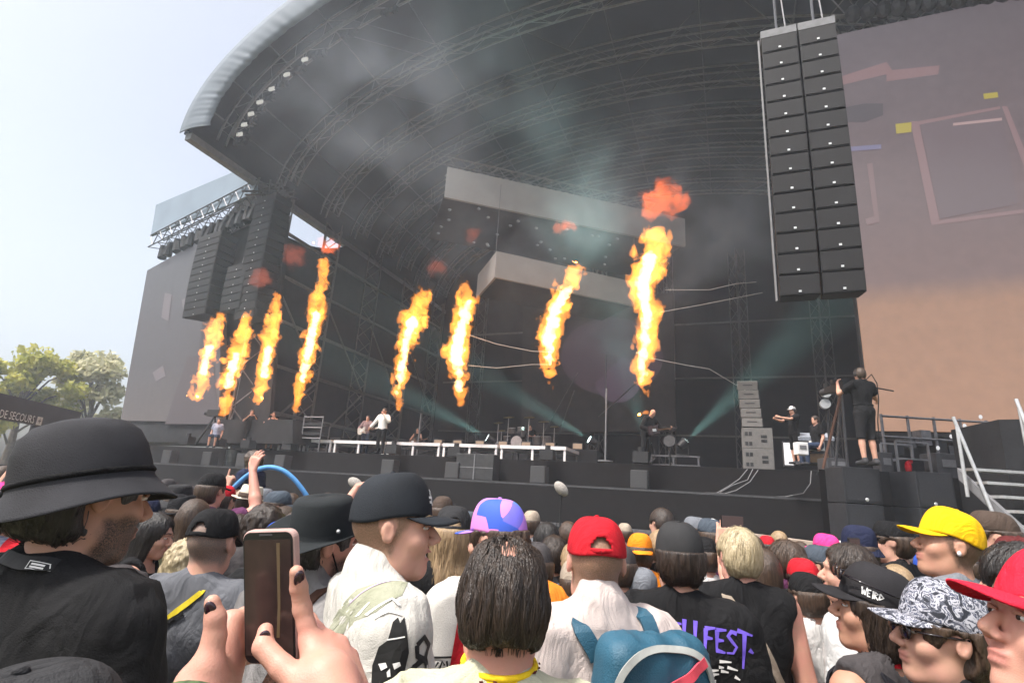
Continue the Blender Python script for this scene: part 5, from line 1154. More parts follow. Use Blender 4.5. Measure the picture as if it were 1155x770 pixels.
for q in (.1, .5, .9): m.tube([pb + (pb2 - pb) * q - UP * .102 + npb * .12, (pb + (pb2 - pb) * q + npb * .12) * [1, 1, 0]], .03, 5)
m.build('leg', STEEL, o)
# audience microphones
FUR = mat('fur_windshield', (.36, .33, .30), .95, .3, 60, .6, 200)
for (x, y, d, tl, lab) in ((633, 551, 7.6, (.5, 0, -.5), 'grey furry audience microphone on a thin stand in the pit'), (401, 545, 7.9, (.75, 0, -.4), 'grey furry audience microphone above the man in the sun hat')):
    P = pd(x, y, d); D = np.array(tl); D /= np.linalg.norm(D); X = np.cross(D, WY); X /= np.linalg.norm(X); o = empty('audience_microphone', P * [1, 1, 0], lab, 'microphone', 'audience microphones'); m = MB(); m.ell(P, .075, .075, .12, 14, 10, X, WY, D); m.build('windshield', FUR, o, True); m = MB(); m.tube([P * [1, 1, 0], P - UP * .07], .012, 6); m.build('stand', BLKP, o); m = MB(); m.cyl(P - UP * .12, P - UP * .05, .022, 8); m.build('clip', BLKP, o)

# ================================================================== FIRST AID POINT AND TREES ON THE LEFT
f0 = pd(-70, 428, 19); fz = f0[2]; f1 = pz(92, 466, fz); fd = f1 - f0; FL = np.linalg.norm(fd); fd /= FL; fn = np.array([-fd[1], fd[0], 0]); fn = fn if fn @ (f0 - CAM) > 0 else -fn
fb = pp(20, 476, f0, fn)[2]
fa = empty('first_aid_point', f0 * [1, 1, 0], 'dark first aid tent front with white lettering left of the stage', 'tent')
FAM = mat('dark_plum_panel', (.06, .052, .058), .7, .12, 2)
def fbox(s0, s1, z0, z1, dp, name, mt_, back=0.0): a = f0 * [1, 1, 0] + fd * s0 + fn * back; b = f0 * [1, 1, 0] + fd * s1 + fn * back; return MB().hexa([a + UP * z0, b + UP * z0, b + fn * dp + UP * z0, a + fn * dp + UP * z0, a + UP * z1, b + UP * z1, b + fn * dp + UP * z1, a + fn * dp + UP * z1]).build(name, mt_, fa)
sc0 = float((pp(40, 480, f0, fn) - f0) @ fd)
fbox(-2, FL, fb, fz, .2, 'sign_panel', FAM); fbox(sc0, FL, 0, fb - .004, .2, 'side_panel', FAM); fbox(-2, sc0 - .01, 0, .5 * fb, .15, 'low_wall', mat('dark_low_wall', (.03, .028, .03), .8, .2, 2)); fbox(-2, FL, fz + .002, fz + .05, .25, 'top_rail', FAM, 0)
fbox(-2, sc0, .4, fb - .01, .05, 'back_wall', mat('pale_yellow_lining', (.72, .66, .28), .8, .3, 1.5, var2=(.40, .46, .16)), 3.5)
T_h = .34; txt = text_polys('POSTE DE SECOURS', T_h * 1.35)
xmax = max(p[0] for q in txt for p in q); s_end = float((pp(39.5, 470, f0, fn) - f0) @ fd); k_ = .82; zt = pp(20, 469, f0, fn)[2] - .06
for q in ['lettering']:
    V = []; Fq = []
    for poly in txt: n0 = len(V); V += [f0 * [1, 1, 0] + fd * (s_end - (xmax - px_) * k_) - fn * .012 + UP * (zt + py_ - T_h * .35) for px_, py_ in poly]; Fq.append(tuple(range(n0, len(V))))
    MB().add(V, Fq).build(q, mat('white_lettering', (.8, .78, .78), .6, .03, 5), fa)
e0 = float((pp(42.5, 470, f0, fn) - f0) @ fd); fbox(e0, e0 + .36, zt - .16, zt + .2, .01, 'emblem', mat('white_lettering', (.8, .78, .78)), -.014)
m = MB(); ec = f0 * [1, 1, 0] + fd * (e0 + .18) - fn * .018 + UP * (zt + .02)
m.box(ec, .05, .004, .2, fd, fn); m.box(ec - fn * .001, .2, .004, .05, fd, fn); m.build('emblem_cross', GREY, fa)
def leaf_mat(name, c, c2):
    mm = mat(name, c, .7, .2, 1.5, var2=c2); b = mm.node_tree.nodes['Principled BSDF']; b.inputs['Transmission Weight'].default_value = 0; b.inputs['Subsurface Weight'].default_value = 0
    n = mm.node_tree; tr_ = n.nodes.new('ShaderNodeBsdfTranslucent'); ms = n.nodes.new('ShaderNodeMixShader'); ms.inputs[0].default_value = .5; cr = [q for q in n.nodes if q.type == 'VALTORGB'][0]; n.links.new(cr.outputs[0], tr_.inputs[0]); n.links.new(b.outputs[0], ms.inputs[1]); n.links.new(tr_.outputs[0], ms.inputs[2]); n.links.new(ms.outputs[0], n.nodes['Material Output'].inputs[0]); return mm
LEAF = leaf_mat('leaf_yellow_green', (.22, .25, .04), (.56, .52, .13)); LEAF2 = leaf_mat('leaf_pale_green', (.40, .40, .22), (.68, .64, .46)); BARK = mat('bark', (.10, .08, .06), .9, .3, 6)
def tree(px_, py_, d, wpx, label, lm, seed, trunk_py=None):
    random.seed(seed); rng = np.random.default_rng(seed); top = pd(px_, py_, d); Rw = wpx / FP * d; base_ = top * [1, 1, 0]; root = empty('tree', base_, label, 'tree', 'trees left of the stage')
    m = MB(); ht = top[2]; m.tube([base_, base_ + UP * ht * .3 + WX * .15, base_ + UP * ht * .6, base_ + UP * ht * .85], [.32, .24, .15, .05], 8)
    blobs = []
    for k in range(15):
        t = random.uniform(0, 6.28); z = ht * random.uniform(.42, .90); r = Rw * random.uniform(.25, .85) * (1.1 - abs(z / ht - .6)); c = base_ + np.array([math.cos(t) * r, math.sin(t) * r, z]); blobs.append((c, Rw * random.uniform(.22, .38))); m.tube([base_ + UP * z * .65, (base_ + UP * z * .8 + c) / 2, c], [.10, .06, .025], 5)
    blobs.append((base_ + UP * ht * .88, Rw * .4)); m.build('trunk', BARK, root)
    V = []; n_ = 300
    for c, r in blobs:
        q = rng.normal(size=(n_, 3)); q /= np.linalg.norm(q, axis=1)[:, None]; q *= (rng.random((n_, 1)) ** .45) * r * np.array([1, 1, .75]); V.append(c + q)
    Pn = np.concatenate(V); k = len(Pn); a = rng.normal(size=(k, 3)); a /= np.linalg.norm(a, axis=1)[:, None]; b = np.cross(a, rng.normal(size=(k, 3))); b /= np.linalg.norm(b, axis=1)[:, None]; s_ = rng.uniform(.14, .34, (k, 1)) * (d / 40) ** .5
    Q = np.stack([Pn - a * s_, Pn + b * s_ * .5, Pn + a * s_, Pn - b * s_ * .5], 1).reshape(-1, 3) - base_; me = mesh('crown', Q, np.arange(4 * k).reshape(-1, 4), lm); o = bpy.data.objects.new('crown', me); COL.objects.link(o); o.parent = root
tree(45, 386, 42, 56, 'leafy yellow green tree rising behind the first aid tent', LEAF, 1)
tree(122, 390, 46, 46, 'pale sunlit tree between the first aid tent and the side screen', LEAF2, 2)
tree(-12, 394, 44, 46, 'yellow green tree at the left edge of the picture', LEAF, 3)
tree(84, 425, 52, 30, 'small far tree between the two larger ones', LEAF2, 4)
# ================================================================== THE CROWD
def pt(q, x, y, z): return (x, y, z)
# ---- the man in the bucket hat, close on the left
a = person('man in a black bucket hat and black T-shirt close to the camera', 124, 490, 1.2, yaw=-14, head=(-22, -4, -5), shirt=('tee', BLKC), hair=('short', 'black'), beard='black', skin='tan', hat=('bucket', mat('black_hat_canvas', (.024, .024, .028), .85, .3, 10, .35, 420), dict(roll=-6, tilt=15, k=1.0, kz=1.10, c=(0, -.016, .022))), bulk=1.06)
m = MB(); pr = [a.T((.1105 * .92 * math.cos(t), .1105 * 1.06 * math.sin(t), .016)) for t in np.arange(0, 6.4, .15)]; m.tube(pr, .0065, 6); m.build('hat_band', BLKC, a.cap, True, local=True)
m = MB(); m.tube([a.T((-.045, -.108, .016)), a.T((-.055, -.118, .010)), a.T((-.066, -.124, .003))], [.006, .008, .004], 6); m.build('toggle', DGREY, a.cap, True, local=True)
LB = mat('lanyard_black', (.012, .012, .013), .6, .2, 40)
ly = ribbon(a.root, 'lanyard', [(-.10, .06, 1.47), (-.085, -.02, 1.515), (-.04, -.075, 1.53), (.02, -.085, 1.525), (.07, -.05, 1.515), (.10, .03, 1.47), (.10, .09, 1.42)], .024, LB, [a.bodyo, a.shirto], off=.007)
def bandlabel(P, c, x, y, n_, w_, h_, kids=True):
    m = MB(); c = np.array(c); x = np.array(x, float); y = np.array(y, float); n_ = np.array(n_, float)
    for (dx, dy, sw, sh) in ((0, h_ / 2, w_, .0016), (0, -h_ / 2, w_, .0016), (-w_ / 2, 0, .0016, h_), (w_ / 2, 0, .0016, h_)): m.box(c + x * dx + y * dy, sw, sh, .001, x, y, n_)
    m.build('label_border', PAPER, P, local=True)
    m = MB()
    for r in (-1, 1): m.box(c + y * r * h_ * .17, w_ * .72, h_ * .16, .001, x, y, n_)
    m.build('label_lettering', PAPER, P, local=True)
rc_ = lambda x0, y0, x1, y1: [(x0, y0), (x1, y0), (x1, y1), (x0, y1)]
decal(ly, 'label_border', [rc_(-.018, -.0085, .018, -.007), rc_(-.018, .007, .018, .0085), rc_(-.018, -.007, -.0165, .007), rc_(.0165, -.007, .018, .007), rc_(-.012, .001, .012, .0045), rc_(-.012, -.0045, .012, -.001)], PAPER, ly, (.045, -.078, 1.521), (.93, .30, -.12), (.1, -.2, 1), (.35, -1, .35), .002)
# ---- grey T-shirt close behind him
person('person in a dark grey T-shirt half hidden behind the bucket hat', 122, 545, 1.72, yaw=-12, shirt=('tee', C['faded']), hair=('short', 'brown'), skin='fair', bulk=1.08)
# ---- man in the grey T-shirt with a yellow lanyard
b = person('man in a blue grey T-shirt and backwards-facing black mesh cap', 247, 574, 2.05, yaw=-4, shirt=('tee', C['heather']), hair=('buzz', 'grey'), hat=('cap', BLKC, dict(tilt=-6)), skin='fair', bulk=1.06)
ribbon(b.root, 'lanyard', [(.09, .02, 1.5), (.055, -.08, 1.475), (-.03, -.13, 1.40), (-.13, -.14, 1.30), (-.19, -.08, 1.2)], .02, cloth('yellow_tape', (.62, .48, .03)), b.shirto)
ribbon(b.root, 'bag_strap', [(.02, -.12, 1.415), (-.06, -.13, 1.36), (-.13, -.14, 1.29), (-.2, -.08, 1.18)], .014, BLKC, b.shirto, off=.007)
# ---- dark haired woman and her blonde friend
person('dark haired woman in profile leaning to the right', 183, 582, 2.95, yaw=-75, sex='f', head=(-8, -10, 0), shirt=('tank', BLKC), hair=('long', 'black'), skin='fair', res=.007)
person('blonde woman with ropy hair beside the dark haired woman', 212, 612, 2.7, yaw=10, sex='f', shirt=('tank', C['beige']), hair=('curly_long', 'blond'), skin='fair')
person('person in a tall black felt hat behind the grey T-shirt man', 209, 560, 3.7, shirt=('tee', BLKC), hat=('fedora', C['felt']), hair=('short', 'brown'))
# ---- man in the black boonie hat
c_ = person('bearded man in a wide black sun hat with orange collar', 374, 566, 1.72, yaw=-30, head=(-28, 0, 4), shirt=('jacket', cloth('washed_grey', (.24, .23, .23), .35)), hair=('short', 'black'), beard='black', skin='pink', hat=('boonie', mat('black_sun_hat', (.013, .016, .018), .85, .25, 9, .3, 420), dict(curl=.062, yaw=28, tilt=8)), bulk=.98)
m = MB(); n_ = 24; pts = [(.074 * math.cos(t), -.02 + .074 * math.sin(t), 1.50 + .022 * math.cos(t + 1.57)) for t in np.linspace(0, 6.283, n_)]; m.tube(pts, .019, 8); m.build('collar', cloth('orange_red', (.62, .09, .025)), c_.root, True, local=True)
ribbon(c_.root, 'shoulder_strap', [(.10, .10, 1.40), (.11, .0, 1.49), (.09, -.10, 1.42), (.04, -.15, 1.28), (-.03, -.16, 1.1)], .034, cloth('brown_leather', (.07, .035, .025)), c_.shirto, off=.004, thick=.006)
m = MB(); m.ell(c_.T((.1, -.03, .03)), .006, .006, .006, 8, 6); m.build('snap', SILV, c_.cap, True, local=True)
m = MB(); m.tube([c_.hd((.08, .0, -.0)), c_.hd((.072, .03, -.06)), c_.hd((.03, .07, -.125))], .0025, 5); m.build('chin_cord', BLKC, c_.cap, True, local=True)
# ---- smiling man in the black cap
JER = cloth('cream_jersey', (.52, .50, .46), .10)
d_ = person('smiling man in a black cap and cream jersey facing right', 450, 541, 1.5, yaw=-62, head=(-22, 2, 0), shirt=('jacket', JER), hair=('buzz', 'sandy'), smile=True, skin='fair', hat=('cap', mat('navy_black_cap', (.014, .017, .022), .85, .25, 9, .3, 420), dict(tilt=2, high=.012, hole=False)), bulk=.98)
INK = mat('black_print', (.012, .012, .012), .7, .2, 20)
W_ = .006
def logo_tf():
    return [stroke([(-.014, .012), (.006, .014)], .006), stroke([(-.005, .013), (-.007, -.016)], .006), stroke([(-.016, -.002), (.016, .001)], .005), stroke([(.006, .010), (.004, -.016)], .005), stroke([(.003, -.010), (.016, -.008)], .005)]
o_ = d_.T((.012, .105, .05)); xx = d_.HM @ np.array([1, 0, 0]) * -1; yy = d_.HM @ np.array([0, -.25, 1]); nn_ = d_.HM @ np.array([.25, 1, .3])
decal(d_.cap, 'cap_badge', logo_tf(), PAPER, d_.cap, o_, -xx * 1.25, yy * 1.25, nn_, .005)
# sleeve print: crowned skull and an angular figure eight on the right sleeve
sk = [[(-.075, -.065), (-.045, -.075), (-.02, -.055), (-.008, -.02), (-.004, .02), (-.018, .045), (-.024, .095), (-.034, .082), (-.04, .094), (-.052, .084), (-.058, .045), (-.075, .03), (-.082, -.01)]]
skw = [[(-.07, -.005), (-.055, -.001), (-.05, -.010), (-.062, -.018)], [(-.04, -.002), (-.024, .002), (-.02, -.006), (-.034, -.014)], [(-.05, -.02), (-.044, -.012), (-.04, -.028), (-.047, -.03)], stroke([(-.06, .046), (-.02, .054)], .003), stroke([(-.072, -.058), (-.02, -.038)], .004), stroke([(-.06, -.066), (-.018, -.046)], .003)]
eight = [stroke(p, .013) for p in ([(.015, .035), (.035, .05), (.055, .03), (.045, .005), (.012, -.012)], [(.015, .035), (.02, .012), (.045, .0)], [(.045, .004), (.056, -.02), (.048, -.066), (.022, -.078), (.0, -.06), (.01, -.015), (.03, .0)])]
so = np.array([.235, -.01, 1.395])
decal(d_.shirto, 'sleeve_print', [[(x_ * .88, y_ * .88) for x_, y_ in q_] for q_ in sk + eight], INK, d_.shirto, so, (0, 1.0, -.05), (0.12, 0.05, 1.0), (1, -.15, .1), .003)
decal(d_.shirto, 'skull_marks', [[(x_ * .88, y_ * .88) for x_, y_ in q_] for q_ in skw], PAPER, d_.shirto, so, (0, 1.0, -.05), (0.12, .05, 1.0), (1, -.15, .1), .0048)
CAMO = mat('camo_patch', (.20, .21, .14), .85, .3, 9, .3, 300, var2=(.40, .40, .31))
decal(d_.shirto, 'shoulder_panel', [[(-.14, -.03), (.0, -.05), (.05, .0), (.06, .10), (-.06, .13), (-.15, .06)]], CAMO, d_.shirto, (.15, -.06, 1.47), (0, 1, 0), (.35, 0, .95), (.8, -.2, .6), .002)
decal(d_.shirto, 'shoulder_star', [stroke(p, .012, .006) for p in ([(-.02, .0), (.03, .03), (.05, 0)], [(.0, -.03), (.03, -.02), (.06, -.04)], [(-.04, .02), (-.02, .05)])], PAPER, d_.shirto, (.17, -.07, 1.455), (0, 1, 0), (.35, 0, .95), (.8, -.2, .6), .0036)
decal(d_.shirto, 'lilac_patch', [[(-.05, -.012), (.05, .0), (.055, .03), (-.045, .025)]], cloth('lilac', (.55, .42, .62)), d_.shirto, (.1, -.06, 1.47), (.2, 1, 0), (.6, 0, .8), (.4, -.3, .9), .003)
# ---- woman with long brown hair in black
e_ = person('long haired woman in a black cap and black T-shirt by the smiling man', 513, 571, 2.5, yaw=8, sex='f', shirt=('tee', BLKC), hair=('long', 'sandy'), hat=('cap', C['charcoal'], dict(tilt=-4)), bulk=1.05)
f_ = person('person in a black T-shirt with a colourful chest print', 474, 583, 2.75, yaw=120, shirt=('tee', BLKC), hair=('short', 'black'), head=(-30, 0, 0), bulk=1.05)
ccs = [cloth('print_%s' % k, v) for k, v in dict(red=(.5, .05, .06), yellow=(.6, .45, .1), cyan=(.15, .4, .45), lilac=(.35, .2, .5)).items()]
random.seed(11)
for i in range(20): decal(f_.shirto, 'chest_print', [[(dx, dy) for dx, dy in ((0, 0), (.05, .003), (.047, .018), (.004, .02))]], random.choice(ccs), f_.shirto, (-.11 + .055 * (i % 4), .2, 1.34 - .03 * (i // 4)), (1, 0, 0), (0, 0, 1), (0, 1, 0), .003)
# ---- man in the blue and violet cap
PUR = bpy.data.materials.new('blue_violet_facets'); PUR.use_nodes = True; n = PUR.node_tree; bb = n.nodes['Principled BSDF']; bb.inputs['Roughness'].default_value = .75
tc = n.nodes.new('ShaderNodeTexCoord'); vo = n.nodes.new('ShaderNodeTexVoronoi'); vo.inputs['Scale'].default_value = 15; n.links.new(tc.outputs['Object'], vo.inputs[0]); cr = n.nodes.new('ShaderNodeValToRGB'); sp = n.nodes.new('ShaderNodeSeparateColor'); n.links.new(vo.outputs['Color'], sp.inputs[0]); n.links.new(sp.outputs[0], cr.inputs[0])
cr.color_ramp.interpolation = 'CONSTANT'; e = cr.color_ramp.elements; e[0].color = (.03, .09, .50, 1); e[1].position = .3; e[1].color = (.14, .13, .62, 1)
for p_, c in ((.5, (.42, .18, .62, 1)), (.68, (.60, .20, .50, 1)), (.85, (.07, .20, .68, 1))): k = e.new(p_); k.color = c
n.links.new(cr.outputs[0], bb.inputs['Base Color'])
WO = mat('white_orange_jersey', (.56, .545, .51), .85, .06, 10, .3, 300)
g_ = person('man in a blue and violet patterned cap looking left', 560, 567, 1.95, yaw=18, head=(38, -4, 0), shirt=('loose', WO), hair=('short', 'brown'), skin='fair', beard='sandy', hat=('cap', PUR, dict(tilt=2, flat=True, high=.012, hole=False)), bulk=1.05)
ORC = cloth('bright_orange', (.85, .26, .03))
g_.shirto.data.materials.append(ORC); g_.shirto.data.polygons.foreach_set('material_index', np.array([1 if p.center.x > .05 + .03 * math.sin(p.center.z * 9) else 0 for p in g_.shirto.data.polygons], dtype=np.int32))
decal(g_.shirto, 'red_panel', [[(-.05, -.13), (.03, -.13), (.03, .02), (-.03, .06)]], C['red'], g_.shirto, (-.13, -.12, 1.38), (1, 0, 0), (0, 0, 1), (-.3, -1, .1), .003)
decal(g_.shirto, 'round_emblem', [[(.03 * math.cos(t), .036 * math.sin(t)) for t in np.arange(0, 6.2, .35)]], C['teal'], g_.shirto, (-.215, -.1, 1.20), (1, 0, 0), (0, 0, 1), (-.5, -1, .1), .003)
decal(g_.shirto, 'emblem_mark', [stroke([(.017 * math.cos(t), .02 * math.sin(t)) for t in np.arange(-2, 2.2, .4)], .006)], PAPER, g_.shirto, (-.215, -.1, 1.20), (1, 0, 0), (0, 0, 1), (-.5, -1, .1), .005)
decal(g_.shirto, 'side_lettering', [stroke(p, .006) for p in ([(-.03, 0), (-.02, .012), (-.012, -.008), (0, .01)], [(.005, -.01), (.012, .012), (.02, 0)], [(.025, .012), (.03, -.008), (.04, .004)], [(-.035, -.018), (.045, -.014)], [(-.035, .022), (.045, .022)])], INK, g_.shirto, (-.205, -.1, 1.285), (1, 0, 0), (0, 0, 1), (-.5, -1, .1), .003)
decal(g_.shirto, 'orange_panel_lettering', [stroke(p, .008, .005) for p in ([(-.03, -.03), (-.02, .03), (-.01, -.02), (.0, .03)], [(.01, .02), (.015, -.025)], [(.025, -.02), (.03, .03), (.045, -.02)])], C['violet'], g_.shirto, (.15, -.13, 1.2), (1, .2, .25), (-.1, 0, 1), (.5, -1, .1), .0045)
# ---- balding man in the middle
PALE = cloth('pale_olive', (.46, .45, .33), .08)
h_ = person('man with thinning black hair and a yellow neck scarf in the centre', 571, 613, 1.05, yaw=2, shirt=('tee', PALE), hair=('bald_back', 'darkbrown'), skin='pink', bulk=1.0)
m = MB(); pts = [(.0655 * math.cos(t), -.008 + .069 * math.sin(t), 1.533 + .008 * math.sin(t)) for t in np.linspace(0, 6.283, 40)]
for k in range(-1, 2): m.tube([(x * (1 + .01 * (1 - abs(k))), y, z + k * .009) for x, y, z in pts], .0062, 6)
m.build('neck_scarf', mat('yellow_bandana', (.78, .52, .012), .8, .1, 60, .2, 200), h_.root, True, local=True)
m = MB(); random.seed(2)
for i in range(22):
    t = random.uniform(0, 6.28); z = 1.533 + random.uniform(-.012, .012); m.tube([(.0735 * math.cos(t), -.010 + .076 * math.sin(t), z), (.0735 * math.cos(t + .09), -.010 + .076 * math.sin(t + .09), z + random.uniform(-.004, .004))], .0016, 4)
m.build('scarf_pattern', C['maroon'], h_.root, local=True)
# ---- man in the red cap with the teal backpack
i_ = person('man in a red cap wearing a teal backpack over a pale shirt', 673, 584, 1.62, yaw=18, head=(-20, 0, 0), shirt=('jacket', cloth('pale_pink_white', (.54, .46, .43), .12)), hair=('buzz', 'sandy'), skin='pink', hat=('cap', C['red'], dict(tilt=-4)), bulk=1.02)
decal(i_.shirto, 'red_sleeve_patch', [[(-.03, -.1), (.03, -.1), (.035, .02), (0, .06), (-.03, .0)]], C['red'], i_.shirto, (-.17, -.12, 1.20), (1, 0, 0), (0, 0, 1), (-.3, -1, .1), .003)
m = MB(); q_ = [i_.T((.034 * math.cos(t) , -.1055 + .02 * abs(math.cos(t)) ** 2, .0065 + 0 * t)) for t in np.linspace(0, 3.14, 14)]; m.tube(q_, .0075, 6); m.build('adjuster_strap', C['red'], i_.cap, True, local=True)
def backpack(fr, name, label, c, size, mt, trim, lean=4, zipm=None):
    P = empty(name, fr.root.location, label, 'backpack', None, fr.root.rotation_euler.z); P.scale = fr.root.scale
    sx, sy, sz = size; c = np.array(c, float)
    f = Field(axis([], c[0] - sx * 1.3, c[0] + sx * 1.3, .0085), axis([], c[1] - sy * 1.8, c[1] + sy * 1.6, .0085), axis([], c[2] - sz * 1.25, c[2] + sz * 1.25, .0085))
    Pg = f.grid((slice(None),) * 3); L_ = (Pg - c) / 1.0
    def rb(p, hx_, hy_, hz2, r): q = np.abs(p) - (np.array([hx_, hy_, hz2]) - r); return np.linalg.norm(np.maximum(q, 0), axis=-1) + np.minimum(q.max(-1), 0) - r
    tap = 1 + .22 * np.clip(L_[..., 2] / sz, -1, 1)[..., None] * np.array([1, .8, 0]); f.F = np.minimum(f.F, rb(L_ * tap, sx, sy * .8, sz, .055)).astype(np.float32)
    d2_ = rb((Pg - (c + [0, -sy * .75, -.30 * sz])), sx * .80, sy * .55, sz * .55, .045); h_k = np.maximum(.03 - np.abs(f.F - d2_), 0) / .03; f.F = (np.minimum(f.F, d2_) - h_k * h_k * .03 / 4).astype(np.float32)
    f.F = f.F + (np.abs(vnoise(Pg * np.array([1, 1, .30]) + vnoise(Pg, 6, 2)[..., None] * .03, 17, 3)) * .016 - .005 + vnoise(Pg, 8, 4) * .004).astype(np.float32)
    body = patch(P, 'bag', f.nets(), mt); fw = (0, -1, 0)
    ribbon(P, 'piping', [c + np.array(q) * [sx, sy, sz] for q in ((-.95, -.6, -.6), (-.93, -.7, .1), (-.80, -.75, .62), (-.45, -.8, .88), (.05, -.8, .95), (.5, -.8, .86), (.78, -.75, .62), (.93, -.7, .1), (.95, -.6, -.6))], .016, trim, body, off=.003, thick=.006)
    ribbon(P, 'pocket_piping', [c + np.array(q) * [sx, sy, sz] for q in ((-.72, -1.2, -.6), (-.68, -1.25, .02), (-.4, -1.25, .22), (.1, -1.25, .25), (.5, -1.25, .2), (.70, -1.25, -.05), (.72, -1.2, -.6))], .013, trim, body, off=.003, thick=.006)
    if zipm:
        z = ribbon(P, 'zip', [c + np.array(q) * [sx, sy, sz] for q in ((-.72, -1, .28), (-.3, -1, .46), (.2, -1, .60), (.66, -.95, .80))], .022, zipm, body, off=.004, thick=.005)
        ribbon(z, 'zip_pull', [c + np.array(q) * [sx, sy, sz] for q in ((-.72, -1, .28), (-.74, -1, .12))], .012, GREY, body, off=.008, thick=.004, n=8)
        decal(P, 'pocket_patch', [[(-.05, -.05), (.05, -.05), (.035, .02), (-.04, .03)]], zipm, body, c + np.array([.1, -.9, -.42]) * [sx, sy, sz], (1, 0, 0), (0, 0, 1), (0, -1, 0), .004)
    for q in (-1, 1): ribbon(P, 'shoulder_strap', [(c[0] * .5 + q * .085, -.135, 1.425), (c[0] * .2 + q * .10, -.06, 1.475), (q * .115, .03, 1.46), (q * .12, .115, 1.38), (q * .14, .12, 1.2), (q * .17, .02, 1.1)], .042, mt, fr.shirto, off=.012, thick=.008)
    return P
TEALP = mat('teal_nylon', (.020, .085, .135), .5, .2, 6, .3, 260, spec=.4)
backpack(i_, 'backpack', 'teal backpack with pale piping and a red zip on the red cap man', (.055, -.205, 1.275), (.17, .095, .225), TEALP, mat('pale_piping', (.36, .37, .35), .7, .1, 30), zipm=mat('coral_zip', (.62, .07, .10), .6, .1, 40))
# ---- black T-shirt with the violet festival name
k_ = person('man in a black cap and black T-shirt with violet lettering on the back', 765, 590, 2.03, yaw=-14, head=(8, 0, 0), shirt=('tee', BLKC), hair=('short', 'darkbrown'), skin='fair', hat=('cap', mat('faded_black_cap', (.022, .022, .023), .85, .3, 9, .3, 420), dict(tilt=2, hole=False)), bulk=1.12)
VIO = mat('violet_print', (.16, .10, .60), .7, .15, 40)
def spiky(s):
    G = {'H': [[(0, 1.15), (.02, -.1)], [(.5, 1.1), (.45, -.25)], [(0, .55), (.5, .45)]], 'E': [[(.05, 1.0), (.02, -.05)], [(0, 1.0), (.55, 1.05)], [(.05, .5), (.42, .52)], [(0, .02), (.5, -.06)]], 'L': [[(.1, 1.3), (.06, 0)], [(.03, .03), (.5, -.08)]],
         'F': [[(.05, 1.0), (-.02, -.35)], [(0, 1.0), (.58, 1.08)], [(.05, .55), (.42, .55)]], 'S': [[(.5, .95), (.2, 1.02), (.02, .78), (.25, .52), (.48, .3), (.3, -.02), (-.05, -.05)]], 'T': [[(.3, 1.0), (.22, -.7)], [(-.1, 1.12), (.75, .95)], [(.55, .25), (.78, .1)]]}
    out = []; x = 0
    for ch in s:
        for st in G[ch]: out.append(stroke([((x + px_) * .058, py_ * .062) for px_, py_ in st], .0145, .006))
        x += .62
    return out
decal(k_.shirto, 'back_lettering', spiky('HELLFEST'), VIO, k_.shirto, (-.075, -.18, 1.385), (1, 0, -.03), (.04, 0, 1), (0, -1, .1), .0025)
random.seed(4); pp_ = []
for i in range(34):
    t = random.uniform(-.2, 1.7); r0 = random.uniform(.02, .13); x0, y0 = .02 + r0 * math.sin(t), r0 * math.cos(t); l_ = random.uniform(.015, .045); pp_.append(stroke([(x0, y0), (x0 + l_ * math.sin(t + 1.2), y0 + l_ * math.cos(t + 1.2))], .010, .004))
decal(k_.shirto, 'back_drawing', pp_, PAPER, k_.shirto, (.05, -.18, 1.23), (1, 0, 0), (0, 0, 1), (0, -1, .1), .003)
# ---- blond man in the sleeveless black shirt
l_ = person('blond man in a sleeveless black shirt with a grey cross-body strap', 831, 599, 2.5, yaw=-6, head=(10, 0, 0), shirt=('vest', BLKC), hair=('short', 'blond'), skin='pink', bulk=1.22)
ribbon(l_.root, 'bag_strap', [(-.10, .05, 1.49), (-.09, -.07, 1.47), (-.02, -.13, 1.38), (.08, -.15, 1.24), (.17, -.13, 1.10), (.2, -.05, 1.0)], .038, C['beige'], l_.shirto, off=.004, thick=.004)
decal(l_.bodyo, 'arm_tattoo', [stroke(p, .004) for p in ([(-.02, 0), (.0, .02), (.02, .0)], [(0, -.03), (0, .03)], [(-.02, -.02), (.02, .015)])], C['navy'], l_.bodyo, (.24, -.1, 1.12), (1, 0, 0), (0, 0, 1), (.2, -1, 0), .001)
# ---- woman with a ponytail filming with her phone
PH = mat('phone_black', (.012, .012, .014), .25, .1, 20, spec=.6)
def raised(side, ex, wx, wz=1.62, wy=.22, ez=1.38, hd_=(0, .1, 1), hn_=(0, -1, 0), curl=.4, fine=None):
    r = dict(el=(side * ex, .12, ez), wr=(side * wx, wy, wz), hand=(hd_, hn_, curl))
    if fine: r['fine'] = fine
    return r
n_p = person('woman with a brown ponytail filming the show on a raised phone', 884, 612, 3.05, yaw=8, sex='f', head=(20, 0, 0), shirt=('tank', C['plum']), hair=('ponytail', 'brown'), skin='fair', arms=(dict(el=(-.27, .2, 1.48), wr=(-.23, .34, 1.70), hand=((.3, .1, 1), (-.3, -1, 0), .35), fine=.006), dict(el=(.16, .26, 1.46), wr=(-.04, .36, 1.70), hand=((-.2, .1, 1), (.5, -1, 0), .5), fine=.006)))
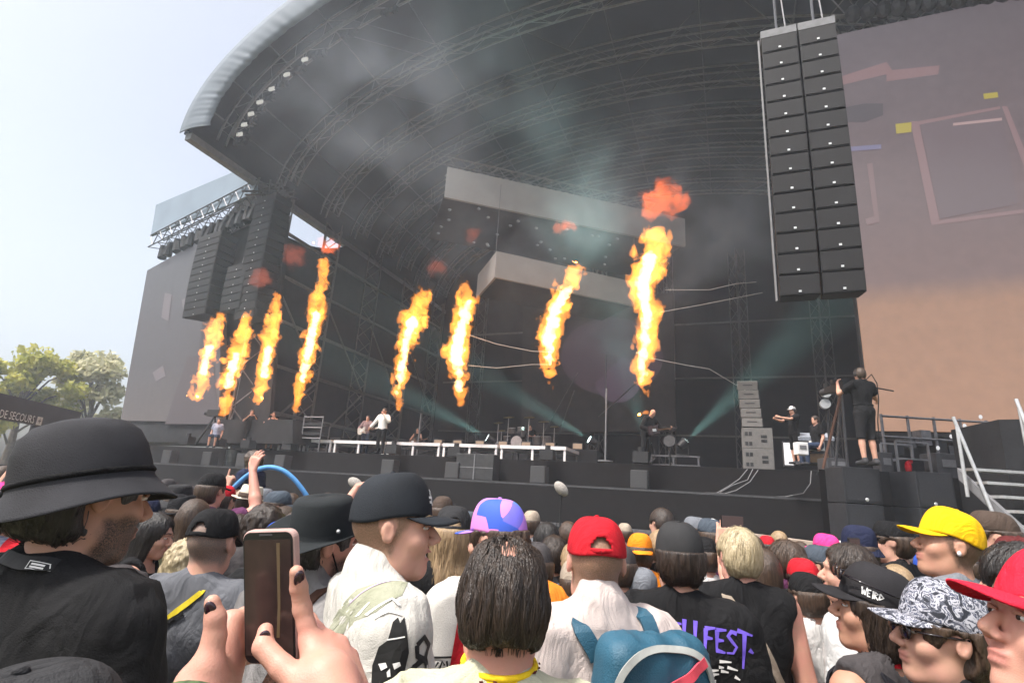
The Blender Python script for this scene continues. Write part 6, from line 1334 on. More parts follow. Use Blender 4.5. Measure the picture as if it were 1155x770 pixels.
# ---- woman in the black visor cap
o__ = person('woman in a black cap with sunglasses on it and a black backpack', 985, 640, 1.6, yaw=22, sex='f', head=(46, 6, -4), shirt=('tank', C['faded']), hair=('bob', 'darkbrown'), skin='tan', hat=('cap', mat('black_cap_twill', (.015, .014, .016), .85, .25, 9, .3, 420), dict(tilt=8, high=.004, hole=False)), bulk=1.0)
lets = [stroke([(px_ * .016, py_ * .017) for px_, py_ in st], .0046, .0026) for i_, L__ in enumerate(({'W': [[(0, 1.2), (.2, 0)], [(.2, 0), (.4, .8)], [(.4, .8), (.6, 0)], [(.6, 0), (.85, 1.3)]]}, {'E': [[(0, 1), (0, 0)], [(0, 1), (.5, 1.05)], [(0, .5), (.4, .5)], [(0, 0), (.5, -.05)]]}, {'I': [[(.15, 1.1), (.15, -.2)]]}, {'R': [[(0, -.1), (0, 1)], [(0, 1), (.5, .8), (0, .45)], [(0, .45), (.6, -.15)]]}, {'D': [[(0, 0), (0, 1)], [(0, 1), (.6, .5), (0, 0)]]})) for st in [[(a_ + (0, 1.0, 1.7, 2.1, 2.85)[i_], b_) for a_, b_ in q_] for q_ in list(L__.values())[0]]]; decal(o__.cap, 'cap_lettering', lets, PAPER, o__.cap, o__.T((-.075, .062, .018)), tuple(-(o__.HM @ np.array([.45, .9, .12]))), tuple(o__.HM @ np.array([0, -.1, 1])), tuple(o__.HM @ np.array([-1, .4, .1])), .004)
sg = MB()
gT = lambda x, y, z: o__.T((x, y, z))
for q in (-1, 1): sg.ell(gT(q * .036, .118, .052), .032, .007, .020, 12, 8, *(o__.HM.T)); sg.tube([gT(q * .062, .108, .054), gT(q * .088, .06, .050), gT(q * .096, -.04, .040)], .003, 5)
sg.build('sunglasses', mat('dark_lens', (.012, .008, .010), .12, .1, 10, spec=.6), o__.root, True, local=True)
backpack(o__, 'backpack', 'small black backpack on the woman in the dark tank top', (0, -.19, 1.20), (.14, .085, .20), cloth('black_nylon', (.014, .014, .018)), BLKC)
ribbon(o__.root, 'lanyard', [(-.09, .04, 1.46), (-.07, -.04, 1.50), (0, -.075, 1.505), (.07, -.04, 1.50), (.09, .04, 1.46)], .012, C['red'], o__.bodyo, off=.003)
# ---- woman in the camouflage cap
CAM_M = bpy.data.materials.new('grey_print_fabric'); CAM_M.use_nodes = True; n = CAM_M.node_tree; bb = n.nodes['Principled BSDF']; bb.inputs['Roughness'].default_value = .8
tc = n.nodes.new('ShaderNodeTexCoord'); nz = n.nodes.new('ShaderNodeTexNoise'); nz.inputs['Scale'].default_value = 34; nz.inputs['Detail'].default_value = 4; nz.inputs['Distortion'].default_value = 2.2; n.links.new(tc.outputs['Object'], nz.inputs[0]); cr = n.nodes.new('ShaderNodeValToRGB'); n.links.new(nz.outputs['Fac'], cr.inputs[0]); e = cr.color_ramp.elements
cr.color_ramp.interpolation = 'CONSTANT'; e[0].color = (.012, .014, .022, 1); e[1].position = .42; e[1].color = (.07, .075, .10, 1); k = e.new(.5); k.color = (.40, .40, .44, 1); k = e.new(.57); k.color = (.05, .06, .10, 1); k = e.new(.63); k.color = (.26, .26, .29, 1)
n.links.new(cr.outputs[0], bb.inputs['Base Color'])
p__ = person('woman in a grey patterned cap with dark sunglasses facing left', 1060, 658, 1.34, yaw=38, sex='f', head=(40, 4, -4), shirt=('tank', BLKC), hair=('bun', 'brown'), skin='fair', hat=('cap', CAM_M, dict(tilt=6, high=.004, hole=False)))
ribbon(p__.root, 'lanyard', [(-.09, .05, 1.45), (-.068, -.04, 1.50), (0, -.07, 1.51), (.068, -.04, 1.50), (.09, .05, 1.45)], .022, mat('patterned_lanyard', (.10, .09, .03), .6, .3, 120, var2=(.012, .012, .012)), p__.bodyo, off=.004)
m = MB()
for q in (-1, 1): m.tube([p__.hd((q * .030, .103, .010)), p__.hd((q * .034, .106, .009))], .023, 12) if False else m.ell(p__.hd((q * .034, .098, .008)), .028, .006, .021, 12, 8, *(p__.HM.T)); m.tube([p__.hd((q * .058, .088, .014)), p__.hd((q * .078, .05, .016)), p__.hd((q * .084, -.02, .018))], .003, 5)
m.build('sunglasses', mat('dark_lens', (.012, .008, .010), .12, .1, 10, spec=.6), p__.root, True, local=True)
# ---- man in the yellow cap
q__ = person('man in a bright yellow cap and grey T-shirt photographing with a phone', 1071, 578, 2.2, yaw=24, head=(52, 12, 0), shirt=('tee', C['grey']), hair=('buzz', 'brown'), skin='tan', hat=('cap', C['yellow'], dict(tilt=4, high=.01, hole=False)), arms=(dict(el=(-.2, .22, 1.18), wr=(-.05, .36, 1.44), hand=((0, .15, 1), (-.8, -.6, 0), .5), fine=.005), dict(el=(.2, .24, 1.18), wr=(.06, .37, 1.44), hand=((0, .15, 1), (.8, -.6, 0), .5), fine=.005)))
m = MB(); m.ell(q__.hd((-.088, .0, -.018)), .007, .007, .009, 8, 6); m.build('earbud', WHITE, q__.root, True, local=True)
# ---- man in the red cap at the right edge
r__ = person('man in a red cap in profile at the right edge of the crowd', 1206, 628, .90, yaw=66, head=(16, 16, 0), shirt=('tee', C['navy']), hair=('buzz', 'sandy'), skin='pink', hat=('cap', cloth('bright_red', (.62, .02, .045), .08), dict(tilt=4, high=.0, hole=False)), res=.0042)
# ---- the person filming beside the camera: only arms, hands and the top of the cap show
hx, hy, hd0 = 40, 758, .47
top = pd(hx, hy, hd0); hh = top[2] - .018; hsc = hh / 1.745; hyaw = -28
hroot = np.array([top[0], top[1], 0]) - np.array([-math.sin(R(hyaw)) * .012 * hsc, math.cos(R(hyaw)) * .012 * hsc, 0])
def hl_(x, y, d):
    P = pd(x, y, d) - hroot; c, s_ = math.cos(-R(hyaw)), math.sin(-R(hyaw)); return np.array([P[0] * c - P[1] * s_, P[0] * s_ + P[1] * c, P[2]]) / hsc
def chain(pts, rr, k=.004):
    if len(pts) > 2:
        q_, r_ = [], []
        for i in range(len(pts) - 1): q_ += [pts[i], tuple((np.array(pts[i]) + np.array(pts[i + 1])) / 2)]; r_ += [rr[i] * 1.03, (rr[i] + rr[i + 1]) / 2 * .90]
        pts, rr = q_ + [pts[-1]], r_ + [rr[-1]]
    ps = [hl_(*p) for p in pts]; return [(ps[i], ps[i + 1], rr[i] / hsc, rr[i + 1] / hsc, k) for i in range(len(ps) - 1)]
RW = hl_(388, 830, .56); LW = hl_(205, 830, .56)
RH = chain([(388, 830, .56), (368, 770, .60)], [.029, .033], .012) + chain([(372, 780, .60), (350, 722, .635)], [.026, .0135], .012) + chain([(380, 775, .61), (366, 722, .648)], [.024, .0125], .012) + chain([(392, 780, .62), (382, 728, .655)], [.021, .012], .012) + chain([(400, 790, .62), (394, 742, .66)], [.018, .011], .012)
RH += chain([(350, 722, .635), (341, 686, .645), (337, 662, .647), (334.5, 645, .645)], [.0118, .0105, .0098, .0082]) + chain([(366, 722, .648), (348, 700, .685), (322, 698, .695), (305, 702, .69)], [.0112, .010, .009, .008]) + chain([(382, 728, .655), (356, 716, .692), (328, 716, .70), (310, 718, .695)], [.011, .0098, .009, .008]) + chain([(394, 742, .66), (368, 736, .69), (345, 736, .70), (330, 738, .695)], [.0098, .009, .008, .007])
RH += chain([(372, 800, .585), (345, 775, .59)], [.022, .0165], .012) + chain([(345, 775, .59), (318, 752, .603)], [.016, .0128], .008) + chain([(318, 752, .603), (297, 729, .617)], [.0125, .0118]) + chain([(297, 729, .617), (299.5, 711, .630)], [.0112, .0088])
LH = chain([(205, 830, .56), (228, 775, .60)], [.027, .030], .012) + chain([(232, 785, .61), (262, 700, .668)], [.026, .013], .014) + chain([(228, 780, .61), (250, 705, .668)], [.024, .0125], .014) + chain([(238, 790, .61), (266, 722, .668)], [.022, .012], .012) + chain([(244, 795, .61), (268, 742, .668)], [.019, .011], .012)
for (yk, dy) in ((700, 0), (714, 0), (728, 2), (745, 3)): LH += chain([(263, yk, .668), (276, yk - 6, .690), (302, yk - 8, .70), (322, yk - 4, .695)], [.0115, .0102, .009, .008])
LH += chain([(222, 790, .59), (234, 752, .60)], [.021, .0165], .012) + chain([(234, 752, .60), (242, 718, .612)], [.0155, .0125], .008) + chain([(242, 718, .612), (243, 697, .616)], [.012, .0116]) + chain([(243, 697, .616), (239.5, 679, .619)], [.011, .0085])
s__ = person('person beside the camera holding up a phone with both hands', hx, hy, hd0, yaw=hyaw, sex='f', shirt=('tee', C['faded']), hair=('short', 'darkbrown'), hat=('cap', C['charcoal'], dict(hole=False)), skin='pink', res=.009, coarse=.02, face=False,
    arms=(dict(el=(-.22, .12, 1.28), wr=LW, hand=(hl_(270, 680, .66) - LW, (0, 1, 0), .3), prims=LH, fine=.0032), dict(el=(.24, .16, 1.26), wr=RW, hand=(hl_(345, 690, .64) - RW, (0, 1, 0), .3), prims=RH, fine=.0032)))
NAIL = mat('dark_nail_varnish', (.035, .012, .02), .12, .2, 30, spec=.7)
cdir = lambda x, y: -ray(x, y) / np.linalg.norm(ray(x, y))
for (x, y, d, ax, lift, wv) in ((334.8, 650, .645, (1.5, -14), .0062, (.6, 0, 0)), (299.8, 713.5, .629, (3, -9), .0102, (0, 0, 0)), (240, 684, .619, (-2.5, -10), .0082, (-.35, 0, 0))):
    P0_ = pd(x, y, d); Z = pd(x + ax[0], y + ax[1], d) - P0_; Z /= np.linalg.norm(Z); Yn = cdir(x, y) + np.array(wv); Yn -= Z * (Z @ Yn); Yn /= np.linalg.norm(Yn); X = np.cross(Yn, Z)
    m = MB(); m.ell(P0_ + Yn * lift, .0066, .0030, .0098, 12, 8, X, Yn, Z); me_ = m.V
    m.V = [tuple(((lambda q: np.array([q[0] * math.cos(-R(hyaw)) - q[1] * math.sin(-R(hyaw)), q[0] * math.sin(-R(hyaw)) + q[1] * math.cos(-R(hyaw)), q[2]]) / hsc)(np.array(v) - hroot))) for v in me_]
    m.build('fingernail', NAIL, s__.root, True, local=True)
m = MB(); w0, w1 = np.array(LW), hl_(228, 775, .60); c0 = w0 + (w1 - w0) * .62; dw = (w1 - w0) / np.linalg.norm(w1 - w0); x1 = np.cross(dw, [0, 0, 1.]); x1 /= np.linalg.norm(x1); y1 = np.cross(x1, dw)
m.tube([c0 + (x1 * math.cos(t) + y1 * math.sin(t)) * .036 for t in np.linspace(0, 6.3, 24)], .009, 6); m.build('wristband', mat('green_print_band', (.10, .16, .06), .7, .4, 60, var2=(.02, .03, .02)), s__.root, True, local=True)
m = MB(); c0 = RW + (hl_(368, 770, .60) - RW) * .35; 
for k in range(3): m.tube([c0 + np.array([math.cos(t) * (.040 + .004 * math.sin(7 * t)), math.sin(t) * .040, -.012 * k + .003 * math.sin(9 * t)]) for t in np.linspace(0, 6.3, 40)], .012, 6)
m.build('scrunchie', cloth('pale_rose', (.72, .32, .36)), s__.root, True, local=True)
strands(h_, 5200, 7, .012, .0011, 'darkbrown', (.004, .05, .13), 3, .003, zmin=-.072)
# the phone
pc = pd(305, 672, .655); pr_ = pd(338, 672, .655) - pd(272, 672, .672); pr_ /= np.linalg.norm(pr_); pu = pd(308, 602, .662) - pd(299, 745, .648); pu -= pr_ * (pr_ @ pu); pu /= np.linalg.norm(pu); pn = np.cross(pr_, pu)
if pn @ cdir(305, 672) < 0: pn = -pn
ph = empty('phone', pc, 'phone in a pale case filming the stage in the raised hands', 'phone')
def rrect(w2, h2, r, n=6): return [(sx * (w2 - r) + r * math.cos(a), sy * (h2 - r) + r * math.sin(a)) for sx, sy, a0 in ((1, 1, 0), (-1, 1, 90), (-1, -1, 180), (1, -1, 270)) for a in [R(a0 + 90 * i / n) for i in range(n + 1)]]
def slab(name, w2, h2, r, z0, z1, mt, par=ph, bev=0): m = MB(); m.prism([pc + pr_ * x + pu * y + pn * z0 for x, y in rrect(w2, h2, r)], pn * (z1 - z0)); return m.build(name, mt, par, bevel=bev)
slab('case', .0355, .0765, .011, -.009, .002, mat('rose_case', (.50, .33, .30), .35, .1, 20), bev=.002)
slab('glass', .0335, .0745, .0095, .0021, .0032, PH)
SCR = bpy.data.materials.new('phone_picture'); SCR.use_nodes = True; n = SCR.node_tree; bb = n.nodes['Principled BSDF']; bb.inputs['Base Color'].default_value = (.015, .012, .012, 1); bb.inputs['Roughness'].default_value = .2
tc = n.nodes.new('ShaderNodeTexCoord'); nz = n.nodes.new('ShaderNodeTexNoise'); nz.inputs['Scale'].default_value = 2.2; nz.inputs['Detail'].default_value = 3; n.links.new(tc.outputs['Generated'], nz.inputs[0]); cr = n.nodes.new('ShaderNodeValToRGB'); n.links.new(nz.outputs['Fac'], cr.inputs[0]); e = cr.color_ramp.elements
e[0].position = .3; e[0].color = (*srgb(40, 24, 22), 1); e[1].position = .8; e[1].color = (*srgb(92, 66, 60), 1); n.links.new(cr.outputs[0], bb.inputs['Emission Color']); bb.inputs['Emission Strength'].default_value = LIT * .55
slab('screen', .0315, .066, .003, .0033, .0038, SCR)
m = MB(); m.prism([pc + pr_ * x + pu * y + pn * .0039 for x, y in ((.010, -.045), (.0125, -.01), (.0125, .062), (.017, .062), (.016, -.01), (.014, -.045))], pn * .0002); m.build('picture_streak', glow('phone_streak', srgb(118, 90, 52), LIT * .6), ph)
m = MB(); m.box(pc + pr_ * -.002 + pu * .0715 + pn * .0033, .018, .002, .0004, pr_, pu, pn); m.build('speaker_slot', DGREY, ph)
# ================================================================== THE REST OF THE CROWD
AP = lambda: (dict(el=(-.26, .16, 1.5), wr=(-.22, .22, 1.78), hand=((0, .1, 1), (0, -1, 0), .3)), None)
def rL(fine=.007, wx=.24, wz=1.80): return (dict(el=(-.30, .14, 1.52), wr=(-wx, .2, wz), hand=((.05, .1, 1), (0, -1, 0), .35), fine=fine), None)
def rR(fine=.007, wx=.24, wz=1.80, curl=.35): return (None, dict(el=(.30, .14, 1.52), wr=(wx, .2, wz), hand=((.05, .1, 1), (0, -1, 0), curl), fine=fine))
HT = lambda c, **k: ('cap', C[c] if c in C else BLKC, dict(hole=False, **k))
rows = [
 # label, x, y, d, kwargs
 ('person in a bright pink cap at the left edge of the crowd', 6, 545, 2.45, dict(yaw=20, shirt=('tee', STRIPE), hat=HT('pink'), hair=('short', 'brown'))),
 ('person in a black cap behind the pink cap at the left edge', 34, 541, 3.6, dict(yaw=-10, shirt=('tee', C['charcoal']), hat=HT('black'))),
 ('fair person in a dark navy cap left of the bucket hat', 24, 556, 3.0, dict(yaw=-10, shirt=('tee', C['beige']), hat=HT('navy'))),
 ('person raising one hand by the first aid tent', 8, 527, 6.2, dict(yaw=-10, shirt=('tee', C['plum']), hair=('short', 'brown'), arms=rR(wx=.22))),
 ('person with both hands up left of the bucket hat', 22, 533, 5.4, dict(yaw=0, shirt=('tee', BLKC), hair=('short', 'darkbrown'), arms=(rL()[0], rR()[1]))),
 ('dark haired person in violet behind the raised hands', 44, 537, 4.9, dict(shirt=('tee', C['violet']), hair=('long', 'black'), sex='f')),
 ('person with arm raised and finger pointing up', 214, 548, 5.2, dict(yaw=-20, shirt=('tee', C['slate']), hat=HT('faded'), hair=('short', 'brown'), arms=(None, dict(el=(.26, .1, 1.52), wr=(.33, .16, 1.78), hand=((.05, .05, 1), (0, -1, 0), [.05, 1.3, 1.3, 1.3]), fine=.006)))),
 ('man in a black cap and glasses with both hands raised', 243, 534, 4.1, dict(yaw=-15, shirt=('tee', C['plum']), hat=HT('black'), hair=('short', 'brown'), skin='pink', bulk=1.1, arms=(None, rR(wx=.16)[1]))),
 ('woman in a wide dark hat behind the tall felt hat', 205, 549, 4.3, dict(shirt=('tee', BLKC), hat=('boonie', C['charcoal'], dict(curl=.0)), hair=('short', 'brown'))),
 ('person in a pale straw hat with a thin band', 285, 549, 4.5, dict(yaw=-5, shirt=('tee', C['navy']), hat=('fedora', C['straw'], dict(tilt=-4, roll=6), C['brown']), hair=('short', 'brown'))),
 ('person in a light grey cap just right of the straw hat', 300, 551, 5.0, dict(shirt=('tee', C['grey']), hat=HT('grey'))),
 ('person in a dark grey cap facing right near the straw hat', 317, 554, 4.2, dict(yaw=-70, shirt=('tee', BLKC), hat=HT('slate'), hair=('short', 'brown'))),
 ('dark curly haired person in front of the straw hat', 301, 577, 3.3, dict(shirt=('tee', C['faded']), hair=('curly', 'darkbrown'))),
 ('person with dark brown hair under the straw hat', 272, 583, 3.4, dict(shirt=('jacket', BLKC), hair=('short', 'darkbrown'))),
 ('man stretching an arm with a watch towards the stage', 324, 574, 3.6, dict(yaw=-25, shirt=('tee', BLKC), hair=('short', 'brown'), skin='pink', arms=(None, dict(el=(.31, .10, 1.62), wr=(.38, .28, 1.93), hand=((.8, .3, .45), (-.2, -.3, 1), .2), fine=.006)))),
 ('person in a bright green cap left of the wide black sun hat', 350, 566, 3.7, dict(yaw=15, shirt=('tee', BLKC), hat=HT('green'), hair=('short', 'brown'))),
 ('person in a brown knit hat behind the sun hat', 371, 556, 5.4, dict(shirt=('tee', C['charcoal']), hat=('beanie', C['brown']))),
 ('red haired person behind the sun hat', 385, 560, 5.2, dict(shirt=('tee', C['rose']), hair=('short', 'red'))),
 ('person in a beige cap behind the smiling man', 405, 562, 4.8, dict(shirt=('tee', C['beige']), hat=HT('beige'))),
 ('person in a pink T-shirt between the sun hat and the smiling man', 412, 580, 4.2, dict(shirt=('tee', C['rose']), hair=('bob', 'brown'), sex='f')),
 ('person with a reddish brown cap behind the long haired woman', 500, 560, 4.3, dict(shirt=('tee', BLKC), hat=HT('brown'))),
 ('person in a grey cap behind the blue and violet cap', 530, 577, 4.9, dict(shirt=('tee', C['faded']), hat=HT('slate'))),
 ('person in a beige cap right of the blue and violet cap', 600, 576, 5.0, dict(yaw=-10, shirt=('tee', C['grey']), hat=HT('beige'))),
 ('dark haired person right of the blue and violet cap', 617, 592, 3.7, dict(shirt=('tee', C['white']), hair=('bob', 'black'), sex='f')),
 ('person with short black hair in front of the dark haired one', 625, 607, 3.1, dict(shirt=('tee', C['charcoal']), hair=('short', 'darkbrown'))),
 ('brown haired person peeking beside the red cap', 641, 590, 4.6, dict(shirt=('tee', C['slate']), hair=('short', 'brown'))),
 ('person in an orange cap right of the red cap', 721, 601, 3.5, dict(yaw=0, shirt=('tee', C['orange']), hat=('cap', C['orange'], dict(tilt=-4, fwd=180, hole=False)), hair=('short', 'brown'))),
 ('person in a grey hooded top below the orange cap', 724, 640, 2.75, dict(shirt=('jacket', C['grey']), hair=None, hat=('beanie', C['grey'], dict(tilt=8)))),
 ('man with short dark hair near the barrier right of the red cap', 745, 575, 4.6, dict(yaw=25, shirt=('tee', C['charcoal']), hair=('short', 'darkbrown'))),
 ('person in a grey cap behind the black T-shirt with violet lettering', 783, 583, 4.6, dict(yaw=70, shirt=('tee', C['grey']), hat=HT('grey'))),
 ('woman in a dark cap with a white stripe near the barrier', 800, 585, 4.1, dict(yaw=30, sex='f', shirt=('tank', C['plum']), hat=HT('slate'), hair=('long', 'brown'))),
 ('woman in a slate and pink cap and black tank top', 922, 615, 3.3, dict(yaw=50, sex='f', shirt=('tank', BLKC), hat=('cap', C['slate'], dict(hole=False)), hair=('short', 'darkbrown'), skin='tan')),
 ('person in a hot pink cap behind the slate and pink cap', 930, 602, 4.2, dict(yaw=30, shirt=('tee', C['charcoal']), hat=HT('pink'))),
 ('man with short dark hair in a bright white T-shirt', 953, 617, 2.35, dict(yaw=40, head=(25, 0, 0), shirt=('tee', C['white']), hair=('short', 'darkbrown'), skin='fair')),
 ('person in a dark navy bucket hat near the subwoofers', 966, 597, 3.3, dict(shirt=('tee', BLKC), hat=('bucket', C['navy'], dict(k=.9)), hair=('short', 'brown'))),
 ('person in a black cap with a badge and a black work vest', 1002, 588, 3.5, dict(yaw=35, head=(20, 0, 0), shirt=('tee', BLKC), hat=HT('black'), hair=('short', 'brown'), bulk=1.1)),
 ('person in a brown cap behind the yellow cap', 1114, 577, 3.0, dict(yaw=60, shirt=('tee', C['charcoal']), hat=HT('brown'), hair=('short', 'brown'))),
 ('person in a dark cap with goggles behind the bright red cap', 1146, 606, 2.4, dict(yaw=10, shirt=('tee', C['charcoal']), hat=HT('maroon'))),
 ('person in a black T-shirt behind the red cap at the right edge', 1142, 618, 1.75, dict(yaw=15, shirt=('tee', BLKC), hair=('short', 'black'), bulk=1.1)),
]
PEO = {}
for lab, x, y, d, kw in rows:
    kw.setdefault('hair', ('short', 'brown')); PEO[lab] = person(lab, x, y, d, **kw)
q = PEO['woman in a slate and pink cap and black tank top']
[setattr(s_, 'material', C['rose']) for s_ in [c for c in q.cap.children if c.name.startswith('brim')][0].material_slots if False]
bro = [c for c in q.cap.children if c.name.startswith('brim')][0]; bro.data.materials[0] = C['rose']
q = PEO['person in a bright pink cap at the left edge of the crowd']; ribbon(q.root, 'shoulder_strap', [(.10, .1, 1.42), (.11, .0, 1.49), (.12, -.1, 1.43), (.13, -.14, 1.3), (.13, -.14, 1.1)], .055, C['red'], q.shirto, off=.005, thick=.01)
q = PEO['person in a black cap with a badge and a black work vest']; decal(q.cap, 'cap_badge', [[(-.022, -.018), (.022, -.018), (.024, .01), (.0, .026), (-.024, .01)]], PAPER, q.cap, q.T((.02, -.1, .04)), (1, 0, 0), (0, 0, 1), (.2, -1, .2), .005)
decal(q.cap, 'cap_badge_mark', [[(-.014, -.006), (.014, -.006), (.012, .006), (-.012, .006)]], C['charcoal'], q.cap, q.T((.02, -.1, .04)), (1, 0, 0), (0, 0, 1), (.2, -1, .2), .0075)
for z in (1.36, 1.28): ribbon(q.root, 'reflective_strip', [(-.16, -.1, z), (0, -.15, z), (.16, -.1, z)], .02, mat('reflective_grey', (.5, .52, .48), .4, .1, 20) if z > 1.3 else cloth('hi_vis', (.45, .6, .05)), q.shirto, off=.004)
q = PEO['woman in a dark cap with a white stripe near the barrier']; m = MB(); m.tube([q.T((.0, -.07 + .02 * i, .075 + .022 * math.sin(i * .6))) for i in range(6)], .006, 5); m.build('cap_stripe', PAPER, q.cap, local=True)
# security guard with curly hair standing on the barrier step
person('security guard with bushy brown hair standing in the pit', 286, 513, 8.3, yaw=70, base=.36, shirt=('tee', C['navy']), hair=('curly', 'brown'), height=1.80)
# more of the crowd, filling the rows towards the barrier
random.seed(21)
fill = [('dark haired', ('short', 'darkbrown'), None), ('brown haired', ('short', 'brown'), None), ('long haired', ('long', 'brown'), None), ('black capped', ('short', 'brown'), 'black'), ('grey capped', ('short', 'brown'), 'faded'), ('navy capped', ('short', 'brown'), 'navy'), ('white capped', ('short', 'brown'), 'white'), ('red capped', ('short', 'darkbrown'), 'red'), ('beige capped', ('short', 'brown'), 'beige'), ('blond haired', ('short', 'sandy'), None), ('blue capped', ('short', 'brown'), 'blue')]
protos = []
for i, (nm, hr_, hc_) in enumerate(fill):
    protos.append((nm, person(f'{nm} person in the rows near the barrier', -400 + 40 * i, 600, 6, shirt=('tee', BLKC), hair=hr_, hat=HT(hc_) if hc_ else None, sex='f' if hr_[0] == 'long' else 'm', height=1.74)))
def copy_tree(o, parent=None, mt_=None):
    c = o.copy(); COL.objects.link(c); c.parent = parent
    for ch in o.children: k = copy_tree(ch, c, mt_)
    if mt_ is not None and o.name.startswith('shirt') and c.material_slots: c.material_slots[0].link = 'OBJECT'; c.material_slots[0].material = mt_
    return c
cols = [('black', BLKC), ('charcoal', C['charcoal']), ('washed black', C['faded']), ('grey', C['heather']), ('navy', C['navy']), ('slate', C['slate']), ('olive', C['olive']), ('white', C['white']), ('maroon', C['maroon']), ('plum', C['plum'])]
spots_ = [(60, 534, 6.5), (150, 545, 6.0), (172, 548, 4.9), (190, 540, 6.6), (232, 549, 6.2), (258, 556, 5.4), (275, 552, 6.6), (330, 558, 6.0), (340, 566, 5.0), (395, 566, 6.3), (425, 563, 6.0), (440, 574, 4.4), (485, 575, 5.8), (540, 580, 6.0), (555, 585, 4.5), (585, 584, 5.8), (655, 592, 5.9), (668, 600, 4.2), (690, 597, 5.7), (705, 590, 6.0), (770, 594, 5.9), (815, 600, 5.6), (850, 606, 4.8), (865, 604, 5.5), (902, 612, 5.4), (948, 610, 5.2), (985, 612, 4.6), (1030, 612, 4.9), (1045, 624, 3.6), (1090, 622, 4.2), (1010, 640, 2.9), (910, 655, 2.6), (650, 640, 2.5), (420, 610, 3.0), (160, 600, 4.0)]
near_ = ['by the first aid tent', 'hidden behind the bucket hat', 'right of the bucket hat brim', 'left of the pointing hand', 'below the pointing hand', 'left of the blue foam tube', 'under the blue foam tube', 'right of the blue foam tube', 'left of the green cap', 'right of the wide sun hat', 'left of the furry microphone', 'behind the smiling man', 'behind the long haired woman', 'left of the blue and violet cap', 'behind the blue and violet cap', 'right above the balding man', 'left of the red cap', 'behind the red cap', 'right of the red cap', 'above the orange cap', 'right of the black T-shirt with lettering', 'left of the blond man', 'right of the blond man', 'behind the ponytail', 'right of the ponytail', 'between the pink cap and the navy bucket hat', 'left of the badge cap', 'below the subwoofer stack', 'left of the yellow cap', 'right of the yellow cap', 'above the black visor cap', 'left of the white T-shirt', 'behind the teal backpack', 'between the sun hat and the smiling man', 'beneath the bucket hat brim']
more_ = [(222, 566, 3.3, 'left of the grey T-shirt man'), (255, 548, 4.8, 'just left of the straw hat'), (338, 580, 2.9, 'just left of the wide sun hat'), (395, 580, 3.4, 'behind the shoulder of the sun hat man'), (430, 585, 3.6, 'at the back of the smiling man'), (462, 562, 5.2, 'behind the peak of the smiling man'), (540, 600, 3.2, 'left of the thinning black hair'), (606, 612, 2.6, 'just right of the thinning black hair'), (648, 615, 3.0, 'at the left shoulder of the red cap man'), (700, 615, 2.8, 'between the red cap and the orange cap'), (745, 600, 3.6, 'left of the lettered T-shirt'), (795, 606, 3.4, 'at the blond man\'s left shoulder'), (812, 592, 6.4, 'far behind the blond man by the barrier'), (860, 622, 2.9, 'between the blond man and the ponytail'), (905, 630, 2.9, 'in front of the slate and pink cap'), (1020, 622, 3.8, 'right of the work vest'), (1052, 606, 5.6, 'far behind the phone of the yellow cap man'), (1098, 606, 5.0, 'far behind the yellow cap'), (168, 562, 3.6, 'between the bucket hat and the tall felt hat'), (52, 552, 3.9, 'in front of the person in violet'), (16, 575, 3.1, 'below the navy cap at the left edge'), (318, 588, 2.7, 'directly behind the raised phone'), (490, 600, 3.0, 'at the left shoulder of the blue and violet cap man'), (878, 600, 6.2, 'far back beyond the ponytail by the barrier')]
spots_ += [(x, y, d) for x, y, d, _ in more_]; near_ += [w_ for *_, w_ in more_]
used = set()
for i, ((x, y, d), wh) in enumerate(zip(spots_, near_)):
    k = (i * 5 + i // 11) % 11; cn, cm_ = cols[(i * 7 + i // 3) % len(cols)]; nm, pr = protos[k]; top = pd(x, y, d); sc = (min(1.9, max(1.52, top[2])) - (.018 if 'capped' in nm else 0)) / 1.745
    if k not in used: c = pr.root; used.add(k); [setattr(s_.data, 'name', s_.data.name) for s_ in c.children]
    else: c = copy_tree(pr.root, None, cm_)
    if c is pr.root: c.children and [ch.data.materials.__setitem__(0, cm_) for ch in c.children if ch.name.startswith('shirt')]
    yw = random.uniform(-14, 14); c.location = (top[0], top[1], 0); c.rotation_euler = (0, 0, R(yw)); c.scale = (sc, sc, sc)
    lb_ = f'{nm} person in a {cn} T-shirt {wh}'; c['label'] = lb_ if len(lb_.split()) <= 16 else f'{nm} person {wh}'
# blue foam tube held above the heads
FT = [pd(x, y, 5.0) for x, y in ((250, 566), (262, 551), (278, 536), (293, 528), (306, 526), (320, 530), (332, 540), (343, 554), (350, 566))]
FT = [np.array([np.interp(t, range(len(FT)), [p[i] for p in FT]) for i in range(3)]) for t in np.linspace(0, len(FT) - 1, 60)]
for _ in range(12): FT = [FT[0]] + [(FT[i - 1] + FT[i] * 2 + FT[i + 1]) / 4 for i in range(1, 59)] + [FT[-1]]
MB().tube(FT, .022, 10).build('foam_tube', mat('blue_foam', (.10, .30, .62), .6, .1, 20), None, True, label='bright blue foam tube bent in an arch above the crowd', cat='foam tube')
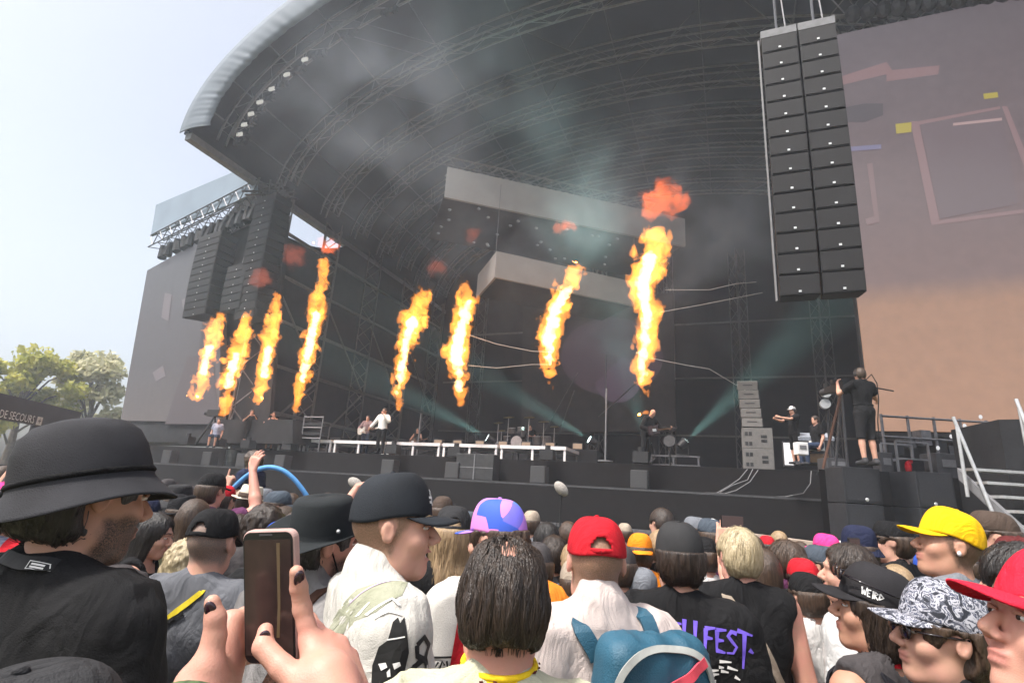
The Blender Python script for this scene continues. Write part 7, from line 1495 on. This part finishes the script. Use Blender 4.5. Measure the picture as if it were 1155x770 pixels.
# phones in raised hands
for (fr, side, lab, wd_) in ((n_p, 0, 'phone held sideways by the woman with the ponytail', True), (q__, 0, 'black phone held up by the man in the yellow cap', False)):
    MWm = fr.root.matrix_basis; A0 = np.array(MWm @ Vector(fr.A[0][3])); A1 = np.array(MWm @ Vector(fr.A[1][3])); c = (A0 + A1) / 2 + UP * .13; yw = fr.root.rotation_euler.z; X = np.array([math.cos(yw), math.sin(yw), 0]); Y = np.array([-math.sin(yw), math.cos(yw), 0]); root = empty('phone', c, lab, 'phone', 'phones held up')
    w2, h2 = (.15, .075) if wd_ else (.075, .15)
    m = MB(); m.box(c, w2, .009, h2, X, Y); m.build('case', PH, root, bevel=.003); m = MB(); m.box(c - Y * .0056, w2 * .93, .001, h2 * .93, X, Y); m.build('screen', glow('small_phone_screen', srgb(88, 62, 58), LIT * .7), root)
# ================================================================== FLAMES
def fire_mat(name, col, k):
    mm = bpy.data.materials.new(name); mm.use_nodes = True; n = mm.node_tree; n.nodes.remove(n.nodes['Principled BSDF']); e = n.nodes.new('ShaderNodeEmission'); e.inputs[0].default_value = (*col, 1); e.inputs[1].default_value = k; n.links.new(e.outputs[0], n.nodes['Material Output'].inputs['Volume']); return mm
FIRE = fire_mat('flame', (1.0, .30, .035), 4.6 * LIT); FIREH = fire_mat('flame_core', (1.0, .66, .28), 11 * LIT); PUFF = fire_mat('flame_puff', (1.0, .16, .03), 1.5 * LIT); PUFF2 = fire_mat('flame_puff_faint', (1.0, .20, .10), .35 * LIT)
def blob(name, pts, m_, par, seed, amp=.35, h=.045, kk=1.0, drop=0.0):
    """pts: (world point, radius) down the flame; a licked, torn outline from noise"""
    P = np.array([p for p, r in pts]); r_ = np.array([r for p, r in pts]); lo = (P - r_[:, None] * 1.5).min(0) - .1; hi = (P + r_[:, None] * 1.5).max(0) + .1; base_ = np.array(par.location)
    f = Field(axis([], lo[0], hi[0], h), axis([], lo[1], hi[1], h), axis([], lo[2], hi[2], h))
    for i in range(len(pts) - 1): f.cone(P[i], P[i + 1], r_[i], r_[i + 1], .05)
    G = f.grid((slice(None),) * 3); rr = float(np.median(r_)); w = np.stack([vnoise(G * np.array([1, 1, .7]), 1.0 / rr, seed), vnoise(G, 1.0 / rr, seed + 50), vnoise(G, .8 / rr, seed + 60)], -1) * rr * .75; Gw = G + w
    nz = vnoise(Gw, .75 / rr, seed + 1) * .75 + vnoise(Gw, 1.7 / rr, seed + 2) * .55 + vnoise(Gw, 3.6 / rr, seed + 3) * .38
    f.F = f.F + (nz * rr * amp * 1.6).astype(np.float32) + drop; V, Q = f.nets()
    if len(V) == 0: return None
    me = mesh(name, V - base_, Q, m_, None, True); o = bpy.data.objects.new(name, me); COL.objects.link(o); o.parent = par; return o
def flame(label, d, line, puffs=(), seed=1):
    top_ = pd(line[0][0], line[0][1], d); gr = top_ * [1, 1, 0] + UP * DZ; root = empty('flame_jet', gr, label, 'flame', 'jets of flame'); s_ = d / FP
    pts = [(pd(x, y, d), max(.05, w_ * s_ * .9)) for x, y, w_ in line]
    # more points with a slight wander
    blob('flame', pts, FIRE, root, seed, .62, .04)
    blob('flame_core', [(p, r * .5) for p, r in pts[1:-2]], FIREH, root, seed, .55, .04)
    random.seed(seed)
    for k in range(14):
        i = random.randint(1, len(pts) - 1); p, r = pts[i]; q = p + su * random.choice((-1, 1)) * r * random.uniform(.9, 1.4) + UP * random.uniform(-.2, .3); blob('flame_lick', [(q, r * .3), (q + UP * r * .7, r * .16)], FIRE, root, seed + 10 + k, .45, .05)
    for j, (x, y, rx, ry, m_) in enumerate(puffs):
        c = pd(x, y, d + .3); rx *= s_; ry *= s_; blob('fire_puff', [(c - su * rx * .45, ry * .6), (c + UP * ry * .25, ry * .85), (c + su * rx * .5 + UP * ry * .1, ry * .6)], m_, root, seed + 30 + j, .75, .05)
    noz = gr; m = MB(); m.box(noz + UP * .18, .5, .4, .35, su, sv); m.cyl(noz + UP * .35, noz + UP * .5, .1, 10); m.build('burner', BLKP, root)
flame('jet of flame above the singer, fourth from the right', 22, [(449, 462, 2.5), (449, 442, 6), (453, 422, 8.5), (457, 390, 10), (465, 364, 14), (473, 342, 11), (478, 331, 6)], [(491, 303, 15, 9, PUFF2)], 3)
flame('broad jet of flame left of the drums, third from the right', 21.2, [(519, 458, 3), (518, 438, 8), (517, 420, 10), (515, 395, 16), (521, 366, 11), (527, 342, 11), (525, 322, 7), (524, 314, 4)], [(532, 266, 8, 9, PUFF2)], 7)
flame('leaning jet of flame right of the drums, second from the right', 20, [(621, 436, 2.5), (620, 408, 9), (619, 378, 14), (626, 352, 13), (638, 328, 12), (648, 312, 10), (654, 305, 5)], [(636, 256, 16, 9, PUFF)], 12)
flame('tallest jet of flame above the bald guitarist', 18.4, [(723, 461, 2.5), (724, 432, 7), (726, 390, 11), (730, 352, 13), (725, 318, 16), (733, 292, 16), (739, 274, 15), (741, 264, 7)], [(748, 231, 26, 20, PUFF)], 18)
flame('leftmost jet of flame before the side screen', 25, [(222, 449, 4), (229, 420, 8), (236, 392, 8), (243, 369, 8.5), (248, 357, 5)], [], 23)
flame('second jet of flame from the left', 25, [(254, 462, 4), (257, 434, 9), (266, 402, 10), (273, 376, 9), (277, 357, 5)], [(294, 316, 8, 11, PUFF2)], 29)
flame('third jet of flame from the left', 25, [(290, 449, 4), (298, 422, 8), (303, 392, 9), (308, 362, 8), (312, 336, 5)], [(330, 293, 8, 13, PUFF2)], 35)
flame('tall slanting jet of flame, fourth from the left', 24, [(334, 460, 3), (341, 428, 7), (348, 395, 9), (356, 356, 9.5), (362, 324, 7), (366, 296, 5)], [(370, 281, 13, 10, PUFF)], 41)

# ================================================================== SMOKE UNDER THE ROOF
def smoke(c, rad, dens, seed):
    mm = bpy.data.materials.new('smoke'); mm.use_nodes = True; n = mm.node_tree; L = n.links; n.nodes.remove(n.nodes['Principled BSDF']); v = n.nodes.new('ShaderNodeVolumePrincipled'); v.inputs['Color'].default_value = (.78, .86, .97, 1)
    tc = n.nodes.new('ShaderNodeTexCoord'); mp = n.nodes.new('ShaderNodeMapping'); mp.inputs['Location'].default_value = (seed * 3.1, seed, 0); L.new(tc.outputs['Object'], mp.inputs[0]); nz = n.nodes.new('ShaderNodeTexNoise'); nz.inputs['Scale'].default_value = .42; nz.inputs['Detail'].default_value = 3; nz.inputs['Distortion'].default_value = .6; L.new(mp.outputs[0], nz.inputs[0])
    sc = n.nodes.new('ShaderNodeMapping'); sc.inputs['Scale'].default_value = tuple(1 / r for r in rad); L.new(tc.outputs['Object'], sc.inputs[0]); ln = n.nodes.new('ShaderNodeVectorMath'); ln.operation = 'LENGTH'; L.new(sc.outputs[0], ln.inputs[0])
    fo = n.nodes.new('ShaderNodeMapRange'); fo.interpolation_type = 'SMOOTHSTEP'; fo.inputs['From Min'].default_value = 1; fo.inputs['From Max'].default_value = .15; L.new(ln.outputs['Value'], fo.inputs['Value']); mr = n.nodes.new('ShaderNodeMapRange'); mr.interpolation_type = 'SMOOTHSTEP'; mr.inputs['From Min'].default_value = .36; mr.inputs['From Max'].default_value = .72; mr.inputs['To Max'].default_value = dens; L.new(nz.outputs['Fac'], mr.inputs['Value'])
    ml = n.nodes.new('ShaderNodeMath'); ml.operation = 'MULTIPLY'; L.new(fo.outputs[0], ml.inputs[0]); L.new(mr.outputs[0], ml.inputs[1]); L.new(ml.outputs[0], v.inputs['Density']); L.new(v.outputs[0], n.nodes['Material Output'].inputs['Volume'])
    m = MB(); m.ell(c, *rad, 20, 12); o = m.build('smoke', mm, None, True, kind='stuff'); o.data.transform(Matrix.Translation((0, 0, -rad[2]))); o.location.z += rad[2]; return o
smoke(pd(450, 130, 24), (9, 7, 6.5), .062, 2)
smoke(pd(700, 260, 24), (11, 6.5, 7.5), .075, 5)
# ================================================================== HAZE
m = MB(); m.hexa([(-70, -8, -1), (60, -8, -1), (60, 70, -1), (-70, 70, -1), (-70, -8, 30), (60, -8, 30), (60, 70, 30), (-70, 70, 30)])
hm = bpy.data.materials.new('air_haze'); hm.use_nodes = True; n = hm.node_tree; n.nodes.remove(n.nodes['Principled BSDF'])
pv_ = n.nodes.new('ShaderNodeVolumePrincipled'); pv_.inputs['Color'].default_value = (.82, .88, 1.0, 1); pv_.inputs['Density'].default_value = 0.0023; pv_.inputs['Anisotropy'].default_value = .2
n.links.new(pv_.outputs[0], n.nodes['Material Output'].inputs['Volume'])
m.build('haze', hm, kind='stuff')
